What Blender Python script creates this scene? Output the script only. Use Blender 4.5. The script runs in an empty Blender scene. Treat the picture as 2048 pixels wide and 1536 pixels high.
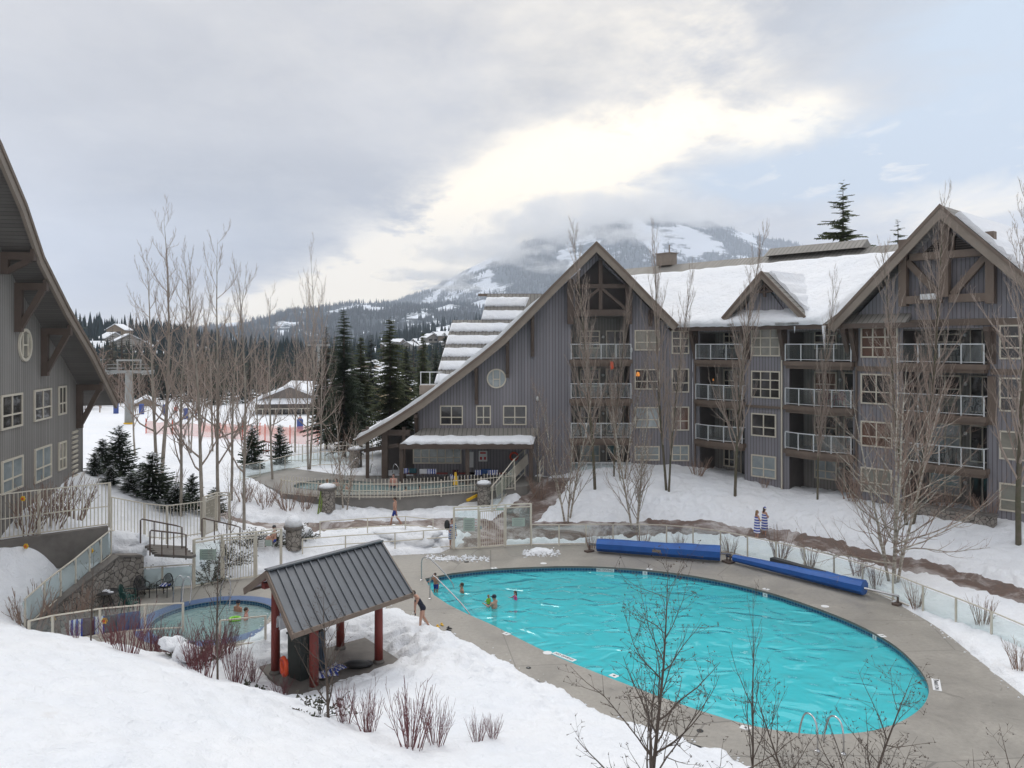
import bpy, bmesh, math, random
import numpy as np
from mathutils import Vector, Matrix, noise
from mathutils.geometry import tessellate_polygon
R = math.radians
random.seed(7); rng = np.random.default_rng(7)
scene = bpy.context.scene
col = scene.collection
# ---------------------------------------------------------------- camera
CAMH = 11.4
FOC = 1600.0; HX = 1024.0; HY = 689.0
cam_d = bpy.data.cameras.new('camera'); cam = bpy.data.objects.new('camera', cam_d); col.objects.link(cam)
cam.location = (0, 0, CAMH); cam.rotation_euler = (R(90), 0, 0)
cam_d.sensor_width = 36; cam_d.lens = 36*FOC/2048; cam_d.shift_y = -(768-HY)/2048
cam_d.clip_start = 0.3; cam_d.clip_end = 60000
scene.camera = cam
# ---------------------------------------------------------------- world
SUN_EL, SUN_AZ = 48.0, -14.0          # azimuth measured from +Y towards +X
def build_world():
    w = bpy.data.worlds.new('World'); scene.world = w; w.use_nodes = True
    nt = w.node_tree; nt.nodes.clear(); L = nt.links
    def N(t, **k):
        n = nt.nodes.new(t)
        for a, b in k.items(): setattr(n, a, b)
        return n
    def M(op, a, b=None, c=None, clamp=False):
        n = N('ShaderNodeMath', operation=op, use_clamp=clamp)
        for i, v in enumerate((a, b, c)):
            if v is None: continue
            if isinstance(v, (int, float)): n.inputs[i].default_value = v
            else: L.new(v, n.inputs[i])
        return n.outputs[0]
    def mixc(f, a, b, bt='MIX'):
        n = N('ShaderNodeMix', data_type='RGBA', blend_type=bt)
        for s, v in ((n.inputs[0], f), (n.inputs[6], a), (n.inputs[7], b)):
            if isinstance(v, (int, float)): s.default_value = v
            elif isinstance(v, tuple): s.default_value = (*v, 1)
            else: L.new(v, s)
        return n.outputs[2]
    tc = N('ShaderNodeTexCoord'); sep = N('ShaderNodeSeparateXYZ'); L.new(tc.outputs['Generated'], sep.inputs[0])
    x, y, z = sep.outputs
    # clouds in a slab above: perspective compresses them towards the horizon
    zz = M('MAXIMUM', M('ADD', z, 0.16), 0.05)
    cx, cy = M('DIVIDE', x, zz), M('DIVIDE', y, zz)
    cmb = N('ShaderNodeCombineXYZ'); L.new(cx, cmb.inputs[0]); L.new(M('MULTIPLY', cy, .75), cmb.inputs[1]); L.new(M('MULTIPLY', z, 2.0), cmb.inputs[2])
    def noi(scale, det, rough, dist=0.0, off=0.0):
        mp = N('ShaderNodeMapping'); L.new(cmb.outputs[0], mp.inputs[0]); mp.inputs['Location'].default_value = (off, off*.7, off*.3)
        n = N('ShaderNodeTexNoise'); L.new(mp.outputs[0], n.inputs['Vector'])
        n.inputs['Scale'].default_value = scale; n.inputs['Detail'].default_value = det; n.inputs['Roughness'].default_value = rough
        n.inputs['Distortion'].default_value = dist
        return n.outputs['Fac']
    n1 = noi(0.75, 6, .52, .3, 3.1); n2 = noi(1.9, 8, .58, .5, 9.7); n3 = noi(1.3, 5, .5, .2, 21.0)
    ax = M('DIVIDE', x, M('MAXIMUM', y, .05)); el = M('DIVIDE', z, M('MAXIMUM', y, .05))
    def blob(a0, e0, sa, se, rot=0.0):
        c, s = math.cos(rot), math.sin(rot)
        da, de = M('SUBTRACT', ax, a0), M('SUBTRACT', el, e0)
        u = M('ADD', M('MULTIPLY', da, c), M('MULTIPLY', de, s)); v = M('SUBTRACT', M('MULTIPLY', de, c), M('MULTIPLY', da, s))
        q = M('ADD', M('POWER', M('ABSOLUTE', M('DIVIDE', u, sa)), 2.0), M('POWER', M('ABSOLUTE', M('DIVIDE', v, se)), 2.0))
        return M('EXPONENT', M('MULTIPLY', q, -1.0))
    sky = N('ShaderNodeTexSky', sky_type='NISHITA'); sky.sun_disc = False
    sky.sun_elevation = R(SUN_EL); sky.sun_rotation = R(SUN_AZ); sky.air_density = 1.2; sky.dust_density = 1.0
    skyc = mixc(1.0, sky.outputs[0], (0.115, .115, .115), 'MULTIPLY')
    skyc = mixc(.82, skyc, (.46, .565, .68))
    # bright break of cloud low round the veiled sun, thin bright cloud up right
    def add(*a):
        r = a[0]
        for q in a[1:]: r = M('ADD', r, q)
        return r
    glow = add(M('MULTIPLY', blob(-.10, .10, .18, .06, .45), 1.6), M('MULTIPLY', blob(-.16, .068, .26, .034, .20), 2.0), M('MULTIPLY', blob(.02, .165, .21, .085, .40), 1.45),
               M('MULTIPLY', blob(.20, .265, .20, .04, .10), .5), M('MULTIPLY', blob(.26, .37, .11, .085, .5), .6), M('MULTIPLY', blob(.58, .185, .17, .05, .25), 1.1), M('MULTIPLY', blob(.36, .27, .07, .035, .3), .9), M('MULTIPLY', blob(.12, .42, .3, .10, .2), .35))
    br = M('ADD', M('MULTIPLY', M('SUBTRACT', n2, .5), 3.0), M('MULTIPLY', M('SUBTRACT', n1, .5), 1.4))
    n4 = noi(4.2, 9, .64, .15, 2.2); br = M('ADD', br, M('MULTIPLY', M('SUBTRACT', n4, .5), 2.6))
    g = M('ADD', M('MULTIPLY', glow, M('ADD', .80, br)), M('MULTIPLY', br, .12), clamp=True)
    darkm = M('MULTIPLY', M('ADD', n1, M('MULTIPLY', n3, .6)), .7)
    grey = mixc(M('MULTIPLY', M('SUBTRACT', darkm, .40), 4.0, clamp=True), (.37, .375, .40), (.59, .58, .585))
    hor = M('MULTIPLY', blob(-.45, .03, .45, .035), .8, clamp=True)
    grey = mixc(hor, grey, (.66, .61, .55))
    low = add(M('MULTIPLY', blob(-.38, .19, .28, .055, .05), .60), M('MULTIPLY', blob(-.30, .115, .24, .04, .15), .85), M('MULTIPLY', blob(.10, .165, .16, .018, .1), .55), M('MULTIPLY', blob(.07, .345, .13, .03, .5), .40))
    low = M('MULTIPLY', low, M('ADD', 1.0, M('MULTIPLY', M('SUBTRACT', n2, .5), 2.0)), clamp=True)
    grey = mixc(low, grey, (.235, .25, .29))
    grey = mixc(M('MULTIPLY', M('SUBTRACT', n4, .42), 1.6, clamp=True), grey, mixc(.4, grey, (.60, .61, .63)))
    cloud = mixc(g, grey, (1.06, .96, .80))
    cloud = mixc(M('MULTIPLY', M('MULTIPLY', g, g), M('MULTIPLY', M('SUBTRACT', glow, .40), 1.3, clamp=True), clamp=True), cloud, (1.55, 1.34, .98))
    # gaps of blue to the right
    gap = add(blob(.50, .235, .22, .075), M('MULTIPLY', blob(.62, .36, .22, .15), .85), M('MULTIPLY', blob(.30, .20, .13, .03), .8))
    gapf = M('MULTIPLY', M('ADD', gap, M('MULTIPLY', M('SUBTRACT', .50, n2), 3.2)), M('MULTIPLY', gap, 1.25), clamp=True)
    out = mixc(gapf, cloud, mixc(.9, skyc, (.56, .66, .77)))
    puff = M('MULTIPLY', M('MULTIPLY', M('SUBTRACT', noi(6.5, 6, .55, .4, 5.0), .56), 9.0, clamp=True), blob(.48, .22, .22, .06), clamp=True)
    out = mixc(puff, out, (.98, .95, .90))
    # overcast is brighter overhead than near the horizon
    up = M('MULTIPLY', M('SUBTRACT', z, .42), 2.2, clamp=True)
    out = mixc(up, out, (1.22, 1.23, 1.26))
    # below the horizon: snow-lit ground
    dn = M('MULTIPLY', M('MULTIPLY', z, -1.0), 30.0, clamp=True)
    out = mixc(dn, out, (.5, .52, .56))
    bg = N('ShaderNodeBackground'); L.new(out, bg.inputs[0]); bg.inputs[1].default_value = 1.0
    o = N('ShaderNodeOutputWorld'); L.new(bg.outputs[0], o.inputs[0])
build_world()
sd = bpy.data.lights.new('sun', 'SUN'); sun = bpy.data.objects.new('sun', sd); col.objects.link(sun)
sd.energy = 0.9; sd.angle = R(20); sd.color = (1.0, .94, .84)
sun.rotation_euler = (R(90-SUN_EL), 0, R(180-SUN_AZ))   # lights from ahead, high behind thin cloud
scene.view_settings.view_transform = 'Standard'; scene.view_settings.look = 'None'
scene.view_settings.exposure = 0.22; scene.view_settings.gamma = 1.0
cy = scene.cycles
cy.max_bounces = 7; cy.diffuse_bounces = 3; cy.glossy_bounces = 3; cy.transmission_bounces = 5; cy.transparent_max_bounces = 24
cy.use_denoising = True; cy.caustics_reflective = False; cy.volume_bounces = 4
# ---------------------------------------------------------------- helpers
def P(px, py, Y=None, z=None):
    if Y is None: Y = (CAMH-z)*FOC/(py-HY)
    return Vector(((px-HX)/FOC*Y, Y, CAMH-(py-HY)/FOC*Y))
def tag(o, label=None, cat=None, group=None, kind=None):
    if label: o['label'] = label
    if cat: o['category'] = cat
    if group: o['group'] = group
    if kind: o['kind'] = kind
    return o
def empty(name, loc=(0,0,0), rz=0.0, label=None, cat=None, group=None):
    o = bpy.data.objects.new(name, None); col.objects.link(o); o.location = loc; o.rotation_euler = (0, 0, rz)
    return tag(o, label, cat, group)
class MB:
    def __init__(s): s.v = []; s.f = []; s.m = []; s.uv = {}
    def add(s, vs, fs, mi=0):
        b = len(s.v); s.v += [tuple(q) for q in vs]; s.f += [tuple(b+i for i in f) for f in fs]; s.m += [mi]*len(fs); return s
    def box(s, c, d, rz=0.0, mi=0, M=None):
        x, y, z = d[0]/2, d[1]/2, d[2]/2
        vs = [Vector((sx*x, sy*y, sz*z)) for sz in (-1,1) for sx, sy in ((-1,-1),(1,-1),(1,1),(-1,1))]
        if M is None: M = Matrix.Rotation(rz, 3, 'Z')
        c = Vector(c)
        return s.add([M @ v + c for v in vs], [(3,2,1,0),(4,5,6,7),(0,1,5,4),(1,2,6,5),(2,3,7,6),(3,0,4,7)], mi)
    def bar(s, a, b, w, h=None, mi=0, up=(0,0,1)):      # rectangular bar from a to b, w across, h along up
        a, b = Vector(a), Vector(b); h = w if h is None else h
        d = (b-a); L = d.length
        if L < 1e-6: return s
        d /= L; u = Vector(up)
        if abs(d.dot(u)) > .98: u = Vector((0,1,0))
        sd_ = d.cross(u).normalized(); u = sd_.cross(d)
        M = Matrix((sd_, d, u)).transposed()
        return s.box((a+b)/2, (w, L, h), mi=mi, M=M)
    def tube(s, pts, rad, n=6, mi=0, cap=True):
        pts = [Vector(p) for p in pts]
        if isinstance(rad, (int, float)): rad = [rad]*len(pts)
        b = len(s.v); pu = None
        for i, p in enumerate(pts):
            d = (pts[min(i+1, len(pts)-1)]-pts[max(i-1, 0)])
            d = d.normalized() if d.length > 1e-9 else Vector((0,0,1))
            if pu is None:
                u = d.cross(Vector((0,0,1)) if abs(d.z) < .9 else Vector((1,0,0))).normalized()
            else:
                u = pu - d*pu.dot(d)
                u = u.normalized() if u.length > 1e-6 else pu
            pu = u; w = d.cross(u)
            for k in range(n):
                a = 2*math.pi*k/n
                s.v.append(tuple(p + (u*math.cos(a)+w*math.sin(a))*rad[i]))
        for i in range(len(pts)-1):
            for k in range(n):
                k2 = (k+1) % n
                s.f.append((b+i*n+k, b+i*n+k2, b+(i+1)*n+k2, b+(i+1)*n+k)); s.m.append(mi)
        if cap and n > 2:
            s.f.append(tuple(b+k for k in reversed(range(n)))); s.m.append(mi)
            e = b+(len(pts)-1)*n; s.f.append(tuple(e+k for k in range(n))); s.m.append(mi)
        return s
    def ell(s, c, r, nu=10, nv=6, mi=0, M=None):
        c = Vector(c); r = (r, r, r) if isinstance(r, (int, float)) else r
        b = len(s.v)
        M = M or Matrix.Identity(3)
        for j in range(1, nv):
            t = math.pi*j/nv
            for i in range(nu):
                a = 2*math.pi*i/nu
                s.v.append(tuple(c + M @ Vector((r[0]*math.sin(t)*math.cos(a), r[1]*math.sin(t)*math.sin(a), r[2]*math.cos(t)))))
        s.v.append(tuple(c + M @ Vector((0,0,r[2])))); s.v.append(tuple(c + M @ Vector((0,0,-r[2]))))
        T, B = len(s.v)-2, len(s.v)-1
        for j in range(nv-2):
            for i in range(nu):
                i2 = (i+1) % nu
                s.f.append((b+j*nu+i, b+(j+1)*nu+i, b+(j+1)*nu+i2, b+j*nu+i2)); s.m.append(mi)
        for i in range(nu):
            i2 = (i+1) % nu
            s.f.append((T, b+i, b+i2)); s.f.append((B, b+(nv-2)*nu+i2, b+(nv-2)*nu+i)); s.m += [mi]*2
        return s
    def lathe(s, prof, c=(0,0,0), n=16, mi=0):          # prof [(r,z)]
        c = Vector(c); b = len(s.v)
        for r, z in prof:
            for k in range(n):
                a = 2*math.pi*k/n; s.v.append(tuple(c+Vector((r*math.cos(a), r*math.sin(a), z))))
        for i in range(len(prof)-1):
            for k in range(n):
                k2 = (k+1) % n; s.f.append((b+i*n+k, b+i*n+k2, b+(i+1)*n+k2, b+(i+1)*n+k)); s.m.append(mi)
        s.f.append(tuple(b+k for k in reversed(range(n)))); e = b+(len(prof)-1)*n; s.f.append(tuple(e+k for k in range(n))); s.m += [mi]*2
        return s
    def poly(s, loops, z0=None, mi=0, to3=None):        # flat polygon with holes; loops of 2D/3D points
        L3 = [[Vector((p[0], p[1], p[2] if len(p) > 2 else (z0 or 0))) for p in l] for l in loops]
        fl = [v for l in L3 for v in l]
        tris = tessellate_polygon(L3)
        if to3: fl = [to3(v) for v in fl]
        return s.add(fl, tris, mi)
    def prism(s, loops, y0, y1, mi=0):                  # loops in (x,z), extruded along y from y0 (front) to y1
        L3 = [[Vector((p[0], p[1], 0)) for p in l] for l in loops]
        fl = [v for l in L3 for v in l]; tris = tessellate_polygon(L3)
        n = len(fl); vs = [(v.x, y0, v.y) for v in fl]+[(v.x, y1, v.y) for v in fl]
        fs = list(tris)+[tuple(n+i for i in reversed(t)) for t in tris]
        b = 0
        for l in L3:
            k = len(l)
            for i in range(k): j = (i+1) % k; fs.append((b+i, b+j, n+b+j, n+b+i))
            b += k
        return s.add(vs, fs, mi)
    def build(s, name, mats, parent=None, smooth=False, M=None, loc=None, rz=0.0, fixn=False):
        me = bpy.data.meshes.new(name); me.from_pydata(s.v, [], s.f)
        if not isinstance(mats, (list, tuple)): mats = [mats]
        for m in mats: me.materials.append(m)
        if len(mats) > 1: me.polygons.foreach_set('material_index', s.m)
        if smooth: me.polygons.foreach_set('use_smooth', [True]*len(s.f))
        if fixn:
            bm = bmesh.new(); bm.from_mesh(me); bmesh.ops.recalc_face_normals(bm, faces=bm.faces); bm.to_mesh(me); bm.free()
        me.update()
        o = bpy.data.objects.new(name, me); col.objects.link(o)
        if parent: o.parent = parent
        if M is not None: o.matrix_local = M
        if loc is not None: o.location = loc
        if rz: o.rotation_euler = (0, 0, rz)
        return o
def copy_tree(o, parent=None):
    c = o.copy(); col.objects.link(c); c.parent = parent
    if parent is not None: c.matrix_parent_inverse = o.matrix_parent_inverse
    for ch in list(KIDS.get(o.name, [])) or [k for k in col.objects if k.parent == o]: copy_tree(ch, c)
    return c
KIDS = {}
# ---------------------------------------------------------------- materials
def _nt(name):
    m = bpy.data.materials.new(name); m.use_nodes = True; nt = m.node_tree
    return m, nt, nt.nodes['Principled BSDF'], nt.nodes['Material Output']
def nd(nt, t, ins=None, **k):
    n = nt.nodes.new(t)
    for a, b in k.items(): setattr(n, a, b)
    for a, b in (ins or {}).items():
        if hasattr(b, 'is_linked') or hasattr(b, 'links'): nt.links.new(b, n.inputs[a])
        else: n.inputs[a].default_value = b
    return n
def math_(nt, op, a, b=0.0, clamp=False):
    n = nt.nodes.new('ShaderNodeMath'); n.operation = op; n.use_clamp = clamp
    for i, v in enumerate((a, b)):
        if isinstance(v, (int, float)): n.inputs[i].default_value = v
        else: nt.links.new(v, n.inputs[i])
    return n.outputs[0]
def mixn(nt, f, a, b, bt='MIX'):
    n = nt.nodes.new('ShaderNodeMix'); n.data_type = 'RGBA'; n.blend_type = bt
    for s, v in ((n.inputs[0], f), (n.inputs[6], a), (n.inputs[7], b)):
        if isinstance(v, (int, float)): s.default_value = v
        elif isinstance(v, tuple): s.default_value = (*v[:3], 1)
        else: nt.links.new(v, s)
    return n.outputs[2]
def noisen(nt, vec, scale, det=4, rough=.5, dist=0.0):
    n = nt.nodes.new('ShaderNodeTexNoise'); nt.links.new(vec, n.inputs['Vector'])
    n.inputs['Scale'].default_value = scale; n.inputs['Detail'].default_value = det; n.inputs['Roughness'].default_value = rough; n.inputs['Distortion'].default_value = dist
    return n.outputs['Fac']
def sharpen(nt, v, mid, gain): return math_(nt, 'ADD', math_(nt, 'MULTIPLY', math_(nt, 'SUBTRACT', v, mid), gain), .5, clamp=True)
def objco(nt, scale=(1,1,1)):
    t = nt.nodes.new('ShaderNodeTexCoord'); m = nt.nodes.new('ShaderNodeMapping'); nt.links.new(t.outputs['Object'], m.inputs[0]); m.inputs['Scale'].default_value = scale
    return m.outputs[0]
def bumpn(nt, bs, h, st=.3, dist=.02):
    b = nt.nodes.new('ShaderNodeBump'); b.inputs['Strength'].default_value = st; b.inputs['Distance'].default_value = dist
    nt.links.new(h, b.inputs['Height']); nt.links.new(b.outputs[0], bs.inputs['Normal'])
def mat(name, c1, c2=None, scale=3.0, rough=.6, bump=0.0, bscale=20.0, metal=0.0, spec=.5, gain=1.6, stretch=(1,1,1), bdist=.02, det=5):
    m, nt, bs, out = _nt(name)
    c2 = c2 or tuple(c*.82 for c in c1)
    v = objco(nt, stretch)
    f = sharpen(nt, noisen(nt, v, scale, det, .6), .5, gain)
    c = mixn(nt, f, c1, c2); nt.links.new(c, bs.inputs['Base Color'])
    bs.inputs['Roughness'].default_value = rough; bs.inputs['Metallic'].default_value = metal; bs.inputs['Specular IOR Level'].default_value = spec
    if bump: bumpn(nt, bs, noisen(nt, v, bscale, 5, .6), bump, bdist)
    return m
M_ = {}
M_['snow'] = None
def snow_mat(name='snow_surface', dirt=True):
    m, nt, bs, out = _nt(name); v = objco(nt)
    big = noisen(nt, v, .35, 5, .6); mid = noisen(nt, v, 2.2, 6, .6, .4); fine = noisen(nt, v, 14.0, 5, .6)
    c = mixn(nt, sharpen(nt, big, .5, 2.0), (.80, .83, .875), (.86, .87, .89))
    if dirt:
        d = math_(nt, 'MULTIPLY', sharpen(nt, noisen(nt, v, .45, 6, .7, .6), .70, 7.0), .55)
        c = mixn(nt, d, c, (.62, .58, .53))
    nt.links.new(c, bs.inputs['Base Color']); bs.inputs['Roughness'].default_value = .75; bs.inputs['Specular IOR Level'].default_value = .15
    h = math_(nt, 'ADD', math_(nt, 'MULTIPLY', mid, 1.0), math_(nt, 'MULTIPLY', fine, .22))
    bumpn(nt, bs, h, .65, .26)
    return m
M_['snow'] = snow_mat(); M_['roof_snow'] = snow_mat('roof_snow', False)
def concrete_mat():
    m, nt, bs, out = _nt('deck_concrete'); v = objco(nt)
    a = noisen(nt, v, .5, 6, .65, .5); b = noisen(nt, v, 6, 6, .7); sp = noisen(nt, v, 60, 3, .6)
    c = mixn(nt, sharpen(nt, a, .5, 2.4), (.37, .345, .305), (.25, .235, .21))
    c = mixn(nt, math_(nt, 'MULTIPLY', sharpen(nt, b, .52, 3.0), .5), c, (.19, .18, .165))
    st = sharpen(nt, noisen(nt, v, .9, 6, .75, 1.5), .66, 10.0)
    c = mixn(nt, math_(nt, 'MULTIPLY', st, .75), c, (.10, .092, .085))
    c = mixn(nt, math_(nt, 'MULTIPLY', sharpen(nt, sp, .62, 8.0), .25), c, (.5, .48, .45))
    ve = nd(nt, 'ShaderNodeTexVoronoi', {'Scale': .17, 'Randomness': .6}, feature='DISTANCE_TO_EDGE'); nt.links.new(v, ve.inputs['Vector'])
    c = mixn(nt, math_(nt, 'MULTIPLY', math_(nt, 'LESS_THAN', ve.outputs['Distance'], .003), .5), c, (.09, .085, .08))
    nt.links.new(c, bs.inputs['Base Color'])
    r = math_(nt, 'ADD', math_(nt, 'MULTIPLY', sharpen(nt, a, .5, 3.0), -.25), .62); nt.links.new(r, bs.inputs['Roughness'])
    bumpn(nt, bs, sp, .25, .01); return m
M_['deck'] = concrete_mat()
def path_mat():
    m, nt, bs, out = _nt('path_surface'); v = objco(nt, (1, 1, 1))
    a = noisen(nt, v, .55, 6, .7, .8); b = noisen(nt, v, 5, 5, .7)
    c = mixn(nt, sharpen(nt, b, .5, 2.5), (.17, .105, .08), (.10, .08, .07))
    c = mixn(nt, math_(nt, 'MULTIPLY', sharpen(nt, a, .53, 6.0), .85), c, (.52, .49, .48))
    nt.links.new(c, bs.inputs['Base Color']); bs.inputs['Roughness'].default_value = .55
    bumpn(nt, bs, b, .5, .05); return m
M_['path'] = path_mat()
def siding_mat(name, c1, c2, groove, pitch=.22, gw=.16, axis=0):
    m, nt, bs, out = _nt(name); v = objco(nt)
    s = nt.nodes.new('ShaderNodeSeparateXYZ'); nt.links.new(v, s.inputs[0]); x = s.outputs[axis]
    t = math_(nt, 'DIVIDE', x, pitch); fr = math_(nt, 'FRACT', t); fl = math_(nt, 'FLOOR', t)
    g = math_(nt, 'LESS_THAN', fr, gw)
    wn = nt.nodes.new('ShaderNodeTexWhiteNoise'); wn.noise_dimensions = '1D'; nt.links.new(fl, wn.inputs['W'])
    st = noisen(nt, objco(nt, (6, 6, .35)), 2.0, 5, .7)
    c = mixn(nt, wn.outputs[0], c1, c2); c = mixn(nt, math_(nt, 'MULTIPLY', sharpen(nt, st, .5, 2.5), .35), c, tuple(q*.65 for q in c1))
    bg_ = noisen(nt, objco(nt, (1, 1, .55)), .33, 5, .6, .5); c = mixn(nt, math_(nt, 'MULTIPLY', sharpen(nt, bg_, .55, 3.0), .38), c, tuple(q*.62 for q in c1))
    c = mixn(nt, g, c, groove); nt.links.new(c, bs.inputs['Base Color']); bs.inputs['Roughness'].default_value = .7
    bumpn(nt, bs, math_(nt, 'SUBTRACT', 1.0, g), .6, .03); return m
M_['siding'] = siding_mat('grey_siding', (.285, .275, .30), (.215, .208, .23), (.105, .10, .105))
M_['siding_warm'] = siding_mat('weathered_siding', (.30, .285, .265), (.225, .213, .20), (.11, .102, .094))
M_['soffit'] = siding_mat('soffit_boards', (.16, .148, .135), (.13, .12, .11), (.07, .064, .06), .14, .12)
M_['trim'] = mat('brown_trim', (.19, .142, .11), (.125, .095, .076), 2.5, .65, .2, 15, stretch=(1,1,.3))
M_['trim_dk'] = mat('dark_beam', (.115, .083, .066), (.075, .056, .046), 2.5, .65, .2, 15)
M_['barge'] = mat('barge_board', (.27, .225, .185), (.20, .165, .135), 2.0, .6, .15, 12)
M_['wframe'] = mat('window_frame', (.66, .61, .51), (.60, .55, .46), 2, .5)
M_['cream'] = mat('cream_paint', (.66, .62, .53), (.56, .52, .44), 3.0, .45, gain=2.5)
M_['white'] = mat('white_rail_paint', (.66, .68, .69), (.58, .60, .61), 3.0, .4)
M_['metroof'] = siding_mat('ribbed_metal_roof', (.30, .285, .26), (.24, .23, .21), (.12, .115, .105), .32, .16)
M_['gazroof'] = mat('gazebo_roof_metal', (.125, .135, .15), (.095, .103, .115), 1.2, .38, 0, metal=.35, gain=2.5)
M_['redwood'] = mat('red_stained_timber', (.24, .038, .028), (.14, .026, .02), 4, .55, .3, 20, stretch=(3,3,.4))
M_['steel'] = mat('stainless_steel', (.62, .63, .64), (.5, .5, .52), 5, .22, metal=1.0)
M_['brown_metal'] = mat('brown_handrail', (.12, .085, .07), None, 4, .5)
M_['black'] = mat('black_plastic', (.018, .019, .02), (.03, .03, .032), 4, .5)
M_['green_pl'] = mat('green_plastic', (.014, .075, .062), (.01, .05, .042), 4, .45)
M_['blue_cov'] = mat('blue_cover_vinyl', (.012, .115, .42), (.008, .07, .29), 1.2, .42, .35, 6, gain=2.2, bdist=.03)
M_['darkgrey'] = mat('dark_grey_vinyl', (.06, .063, .068), None, 3, .6)
M_['orange'] = mat('orange_plastic', (.75, .09, .02), (.62, .07, .02), 4, .45)
M_['yellow'] = mat('yellow_plastic', (.75, .45, .02), None, 4, .45)
M_['signg'] = mat('grey_green_sign', (.42, .50, .45), (.36, .44, .39), 2, .5)
M_['signw'] = mat('white_sign', (.74, .75, .76), (.68, .69, .70), 2, .5)
M_['red'] = mat('red_paint', (.55, .04, .03), None, 3, .5)
M_['stone'] = None
def stone_mat():
    m, nt, bs, out = _nt('field_stone'); v = objco(nt)
    vo = nd(nt, 'ShaderNodeTexVoronoi', {'Scale': 4.2, 'Randomness': 1.0}); nt.links.new(v, vo.inputs['Vector'])
    ve = nd(nt, 'ShaderNodeTexVoronoi', {'Scale': 4.2}, feature='DISTANCE_TO_EDGE'); nt.links.new(v, ve.inputs['Vector'])
    sp = nt.nodes.new('ShaderNodeSeparateColor'); nt.links.new(vo.outputs['Color'], sp.inputs[0])
    c = mixn(nt, sp.outputs[0], (.34, .32, .29), (.19, .175, .16)); c = mixn(nt, math_(nt, 'MULTIPLY', noisen(nt, v, 12, 5, .7), .5), c, (.26, .22, .18))
    e = math_(nt, 'LESS_THAN', ve.outputs['Distance'], .045); c = mixn(nt, e, c, (.07, .063, .056))
    nt.links.new(c, bs.inputs['Base Color']); bs.inputs['Roughness'].default_value = .8
    bumpn(nt, bs, math_(nt, 'MINIMUM', ve.outputs['Distance'], .15), .9, .12); return m
M_['stone'] = stone_mat()
M_['conc_dk'] = mat('stained_concrete', (.18, .165, .15), (.11, .10, .09), 1.5, .75, .3, 12, gain=2.5)
def tile_mat():
    m, nt, bs, out = _nt('blue_tile'); t = nt.nodes.new('ShaderNodeTexCoord')
    b = nd(nt, 'ShaderNodeTexBrick', {'Scale': 1.0, 'Mortar Size': .012, 'Brick Width': .15, 'Row Height': .11, 'Color1': (.006, .035, .10, 1), 'Color2': (.012, .07, .17, 1), 'Mortar': (.10, .22, .28, 1)}, offset=0.0)
    nt.links.new(t.outputs['UV'], b.inputs['Vector']); nt.links.new(b.outputs['Color'], bs.inputs['Base Color']); bs.inputs['Roughness'].default_value = .2
    return m
M_['tile'] = tile_mat()
M_['plaster'] = mat('pool_plaster', (.50, .80, .84), (.44, .76, .80), .8, .7)
M_['steptile'] = mat('step_tile', (.02, .09, .35), (.01, .05, .2), 6, .3)
def water_mat(name, tint, bscale=1.5, bst=.5, fres=1.33, body=(.03,.48,.55), cloudy=.45):
    m, nt, bs, out = _nt(name); nt.nodes.remove(bs)
    v = objco(nt, (1, 1.25, 1))
    n1 = noisen(nt, v, bscale, 1, .4, .9); n2 = noisen(nt, v, bscale*3.1, 2, .5, .3)
    h = math_(nt, 'ADD', n1, math_(nt, 'MULTIPLY', n2, .07))
    b = nd(nt, 'ShaderNodeBump', {'Strength': 1.0, 'Distance': bst}); nt.links.new(h, b.inputs['Height'])
    g = nd(nt, 'ShaderNodeBsdfGlossy', {'Roughness': .05, 'Color': (1,1,1,1)}); nt.links.new(b.outputs[0], g.inputs['Normal'])
    tr_ = nd(nt, 'ShaderNodeBsdfTransparent', {'Color': (*tint, 1)}); df = nd(nt, 'ShaderNodeBsdfDiffuse', {'Color': (*body, 1)}); nt.links.new(b.outputs[0], df.inputs['Normal'])
    tr = nd(nt, 'ShaderNodeMixShader', {0: cloudy}); nt.links.new(tr_.outputs[0], tr.inputs[1]); nt.links.new(df.outputs[0], tr.inputs[2])
    fr = nd(nt, 'ShaderNodeLayerWeight', {'Blend': .5}); nt.links.new(b.outputs[0], fr.inputs['Normal'])
    sc = math_(nt, 'ADD', math_(nt, 'MULTIPLY', math_(nt, 'POWER', fr.outputs['Facing'], 4.0), .85), .025)
    mx = nt.nodes.new('ShaderNodeMixShader'); nt.links.new(sc, mx.inputs[0]); nt.links.new(tr.outputs[0], mx.inputs[1]); nt.links.new(g.outputs[0], mx.inputs[2])
    nt.links.new(mx.outputs[0], out.inputs[0]); return m
M_['water'] = water_mat('pool_water', (.26, .88, .92), .80, .17, body=(.11,.69,.75), cloudy=.52)
M_['spawater'] = water_mat('spa_water', (.55, .80, .78), 3.0, .03, body=(.34,.45,.44), cloudy=.6)
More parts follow.
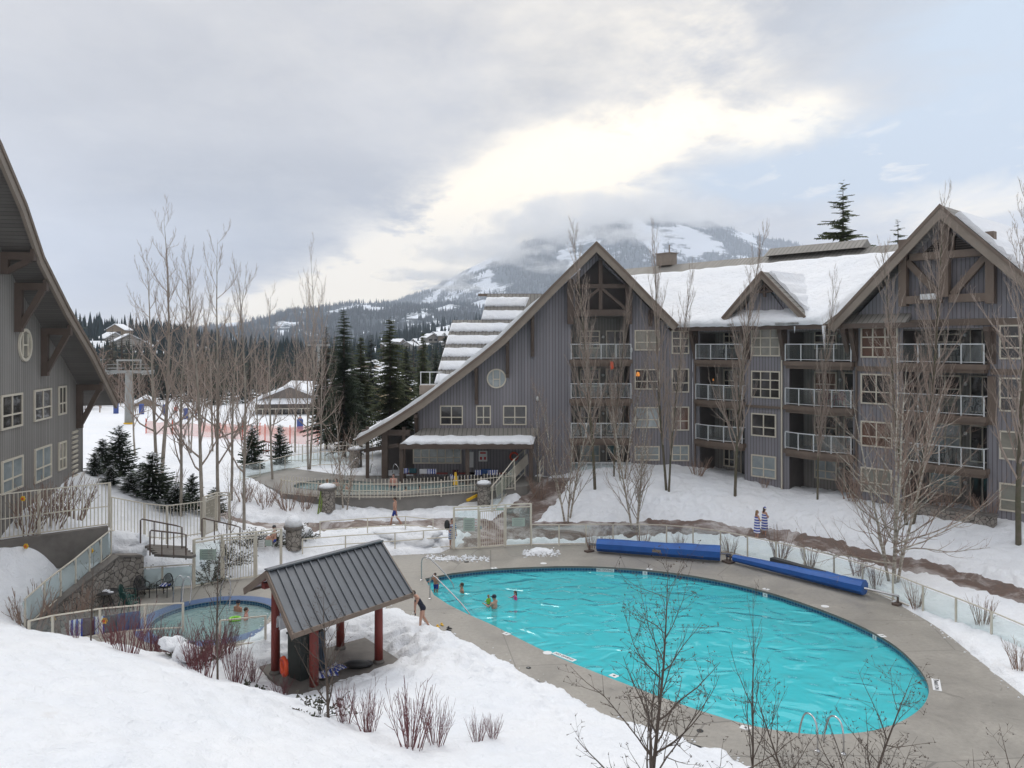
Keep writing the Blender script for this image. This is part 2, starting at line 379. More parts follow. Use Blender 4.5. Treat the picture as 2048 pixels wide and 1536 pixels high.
def glass_mat(name, tint, alpha, rough=.03, milky=0.0):
    m, nt, bs, out = _nt(name); nt.nodes.remove(bs)
    g = nd(nt, 'ShaderNodeBsdfGlossy', {'Roughness': rough, 'Color': (1,1,1,1)}); tr = nd(nt, 'ShaderNodeBsdfTransparent', {'Color': (*tint, 1)})
    df = nd(nt, 'ShaderNodeBsdfDiffuse', {'Color': (.66, .73, .74, 1)})
    m0 = nd(nt, 'ShaderNodeMixShader', {0: milky}); nt.links.new(tr.outputs[0], m0.inputs[1]); nt.links.new(df.outputs[0], m0.inputs[2])
    fr = nd(nt, 'ShaderNodeLayerWeight', {'Blend': .5}); mx = nt.nodes.new('ShaderNodeMixShader')
    nt.links.new(math_(nt, 'ADD', math_(nt, 'MULTIPLY', math_(nt, 'POWER', fr.outputs['Facing'], 5.0), .8), .035), mx.inputs[0]); nt.links.new(m0.outputs[0], mx.inputs[1]); nt.links.new(g.outputs[0], mx.inputs[2]); nt.links.new(mx.outputs[0], out.inputs[0]); return m
M_['glass'] = glass_mat('rail_glass', (.94, .975, .97), 0, milky=.025)
M_['glass_snowy'] = glass_mat('misted_glass', (.88, .95, .95), 0, .08, milky=.38)
def pane_mat(name, c1, c2, rough=.06):
    m, nt, bs, out = _nt(name); v = objco(nt)
    c = mixn(nt, sharpen(nt, noisen(nt, v, 1.6, 4, .6, .5), .5, 3.0), c1, c2); nt.links.new(c, bs.inputs['Base Color'])
    bs.inputs['Roughness'].default_value = rough; bs.inputs['Specular IOR Level'].default_value = .8
    bumpn(nt, bs, noisen(nt, v, 1.3, 2, .5), .08, .05); return m
M_['pane'] = pane_mat('dark_window_glass', (.022, .022, .024), (.05, .045, .042))
M_['pane_b'] = pane_mat('window_glass_with_blinds', (.30, .29, .25), (.22, .21, .18))
M_['pane_c'] = pane_mat('window_glass_brown_curtain', (.17, .095, .07), (.11, .07, .055))
M_['pane_d'] = pane_mat('pale_window_glass', (.33, .37, .38), (.24, .28, .29))
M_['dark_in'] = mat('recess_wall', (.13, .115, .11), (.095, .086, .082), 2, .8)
def unit_copy(m, **k): return m
# ---------------------------------------------------------------- ground height
def catmull(pts, n=6, closed=True):
    out = []; N = len(pts)
    rngi = range(N) if closed else range(N-1)
    for i in rngi:
        if closed: p0, p1, p2, p3 = (Vector(pts[(i+k) % N]) for k in (-1,0,1,2))
        else: p0, p1, p2, p3 = (Vector(pts[min(max(i+k, 0), N-1)]) for k in (-1,0,1,2))
        for k in range(n):
            t = k/n
            out.append(.5*((2*p1)+(p2-p0)*t+(2*p0-5*p1+4*p2-p3)*t*t+(3*p1-p0-3*p2+p3)*t**3))
    if not closed: out.append(Vector(pts[-1]))
    return out
def g2(lst, z=0.0): return [P(a, b, z=z).xy for a, b in lst]
POOLPX = [(905,1146),(980,1138),(1060,1134),(1150,1132),(1250,1136),(1350,1146),(1450,1163),(1550,1188),(1640,1218),(1720,1251),(1790,1291),(1838,1337),(1857,1373),(1852,1402),(1830,1426),(1790,1448),(1740,1462),(1680,1468),(1620,1468),(1550,1460),(1480,1445),(1400,1421),(1300,1386),(1200,1348),(1100,1307),(1040,1278),(985,1250),(935,1228),(895,1208)]
pool = [Vector(p) for p in g2(POOLPX)]
pool = catmull(pool, 5, closed=False) + [Vector(P(868,1190,z=0).xy), Vector(P(850,1157,z=0).xy)]
TUBC = Vector((-12.35, 33.2)); TUBR = 2.45
tub = [TUBC + Vector((math.cos(a), math.sin(a)))*TUBR for a in [2*math.pi*k/40 for k in range(40)]]
DECKPX = [(880,1106),(930,1096),(957,1094),(1012,1091),(1062,1088),(1145,1086),(1200,1086),(1300,1089),(1441,1100),(1495,1113),(1580,1130),(1668,1156),(1760,1190),(1806,1214),(1880,1258),(1960,1322),(2048,1392),(2160,1480),(2300,1640),(1900,1760),(1640,1640),(1500,1536),(1400,1492),(1300,1460),(1200,1428),(1130,1386),(1050,1350),(990,1316),(940,1291),(895,1268),(862,1252),(835,1238),(800,1222),(772,1214)]
deckA = catmull(g2(DECKPX), 3)
deckB = [Vector(p) for p in g2([(772,1214),(740,1200),(690,1215),(600,1225),(545,1222),(520,1262),(470,1300),(400,1318),(300,1322),(200,1300),(96,1272),(150,1238),(200,1205),(236,1190),(262,1180),(380,1170),(444,1160),(512,1150),(620,1128),(760,1112),(880,1106)])]
# one deck outline: pool side + hot tub side joined along the shared edge
iA = len(deckA)
deck = [Vector(p.xy) for p in deckA[:iA-2]] + deckB[1:-1]
GAZ = [Vector((-8.9,28.2)), Vector((-7.1,25.6)), Vector((-3.9,28.6)), Vector((-5.7,31.0))]     # concrete pad of the shelter
# brown path, both edges, at about z .4
PATH = [Vector((x, y)) for x, y in [(-40,58),(-30,52.5),(-22,48.5),(-16,46.6),(-11,46.9),(-7,47.9),(-3.4,48.6),(0,47.9),(4,47.7),(8,47.6),(12,47.1),(14.6,45.7),(17.3,42.6),(19.7,39.2),(22.0,35.4),(24.5,31),(27,26),(30,18),(33,6)]]
PATHW = [1.0,1.0,1.0,1.0,1.1,1.1,1.3,1.5,1.1,.8,.7,.75,.8,.9,.95,1.0,1.0,1.0,1.0]
RAMP = [Vector((x, y)) for x, y in [(-2.0,43.6),(-1.6,46),(-.4,48.5),(1.0,51),(2.3,53.5),(3.0,56)]]
TERR = [Vector((x, y)) for x, y in [(-14.5,50.8),(-12,49.9),(-7,50.1),(-2,51.8),(1.0,53.2),(2.6,56.9),(-12,57.5),(-17,61),(-19,57)]]   # hot pool terrace, z 2
TZ = 2.0
CP = [(-8,13,4.5),(-4,14,3.3),(0,15,2.6),(4,15,2.0),(8,14,1.7),(14,12,1.4),(4,18,1.0),(-3,22,.6),(-4.9,21,1.4),(-8,22,2.0),(-11,23,2.3),(-14,24,2.6),(-16,25,2.4),(-18,36.0,3.1),(-19.9,34.8,3.0),(-21.4,33.2,3.1),(-20.5,32.2,2.1),(-20,30.6,1.7),(-18.3,29.3,.9),(-22.5,31,3.2),(-19.4,33.4,2.1),(-16.6,37.4,1.7),(-20,27,3.4),(-24,30,4),
(-8,25,.6),(-11,26.5,.8),(-13.5,27.6,1.0),(-9,29,.4),(-3.1,28.5,.5),(-.4,25,.35),(1.3,24,.25),
(5,45.3,.35),(10,44.3,.4),(15,40,.4),(19,34.5,.4),(22,29,.4),(22.5,25,.4),(7,47.5,.35),(14,46,.4),(18,41.5,.4),(22.3,34.8,.4),
(6,51,1.6),(10,53,2.5),(14.5,50.5,2.15),(13.4,54.6,2.3),(19,47,2.2),(22,43.5,1.8),(16.5,52.3,2.0),(18.6,50,1.9),(21.5,47.2,1.8),(24.6,39.5,1.5),(28,39,2),(30,34,1.8),(5,56,2.3),(12,56,2.6),(3,53,1.5),
(-1.8,45,.1),(-3.5,46.6,.35),(-7,48.3,.5),(-12,46.8,.6),(-16,47,.9),(-6,45,.85),(-9,44,.7),(-12,44.3,.7),(0,49,.4),(2.3,53.5,1.7),(3,56,2.1),
(-8,49.6,.9),(-12,49.2,1.1),(-2,50.6,.8),(-16,51,1.6),(-20,55,2.0),(-16,60,1.9),(-8,60,2.0),(0,60,2.1),(-14.8,44,1.2),(-17.9,43.5,2.0),(-17,40.5,1.0),(-19,38.5,2.0),(-21,41,3.0),
(-22,36,3.9),(-22,42,3.9),(-22,46,3.4),(-26,50,3),(-30,60,2.5),(-30,70,2),(-10,75,1.8),(-45,98,1.5),(-20,98,1.3),(0,100,1.3),(-30,130,1),(20,130,1),(-60,130,1.5),(60,100,1.5),
(60,60,2.5),(60,30,2.5),(-60,60,4),(-60,20,4.5),(-30,10,5),(30,8,1.5),(0,0,4),(60,0,2),(-60,-30,5),(0,-30,5),(60,-30,3)]
_c = np.array(CP, float)
def _tk(r2): return np.where(r2 > 1e-9, .5*r2*np.log(np.maximum(r2, 1e-9)), 0)
def _tps():
    n = len(_c); d2 = ((_c[:,None,:2]-_c[None,:,:2])**2).sum(-1)
    A = np.zeros((n+3, n+3)); A[:n,:n] = _tk(d2) + np.eye(n)*1.5; A[:n,n] = 1; A[:n,n+1:] = _c[:,:2]; A[n,:n] = 1; A[n+1:,:n] = _c[:,:2].T
    return np.linalg.solve(A, np.concatenate([_c[:,2], np.zeros(3)]))
_w = _tps()
def base_z(x, y):
    x = np.asarray(x, float); y = np.asarray(y, float); sh = x.shape
    xx = np.clip(x.ravel(), -60, 60); yy = np.clip(y.ravel(), -30, 130)
    out = np.zeros(len(xx)); n = len(_c)
    for i in range(n): out += _w[i]*_tk((xx-_c[i,0])**2+(yy-_c[i,1])**2)
    out += _w[n]+_w[n+1]*xx+_w[n+2]*yy
    dd = np.hypot(x.ravel()-xx, y.ravel()-yy); t = np.clip(dd/500, 0, 1)
    out = out*(1-t) + (-14)*t
    return out.reshape(sh)
def sdf(poly, x, y):
    x = np.asarray(x, float); y = np.asarray(y, float); d = np.full(x.shape, 1e9); ins = np.zeros(x.shape, bool)
    pts = np.array([(p[0], p[1]) for p in poly]); n = len(pts)
    for i in range(n):
        ax_, ay = pts[i]; bx, by = pts[(i+1) % n]; ex, ey = bx-ax_, by-ay
        t = np.clip(((x-ax_)*ex+(y-ay)*ey)/max(ex*ex+ey*ey, 1e-12), 0, 1)
        d = np.minimum(d, (x-ax_-t*ex)**2+(y-ay-t*ey)**2)
        c = ((ay > y) != (by > y)) & (x < (bx-ax_)*(y-ay)/((by-ay) if by != ay else 1e-12)+ax_)
        ins ^= c
    d = np.sqrt(d); return np.where(ins, -d, d)
def ldist(line, wid, x, y):
    best = np.full(np.shape(x), 1e9)
    for i in range(len(line)-1):
        ax_, ay = line[i]; bx, by = line[i+1]; ex, ey = bx-ax_, by-ay
        t = np.clip(((x-ax_)*ex+(y-ay)*ey)/(ex*ex+ey*ey), 0, 1)
        w0, w1 = (wid[i], wid[i+1]) if isinstance(wid, list) else (wid, wid)
        best = np.minimum(best, np.sqrt((x-ax_-t*ex)**2+(y-ay-t*ey)**2)-(w0+(w1-w0)*t))
    return best
def sstep(a, b, v): t = np.clip((v-a)/(b-a), 0, 1); return t*t*(3-2*t)
def nz(x, y, s, seed=0.0):
    out = np.empty(x.shape); xf, yf, of = x.ravel(), y.ravel(), out.ravel()
    for i in range(len(xf)): of[i] = noise.noise((xf[i]*s+seed, yf[i]*s-seed, seed))
    return of.reshape(x.shape)
PATHL = [tuple(p) for p in PATH]; RAMPL = [tuple(p) for p in RAMP]
def ground_z(x, y, full=True):
    """snow surface; full=False gives the bare ground under it"""
    x = np.asarray(x, float); y = np.asarray(y, float)
    b = base_z(x, y)
    dd = np.minimum(sdf(deck, x, y), sdf(GAZ, x, y)); b = b*sstep(0, 2.2, dd)
    near = (np.abs(x) < 45) & (y < 75) & (y > 5)
    n1 = np.zeros(x.shape); n2 = np.zeros(x.shape)
    n1[near] = nz(x[near], y[near], 1.1, 3.3); n2[near] = nz(x[near], y[near], 2.7, 8.1)
    dp = np.minimum(ldist(PATHL, PATHW, x, y), ldist(RAMPL, 1.25, x, y)) + n1*.25 + n2*.22
    ddn = dd + n2*.10 + n1*.08
    m = sstep(-.15, .30, dp)*sstep(-.12, .22, ddn)
    n3 = np.zeros(x.shape); nn_ = near & (y < 52); n3[nn_] = nz(x[nn_], y[nn_], 6.5, 1.7)
    th = .20 + .12*n1 + .085*n2 + .045*n3
    if not full: return b
    z = b - .12 + m*(th + .10)
    if x.size > 1000:
        for fx, fy, fr_, fd in FOOT:
            w_ = (np.abs(x-fx) < .8) & (np.abs(y-fy) < .8)
            if w_.any(): r2 = ((x[w_]-fx)**2+(y[w_]-fy)**2)/(fr_*fr_); z[w_] -= m[w_]*fd*(np.exp(-r2)-.35*np.exp(-(r2**.5-1.7)**2*3))
    z = np.where(dd < .02, np.minimum(z, -.06), z)
    dt = sdf(TERR, x, y); z = np.where(dt < .1, np.minimum(z, TZ-.15), z)
    for pl, dz in ((pool, -3.2), (tub, -1.6)):
        d = sdf(pl, x, y); z = np.where(d < .28, dz, z)
    d = sdf(HOTP, x, y); z = np.where(d < .25, .6, z)
    dl = ldist(GWALL, .32, x, y)          # snow stops at the retaining wall's face
    side = (x > -16.7) & (x < -13.2) & (y > 26) & (y < 37)
    return z
HOTP = [Vector(v) for v in [(-12.6,51.6),(-10,51.0),(-7.2,51.2),(-4.2,52.2),(-2.4,53.3),(-3.2,54.4),(-6,54.0),(-8.2,53.8),(-9.8,54.6),(-12.2,55.6),(-14.2,54.6),(-14.4,52.8)]]
HOTP = catmull(HOTP, 4)
GWALL = [(-16.4,27.2),(-16.5,33.2)]
def _trails():
    rr = random.Random(77); out = []
    for a, b, side in [((-3.5,31.2),(-1.0,26.5),1),((-3.6,30.6),(-4.2,28.0),1),((-1.2,27.2),(1.6,23.4),1),((-5.8,31.6),(-9.5,30.2),1),((2.0,50.5),(12,50.5),1),((5,49.2),(15,48.0),1),((16,46.5),(21,39.5),1),((-14,47.8),(-5,49.2),1),((-10,45.5),(-4,46.0),1),((22,37.5),(25.5,31),1),((-5.5,26.5),(-2.2,25.5),1),((-20,56),(-15,49),1),((-26,70),(-8,66),1),((11.5,28.2),(14.5,25.5),1),((8,45.0),(14,41.5),1)]:
        a, b = Vector(a), Vector(b); L = (b-a).length; d = (b-a)/L; n = Vector((-d.y, d.x)); k = 0; s = 0
        while s < L:
            q = a+d*s+n*((.16 if k % 2 else -.16)+rr.gauss(0,.12)+.5*math.sin(s*.7)); out.append((q.x, q.y, rr.uniform(.13,.22), rr.uniform(.10,.20))); s += rr.uniform(.38,.62); k += 1
    for cx_, cy_, rx_, ry_, nn in [(-3.6,29.8,1.3,1.8,60),(-2.4,27.8,1.0,1.2,30),(-8.5,30.6,1.2,.9,40),(-7,48.9,3.5,.7,50),(9,49.6,4,1.2,60),(18,45,2.5,1.8,50),(-9.5,27,1.0,.8,20),(-6,45.4,3.0,.8,50),(-11,49.5,2.5,.6,30)]:
        for i in range(nn): out.append((cx_+rr.gauss(0,rx_*.6), cy_+rr.gauss(0,ry_*.6), rr.uniform(.13,.26), rr.uniform(.05,.15)))
    return out
FOOT = _trails()
def gz1(x, y): return float(ground_z(np.array([x]), np.array([y]))[0])
def ground():
    def ax(lo, hi, step, end0, end1):
        a = list(np.arange(lo, hi+1e-6, step)); s = step; v = hi
        while v < end1: s *= 1.18; v += s; a.append(v)
        s = step; v = lo; pre = []
        while v > end0: s *= 1.18; v -= s; pre.append(v)
        return np.array(pre[::-1]+a)
    X = ax(-27, 27, .14, -11000, 11000); Y = ax(10, 58, .14, -200, 11000)
    gx, gy = np.meshgrid(X, Y); z = ground_z(gx, gy)
    far = np.hypot(gx, gy) > 900; z = np.where(far, z-60*np.clip((np.hypot(gx, gy)-900)/4000, 0, 1), z)
    nx, ny = len(X), len(Y); vs = np.stack([gx.ravel(), gy.ravel(), z.ravel()], 1)
    i = np.arange(nx*ny).reshape(ny, nx); f = np.stack([i[:-1,:-1].ravel(), i[:-1,1:].ravel(), i[1:,1:].ravel(), i[1:,:-1].ravel()], 1)
    me = bpy.data.meshes.new('snow_ground'); me.vertices.add(len(vs)); me.vertices.foreach_set('co', vs.ravel().astype('f'))
    me.loops.add(len(f)*4); me.loops.foreach_set('vertex_index', f.ravel().astype('i')); me.polygons.add(len(f))
    me.polygons.foreach_set('loop_start', (np.arange(len(f))*4).astype('i')); me.polygons.foreach_set('use_smooth', [True]*len(f)); me.update(calc_edges=True)
    me.materials.append(M_['snow']); o = bpy.data.objects.new('snow_ground', me); col.objects.link(o); tag(o, kind='structure')
ground()
# paths: ribbons just above the bare ground
def ribbon(name, line, wid, m, lift=.0):
    pts = catmull(line, 8, closed=False); n = len(pts); vs = []; fs = []; K = 6
    W = [wid]*len(line) if not isinstance(wid, list) else wid
    for i, p in enumerate(pts):
        d = (pts[min(i+1, n-1)]-pts[max(i-1, 0)]).normalized(); nn = Vector((-d.y, d.x)); w = W[min(i//8, len(W)-1)]+.6
        for k in range(K+1): q = p+nn*w*(2*k/K-1); vs.append((q.x, q.y))
    a = np.array(vs); z = ground_z(a[:,0], a[:,1], False) - .055 + lift
    mb = MB(); mb.add([(a[i,0], a[i,1], z[i]) for i in range(len(a))], [(i*(K+1)+k, i*(K+1)+k+1, (i+1)*(K+1)+k+1, (i+1)*(K+1)+k) for i in range(n-1) for k in range(K)])
    return tag(mb.build(name, m, smooth=True, fixn=False), kind='structure')
ribbon('footpath', PATH, PATHW, M_['path'])
ribbon('ramp_path', RAMP, 1.25, M_['path'], .012)
# pool deck
mb = MB(); mb.poly([deck, [p.xy for p in pool], tub], z0=0.0)
tag(mb.build('pool_deck', M_['deck']), kind='structure')
mb = MB(); mb.poly([TERR, HOTP], z0=TZ); n = len(TERR)
for i in range(n):
    a, b = TERR[i], TERR[(i+1) % n]; mb.add([(a.x, a.y, TZ), (b.x, b.y, TZ), (b.x, b.y, .2), (a.x, a.y, .2)], [(0,1,2,3)])
tag(mb.build('hot_pool_terrace', mat('terrace_concrete', (.235,.225,.205), (.17,.16,.15), 1.2, .6, .2, 15, gain=2.2)), kind='structure')
mb = MB(); mb.poly([GAZ], z0=.05)
for i in range(4):
    a, b = GAZ[i], GAZ[(i+1) % 4]; mb.add([(a.x, a.y, .05), (b.x, b.y, .05), (b.x, b.y, -.3), (a.x, a.y, -.3)], [(0,1,2,3)])
tag(mb.build('shelter_pad', M_['conc_dk']), kind='structure')
# basins
def band(pl, z0, z1, m, name, closed=True, uvs=True, parent=None):
    mb = MB(); n = len(pl); L = 0; uv = []
    for i in range(n if closed else n-1):
        a, b = pl[i], pl[(i+1) % n]; d = (Vector(b[:2])-Vector(a[:2])).length
        mb.add([(a[0], a[1], z0), (b[0], b[1], z0), (b[0], b[1], z1), (a[0], a[1], z1)], [(0,1,2,3)]); uv += [(L, z0), (L+d, z0), (L+d, z1), (L, z1)]; L += d
    o = mb.build(name, m); ul = o.data.uv_layers.new(name='UVMap'); ul.data.foreach_set('uv', [c for p in uv for c in p])
    if parent: o.parent = parent
    return o
WZ = -.25
def basin(name, pl, depth, wz, wmat, pm, tilem, label):
    r = band(pl, 0 if name != 'hot_pool' else TZ, wz+.16, M_['conc_dk'], name); tag(r, kind='structure')
    z0 = 0 if name != 'hot_pool' else TZ
    band(pl, wz+.16, wz-.08, tilem, 'tile_band', parent=r)
    mb = MB(); n = len(pl); c = Vector((sum(p[0] for p in pl)/n, sum(p[1] for p in pl)/n))
    b = []
    rings = [(1.0, wz-.08), (.995, z0-depth*.86), (.96, z0-depth), (0.0, z0-depth)]
    for s, z in rings[:3]:
        b.append(len(mb.v)); mb.v += [(c.x+(p[0]-c.x)*s, c.y+(p[1]-c.y)*s, z) for p in pl]
    for q in range(2):
        for i in range(n): j = (i+1) % n; mb.f.append((b[q]+i, b[q]+j, b[q+1]+j, b[q+1]+i)); mb.m.append(0)
    mb.poly([[Vector(v) for v in mb.v[b[2]:b[2]+n]]], z0=z0-depth)
    mb.build('basin', pm, parent=r)
    w = MB(); w.poly([pl], z0=wz); wo = w.build('water', wmat); wo.name = name+'_water'; tag(wo, kind='structure')
    return r
pr = basin('swimming_pool', [p.xy for p in pool], 1.55, WZ, M_['water'], M_['plaster'], M_['tile'], '')
basin('hot_tub', tub, .95, -.16, M_['spawater'], M_['plaster'], M_['tile'], '')
basin('hot_pool', HOTP, 1.1, TZ-.14, M_['spawater'], mat('spa_plaster', (.33,.50,.50), (.28,.44,.44), 1, .7), mat('wet_edge', (.22,.25,.24), (.15,.18,.18), 3, .5), '')
# blue rubber rim round the hot tub
mb = MB()
rim = [(TUBR+.02, .012), (TUBR+.62, .012)]
mb.poly([[TUBC+Vector((math.cos(a), math.sin(a)))*rim[1][0] for a in [2*math.pi*k/40 for k in range(40)]], [TUBC+Vector((math.cos(a), math.sin(a)))*rim[0][0] for a in [2*math.pi*k/40 for k in range(40)]]], z0=.012)
tag(mb.build('hot_tub_rim', mat('blue_rim_tile', (.07,.14,.30), (.045,.095,.22), 4, .4, .2, 30)), kind='structure')
# entry steps on the left of the pool
A0, B0 = Vector(P(850,1157,z=0).xy), Vector(P(900,1212,z=0).xy)
dirn = (B0-A0).normalized(); inn = Vector((-dirn.y, dirn.x)); 
if inn.x < 0: inn = -inn
st = MB(); sl = MB()
pl3 = [p.xy for p in pool]
for k in range(4):
    z = WZ-.14-.24*k; d0, d1 = .0, .42*(k+1)
    a = A0-dirn*.0
    q = [A0+inn*d0+dirn*-.6, A0+inn*d1+dirn*-.0+inn*.05, B0+inn*d1+dirn*1.9, B0+inn*d0+dirn*.1]
    L = [a for a in q]
    st.add([(p.x, p.y, z) for p in L]+[(p.x, p.y, z-.24) for p in L], [(0,3,2,1),(0,1,5,4),(1,2,6,5),(2,3,7,6),(3,0,4,7)])
    sl.bar((L[1].x, L[1].y, z+.005), (L[2].x, L[2].y, z+.005), .09, .02)
st.build('step', M_['plaster'], parent=pr); sl.build('step_nosing', M_['steptile'], parent=pr)
# ---------------------------------------------------------------- hills and mountains
def interp(pts, x):
    return np.interp(x, [p[0] for p in pts], [p[1] for p in pts])
def hill_mat(name, forest, forest2, snow=(.78,.82,.88), sc=.01):
    m, nt, bs, out = _nt(name)
    a = nd(nt, 'ShaderNodeAttribute', attribute_name='snowmask'); v = objco(nt, (1,1,2))
    n = noisen(nt, v, sc, 6, .7); f = math_(nt, 'ADD', a.outputs['Fac'], math_(nt, 'MULTIPLY', math_(nt, 'SUBTRACT', n, .5), 2.4))
    f = sharpen(nt, f, .62, 5.0)
    c = mixn(nt, sharpen(nt, noisen(nt, v, sc*4, 5, .7), .5, 3), forest, forest2); c = mixn(nt, f, c, snow)
    nt.links.new(c, bs.inputs['Base Color']); bs.inputs['Roughness'].default_value = .9; bs.inputs['Specular IOR Level'].default_value = .1
    return m
M_['far_tree'] = mat('far_conifer_hazed', (.036,.054,.058), (.022,.036,.040), .02, .9, spec=.1)  # needle colour lightened towards blue, distance haze put into the colour
def maskf(x, y, s, seed, el=2.6):
    return .5+.9*noise.fractal((x*s, y*s/el*1.0+seed, seed), 1.0, 2.0, 4)
def hill(name, ridge, Yr, Yf, Yb, zf, amp, ns, m, seed, pxr, ncol, nrow, trees, th, snowbias, msc, power=1.0):
    cols = np.linspace(pxr[0], pxr[1], ncol); rows = np.concatenate([np.linspace(0, 1, nrow), 1+np.linspace(.12, 1, 6)])
    H = CAMH + (HY-interp(ridge, cols))/FOC*Yr
    def zfun(px, t, H_):
        Y = Yf+(Yr-Yf)*t if t <= 1 else Yr+(Yb-Yr)*(t-1)
        X = (px-HX)/FOC*Y
        base = zf+(H_-zf)*(t**power if t <= 1 else 1-(t-1)*.9)
        n = noise.fractal((X*ns, Y*ns*.8, seed), 1.0, 2.0, 6); n2 = abs(noise.noise((X*ns*1.7+9, Y*ns*.5, seed+3)))
        w = 4*t*(1-t)+.22*t if t < 1 else .2
        return X, Y, base+amp*n*w - amp*.5*n2*w
    vs = []; mk = []
    for t in rows:
        for px, h in zip(cols, H):
            X, Y, z = zfun(px, t, h); vs.append((X, Y, z)); mk.append(maskf(X, Y, msc, seed)+snowbias+(.10*min(t, 1)))
    nc = ncol; nr = len(rows)
    fs = [(r*nc+c, r*nc+c+1, (r+1)*nc+c+1, (r+1)*nc+c) for r in range(nr-1) for c in range(nc-1)]
    mb = MB(); mb.v = vs; mb.f = fs; mb.m = [0]*len(fs); o = mb.build(name, m, smooth=True); tag(o, kind='structure')
    at = o.data.attributes.new('snowmask', 'FLOAT', 'POINT'); at.data.foreach_set('value', mk)
    # the conifers on it
    tb = MB(); r_ = random.Random(seed); k = 0; tries = 0
    while k < trees and tries < trees*4:
        tries += 1; t = r_.random()**.8*1.02; px = r_.uniform(*pxr); h = float(CAMH+(HY-interp(ridge, px))/FOC*Yr)
        X, Y, z = zfun(px, t, h); mm = maskf(X, Y, msc, seed)+snowbias+.10*min(t,1)
        if mm > .55+r_.uniform(-.05, .12): continue
        k += 1; hh = th*r_.uniform(.55, 1.15); w = hh*r_.uniform(.14, .22); a0 = r_.random()*3
        ns_ = 5; b = [(X+w*math.cos(a0+2*math.pi*i/ns_), Y+w*math.sin(a0+2*math.pi*i/ns_), z-2) for i in range(ns_)]
        tb.add(b+[(X, Y, z+hh)], [(i, (i+1) % ns_, ns_) for i in range(ns_)])
    if trees:
        f = tb.build(name+'_forest', M_['far_tree']); tag(f, kind='stuff')
    return o
MAIN = [(560,640),(700,632),(800,600),(860,575),(900,555),(950,530),(1000,505),(1060,480),(1120,455),(1180,428),(1240,404),(1300,414),(1360,425),(1440,450),(1500,468),(1560,480),(1640,500),(1760,525),(1850,542),(2048,575),(2400,610)]
MID = [(100,690),(330,678),(380,662),(440,648),(500,640),(560,624),(640,611),(700,605),(760,603),(830,606),(900,612),(1000,622),(1100,635),(1400,660)]
hill('mountain', MAIN, 7500, 4300, 9500, 40, 95, .0014, hill_mat('mountain_snow_and_hazed_forest', (.045,.062,.07), (.075,.095,.11), sc=.006), 5, (560, 2250), 240, 60, 17000, 38, -.10, .0026)  # forest tones tinted bluer, adding painted haze to the haze volume
hill('forested_ridge', MID, 4200, 2000, 5600, 5, 60, .002, hill_mat('ridge_hazed_forest_floor', (.035,.052,.062), (.055,.07,.078), sc=.01), 11, (100, 1300), 150, 40, 9500, 26, -.24, .0045)  # floor tones lifted and blued to imitate haze over the ridge
hill('wooded_hill', [(560,700),(700,690),(760,684),(820,670),(880,655),(960,640),(1060,622),(1300,600),(1700,600),(2400,590)], 1150, 560, 1500, -8, 16, .006, hill_mat('hill_forest_floor', (.03,.038,.033), (.06,.06,.055), sc=.03), 17, (540, 2200), 80, 24, 2600, 15, -.02, .016)
hill('forest_hill', [(-500,600),(0,628),(160,642),(240,652),(300,655),(350,668),(400,684),(470,694),(620,700)], 620, 300, 900, -6, 8, .012, hill_mat('near_hill_floor', (.03,.036,.03), (.07,.068,.06), sc=.05), 23, (-250, 620), 60, 20, 1500, 12, -.12, .03)
# haze
hz = MB(); x0, x1, y0, y1, z0, z1 = -11500, 11500, -400, 11300, -120, 1560
hz.box(((x0+x1)/2, (y0+y1)/2, (z0+z1)/2), (x1-x0, y1-y0, z1-z0))
hm = bpy.data.materials.new('haze_air'); hm.use_nodes = True; hn = hm.node_tree; hn.nodes.remove(hn.nodes['Principled BSDF'])
pv = hn.nodes.new('ShaderNodeVolumePrincipled'); pv.inputs['Color'].default_value = (.74,.81,.92,1); pv.inputs['Density'].default_value = 1.15e-4; pv.inputs['Anisotropy'].default_value = .3
hn.links.new(pv.outputs[0], hn.nodes['Material Output'].inputs['Volume'])
HAZE = hz.build('haze', hm); tag(HAZE, kind='stuff')
# clouds lying on the mountain
def cloud_mat(name, dens, sc):
    m = bpy.data.materials.new(name); m.use_nodes = True; nt = m.node_tree; nt.nodes.remove(nt.nodes['Principled BSDF'])
    t = nt.nodes.new('ShaderNodeTexCoord'); v = t.outputs['Object']
    ln = nd(nt, 'ShaderNodeVectorMath', operation='LENGTH'); nt.links.new(v, ln.inputs[0])
    mp = nt.nodes.new('ShaderNodeMapping'); nt.links.new(v, mp.inputs[0]); mp.inputs['Scale'].default_value = (2.2, 1.2, 1.0); oi = nt.nodes.new('ShaderNodeObjectInfo'); 
    cb = nt.nodes.new('ShaderNodeCombineXYZ'); nt.links.new(math_(nt, 'MULTIPLY', oi.outputs['Random'], 40.0), cb.inputs[0]); nt.links.new(cb.outputs[0], mp.inputs['Location'])
    n = noisen(nt, mp.outputs[0], sc, 4, .55, .3)
    e = math_(nt, 'SUBTRACT', 1.0, ln.outputs['Value']); f = math_(nt, 'ADD', math_(nt, 'MULTIPLY', e, 1.1), math_(nt, 'MULTIPLY', math_(nt, 'SUBTRACT', n, .55), 3.2))
    f = math_(nt, 'MULTIPLY', math_(nt, 'MULTIPLY', f, 1.0, True), dens)
    pvn = nt.nodes.new('ShaderNodeVolumePrincipled'); pvn.inputs['Color'].default_value = (1,.995,.98,1); nt.links.new(f, pvn.inputs['Density']); pvn.inputs['Anisotropy'].default_value = .5
    nt.links.new(pvn.outputs[0], nt.nodes['Material Output'].inputs['Volume']); m.cycles.volume_step_rate = 1.0
    return m
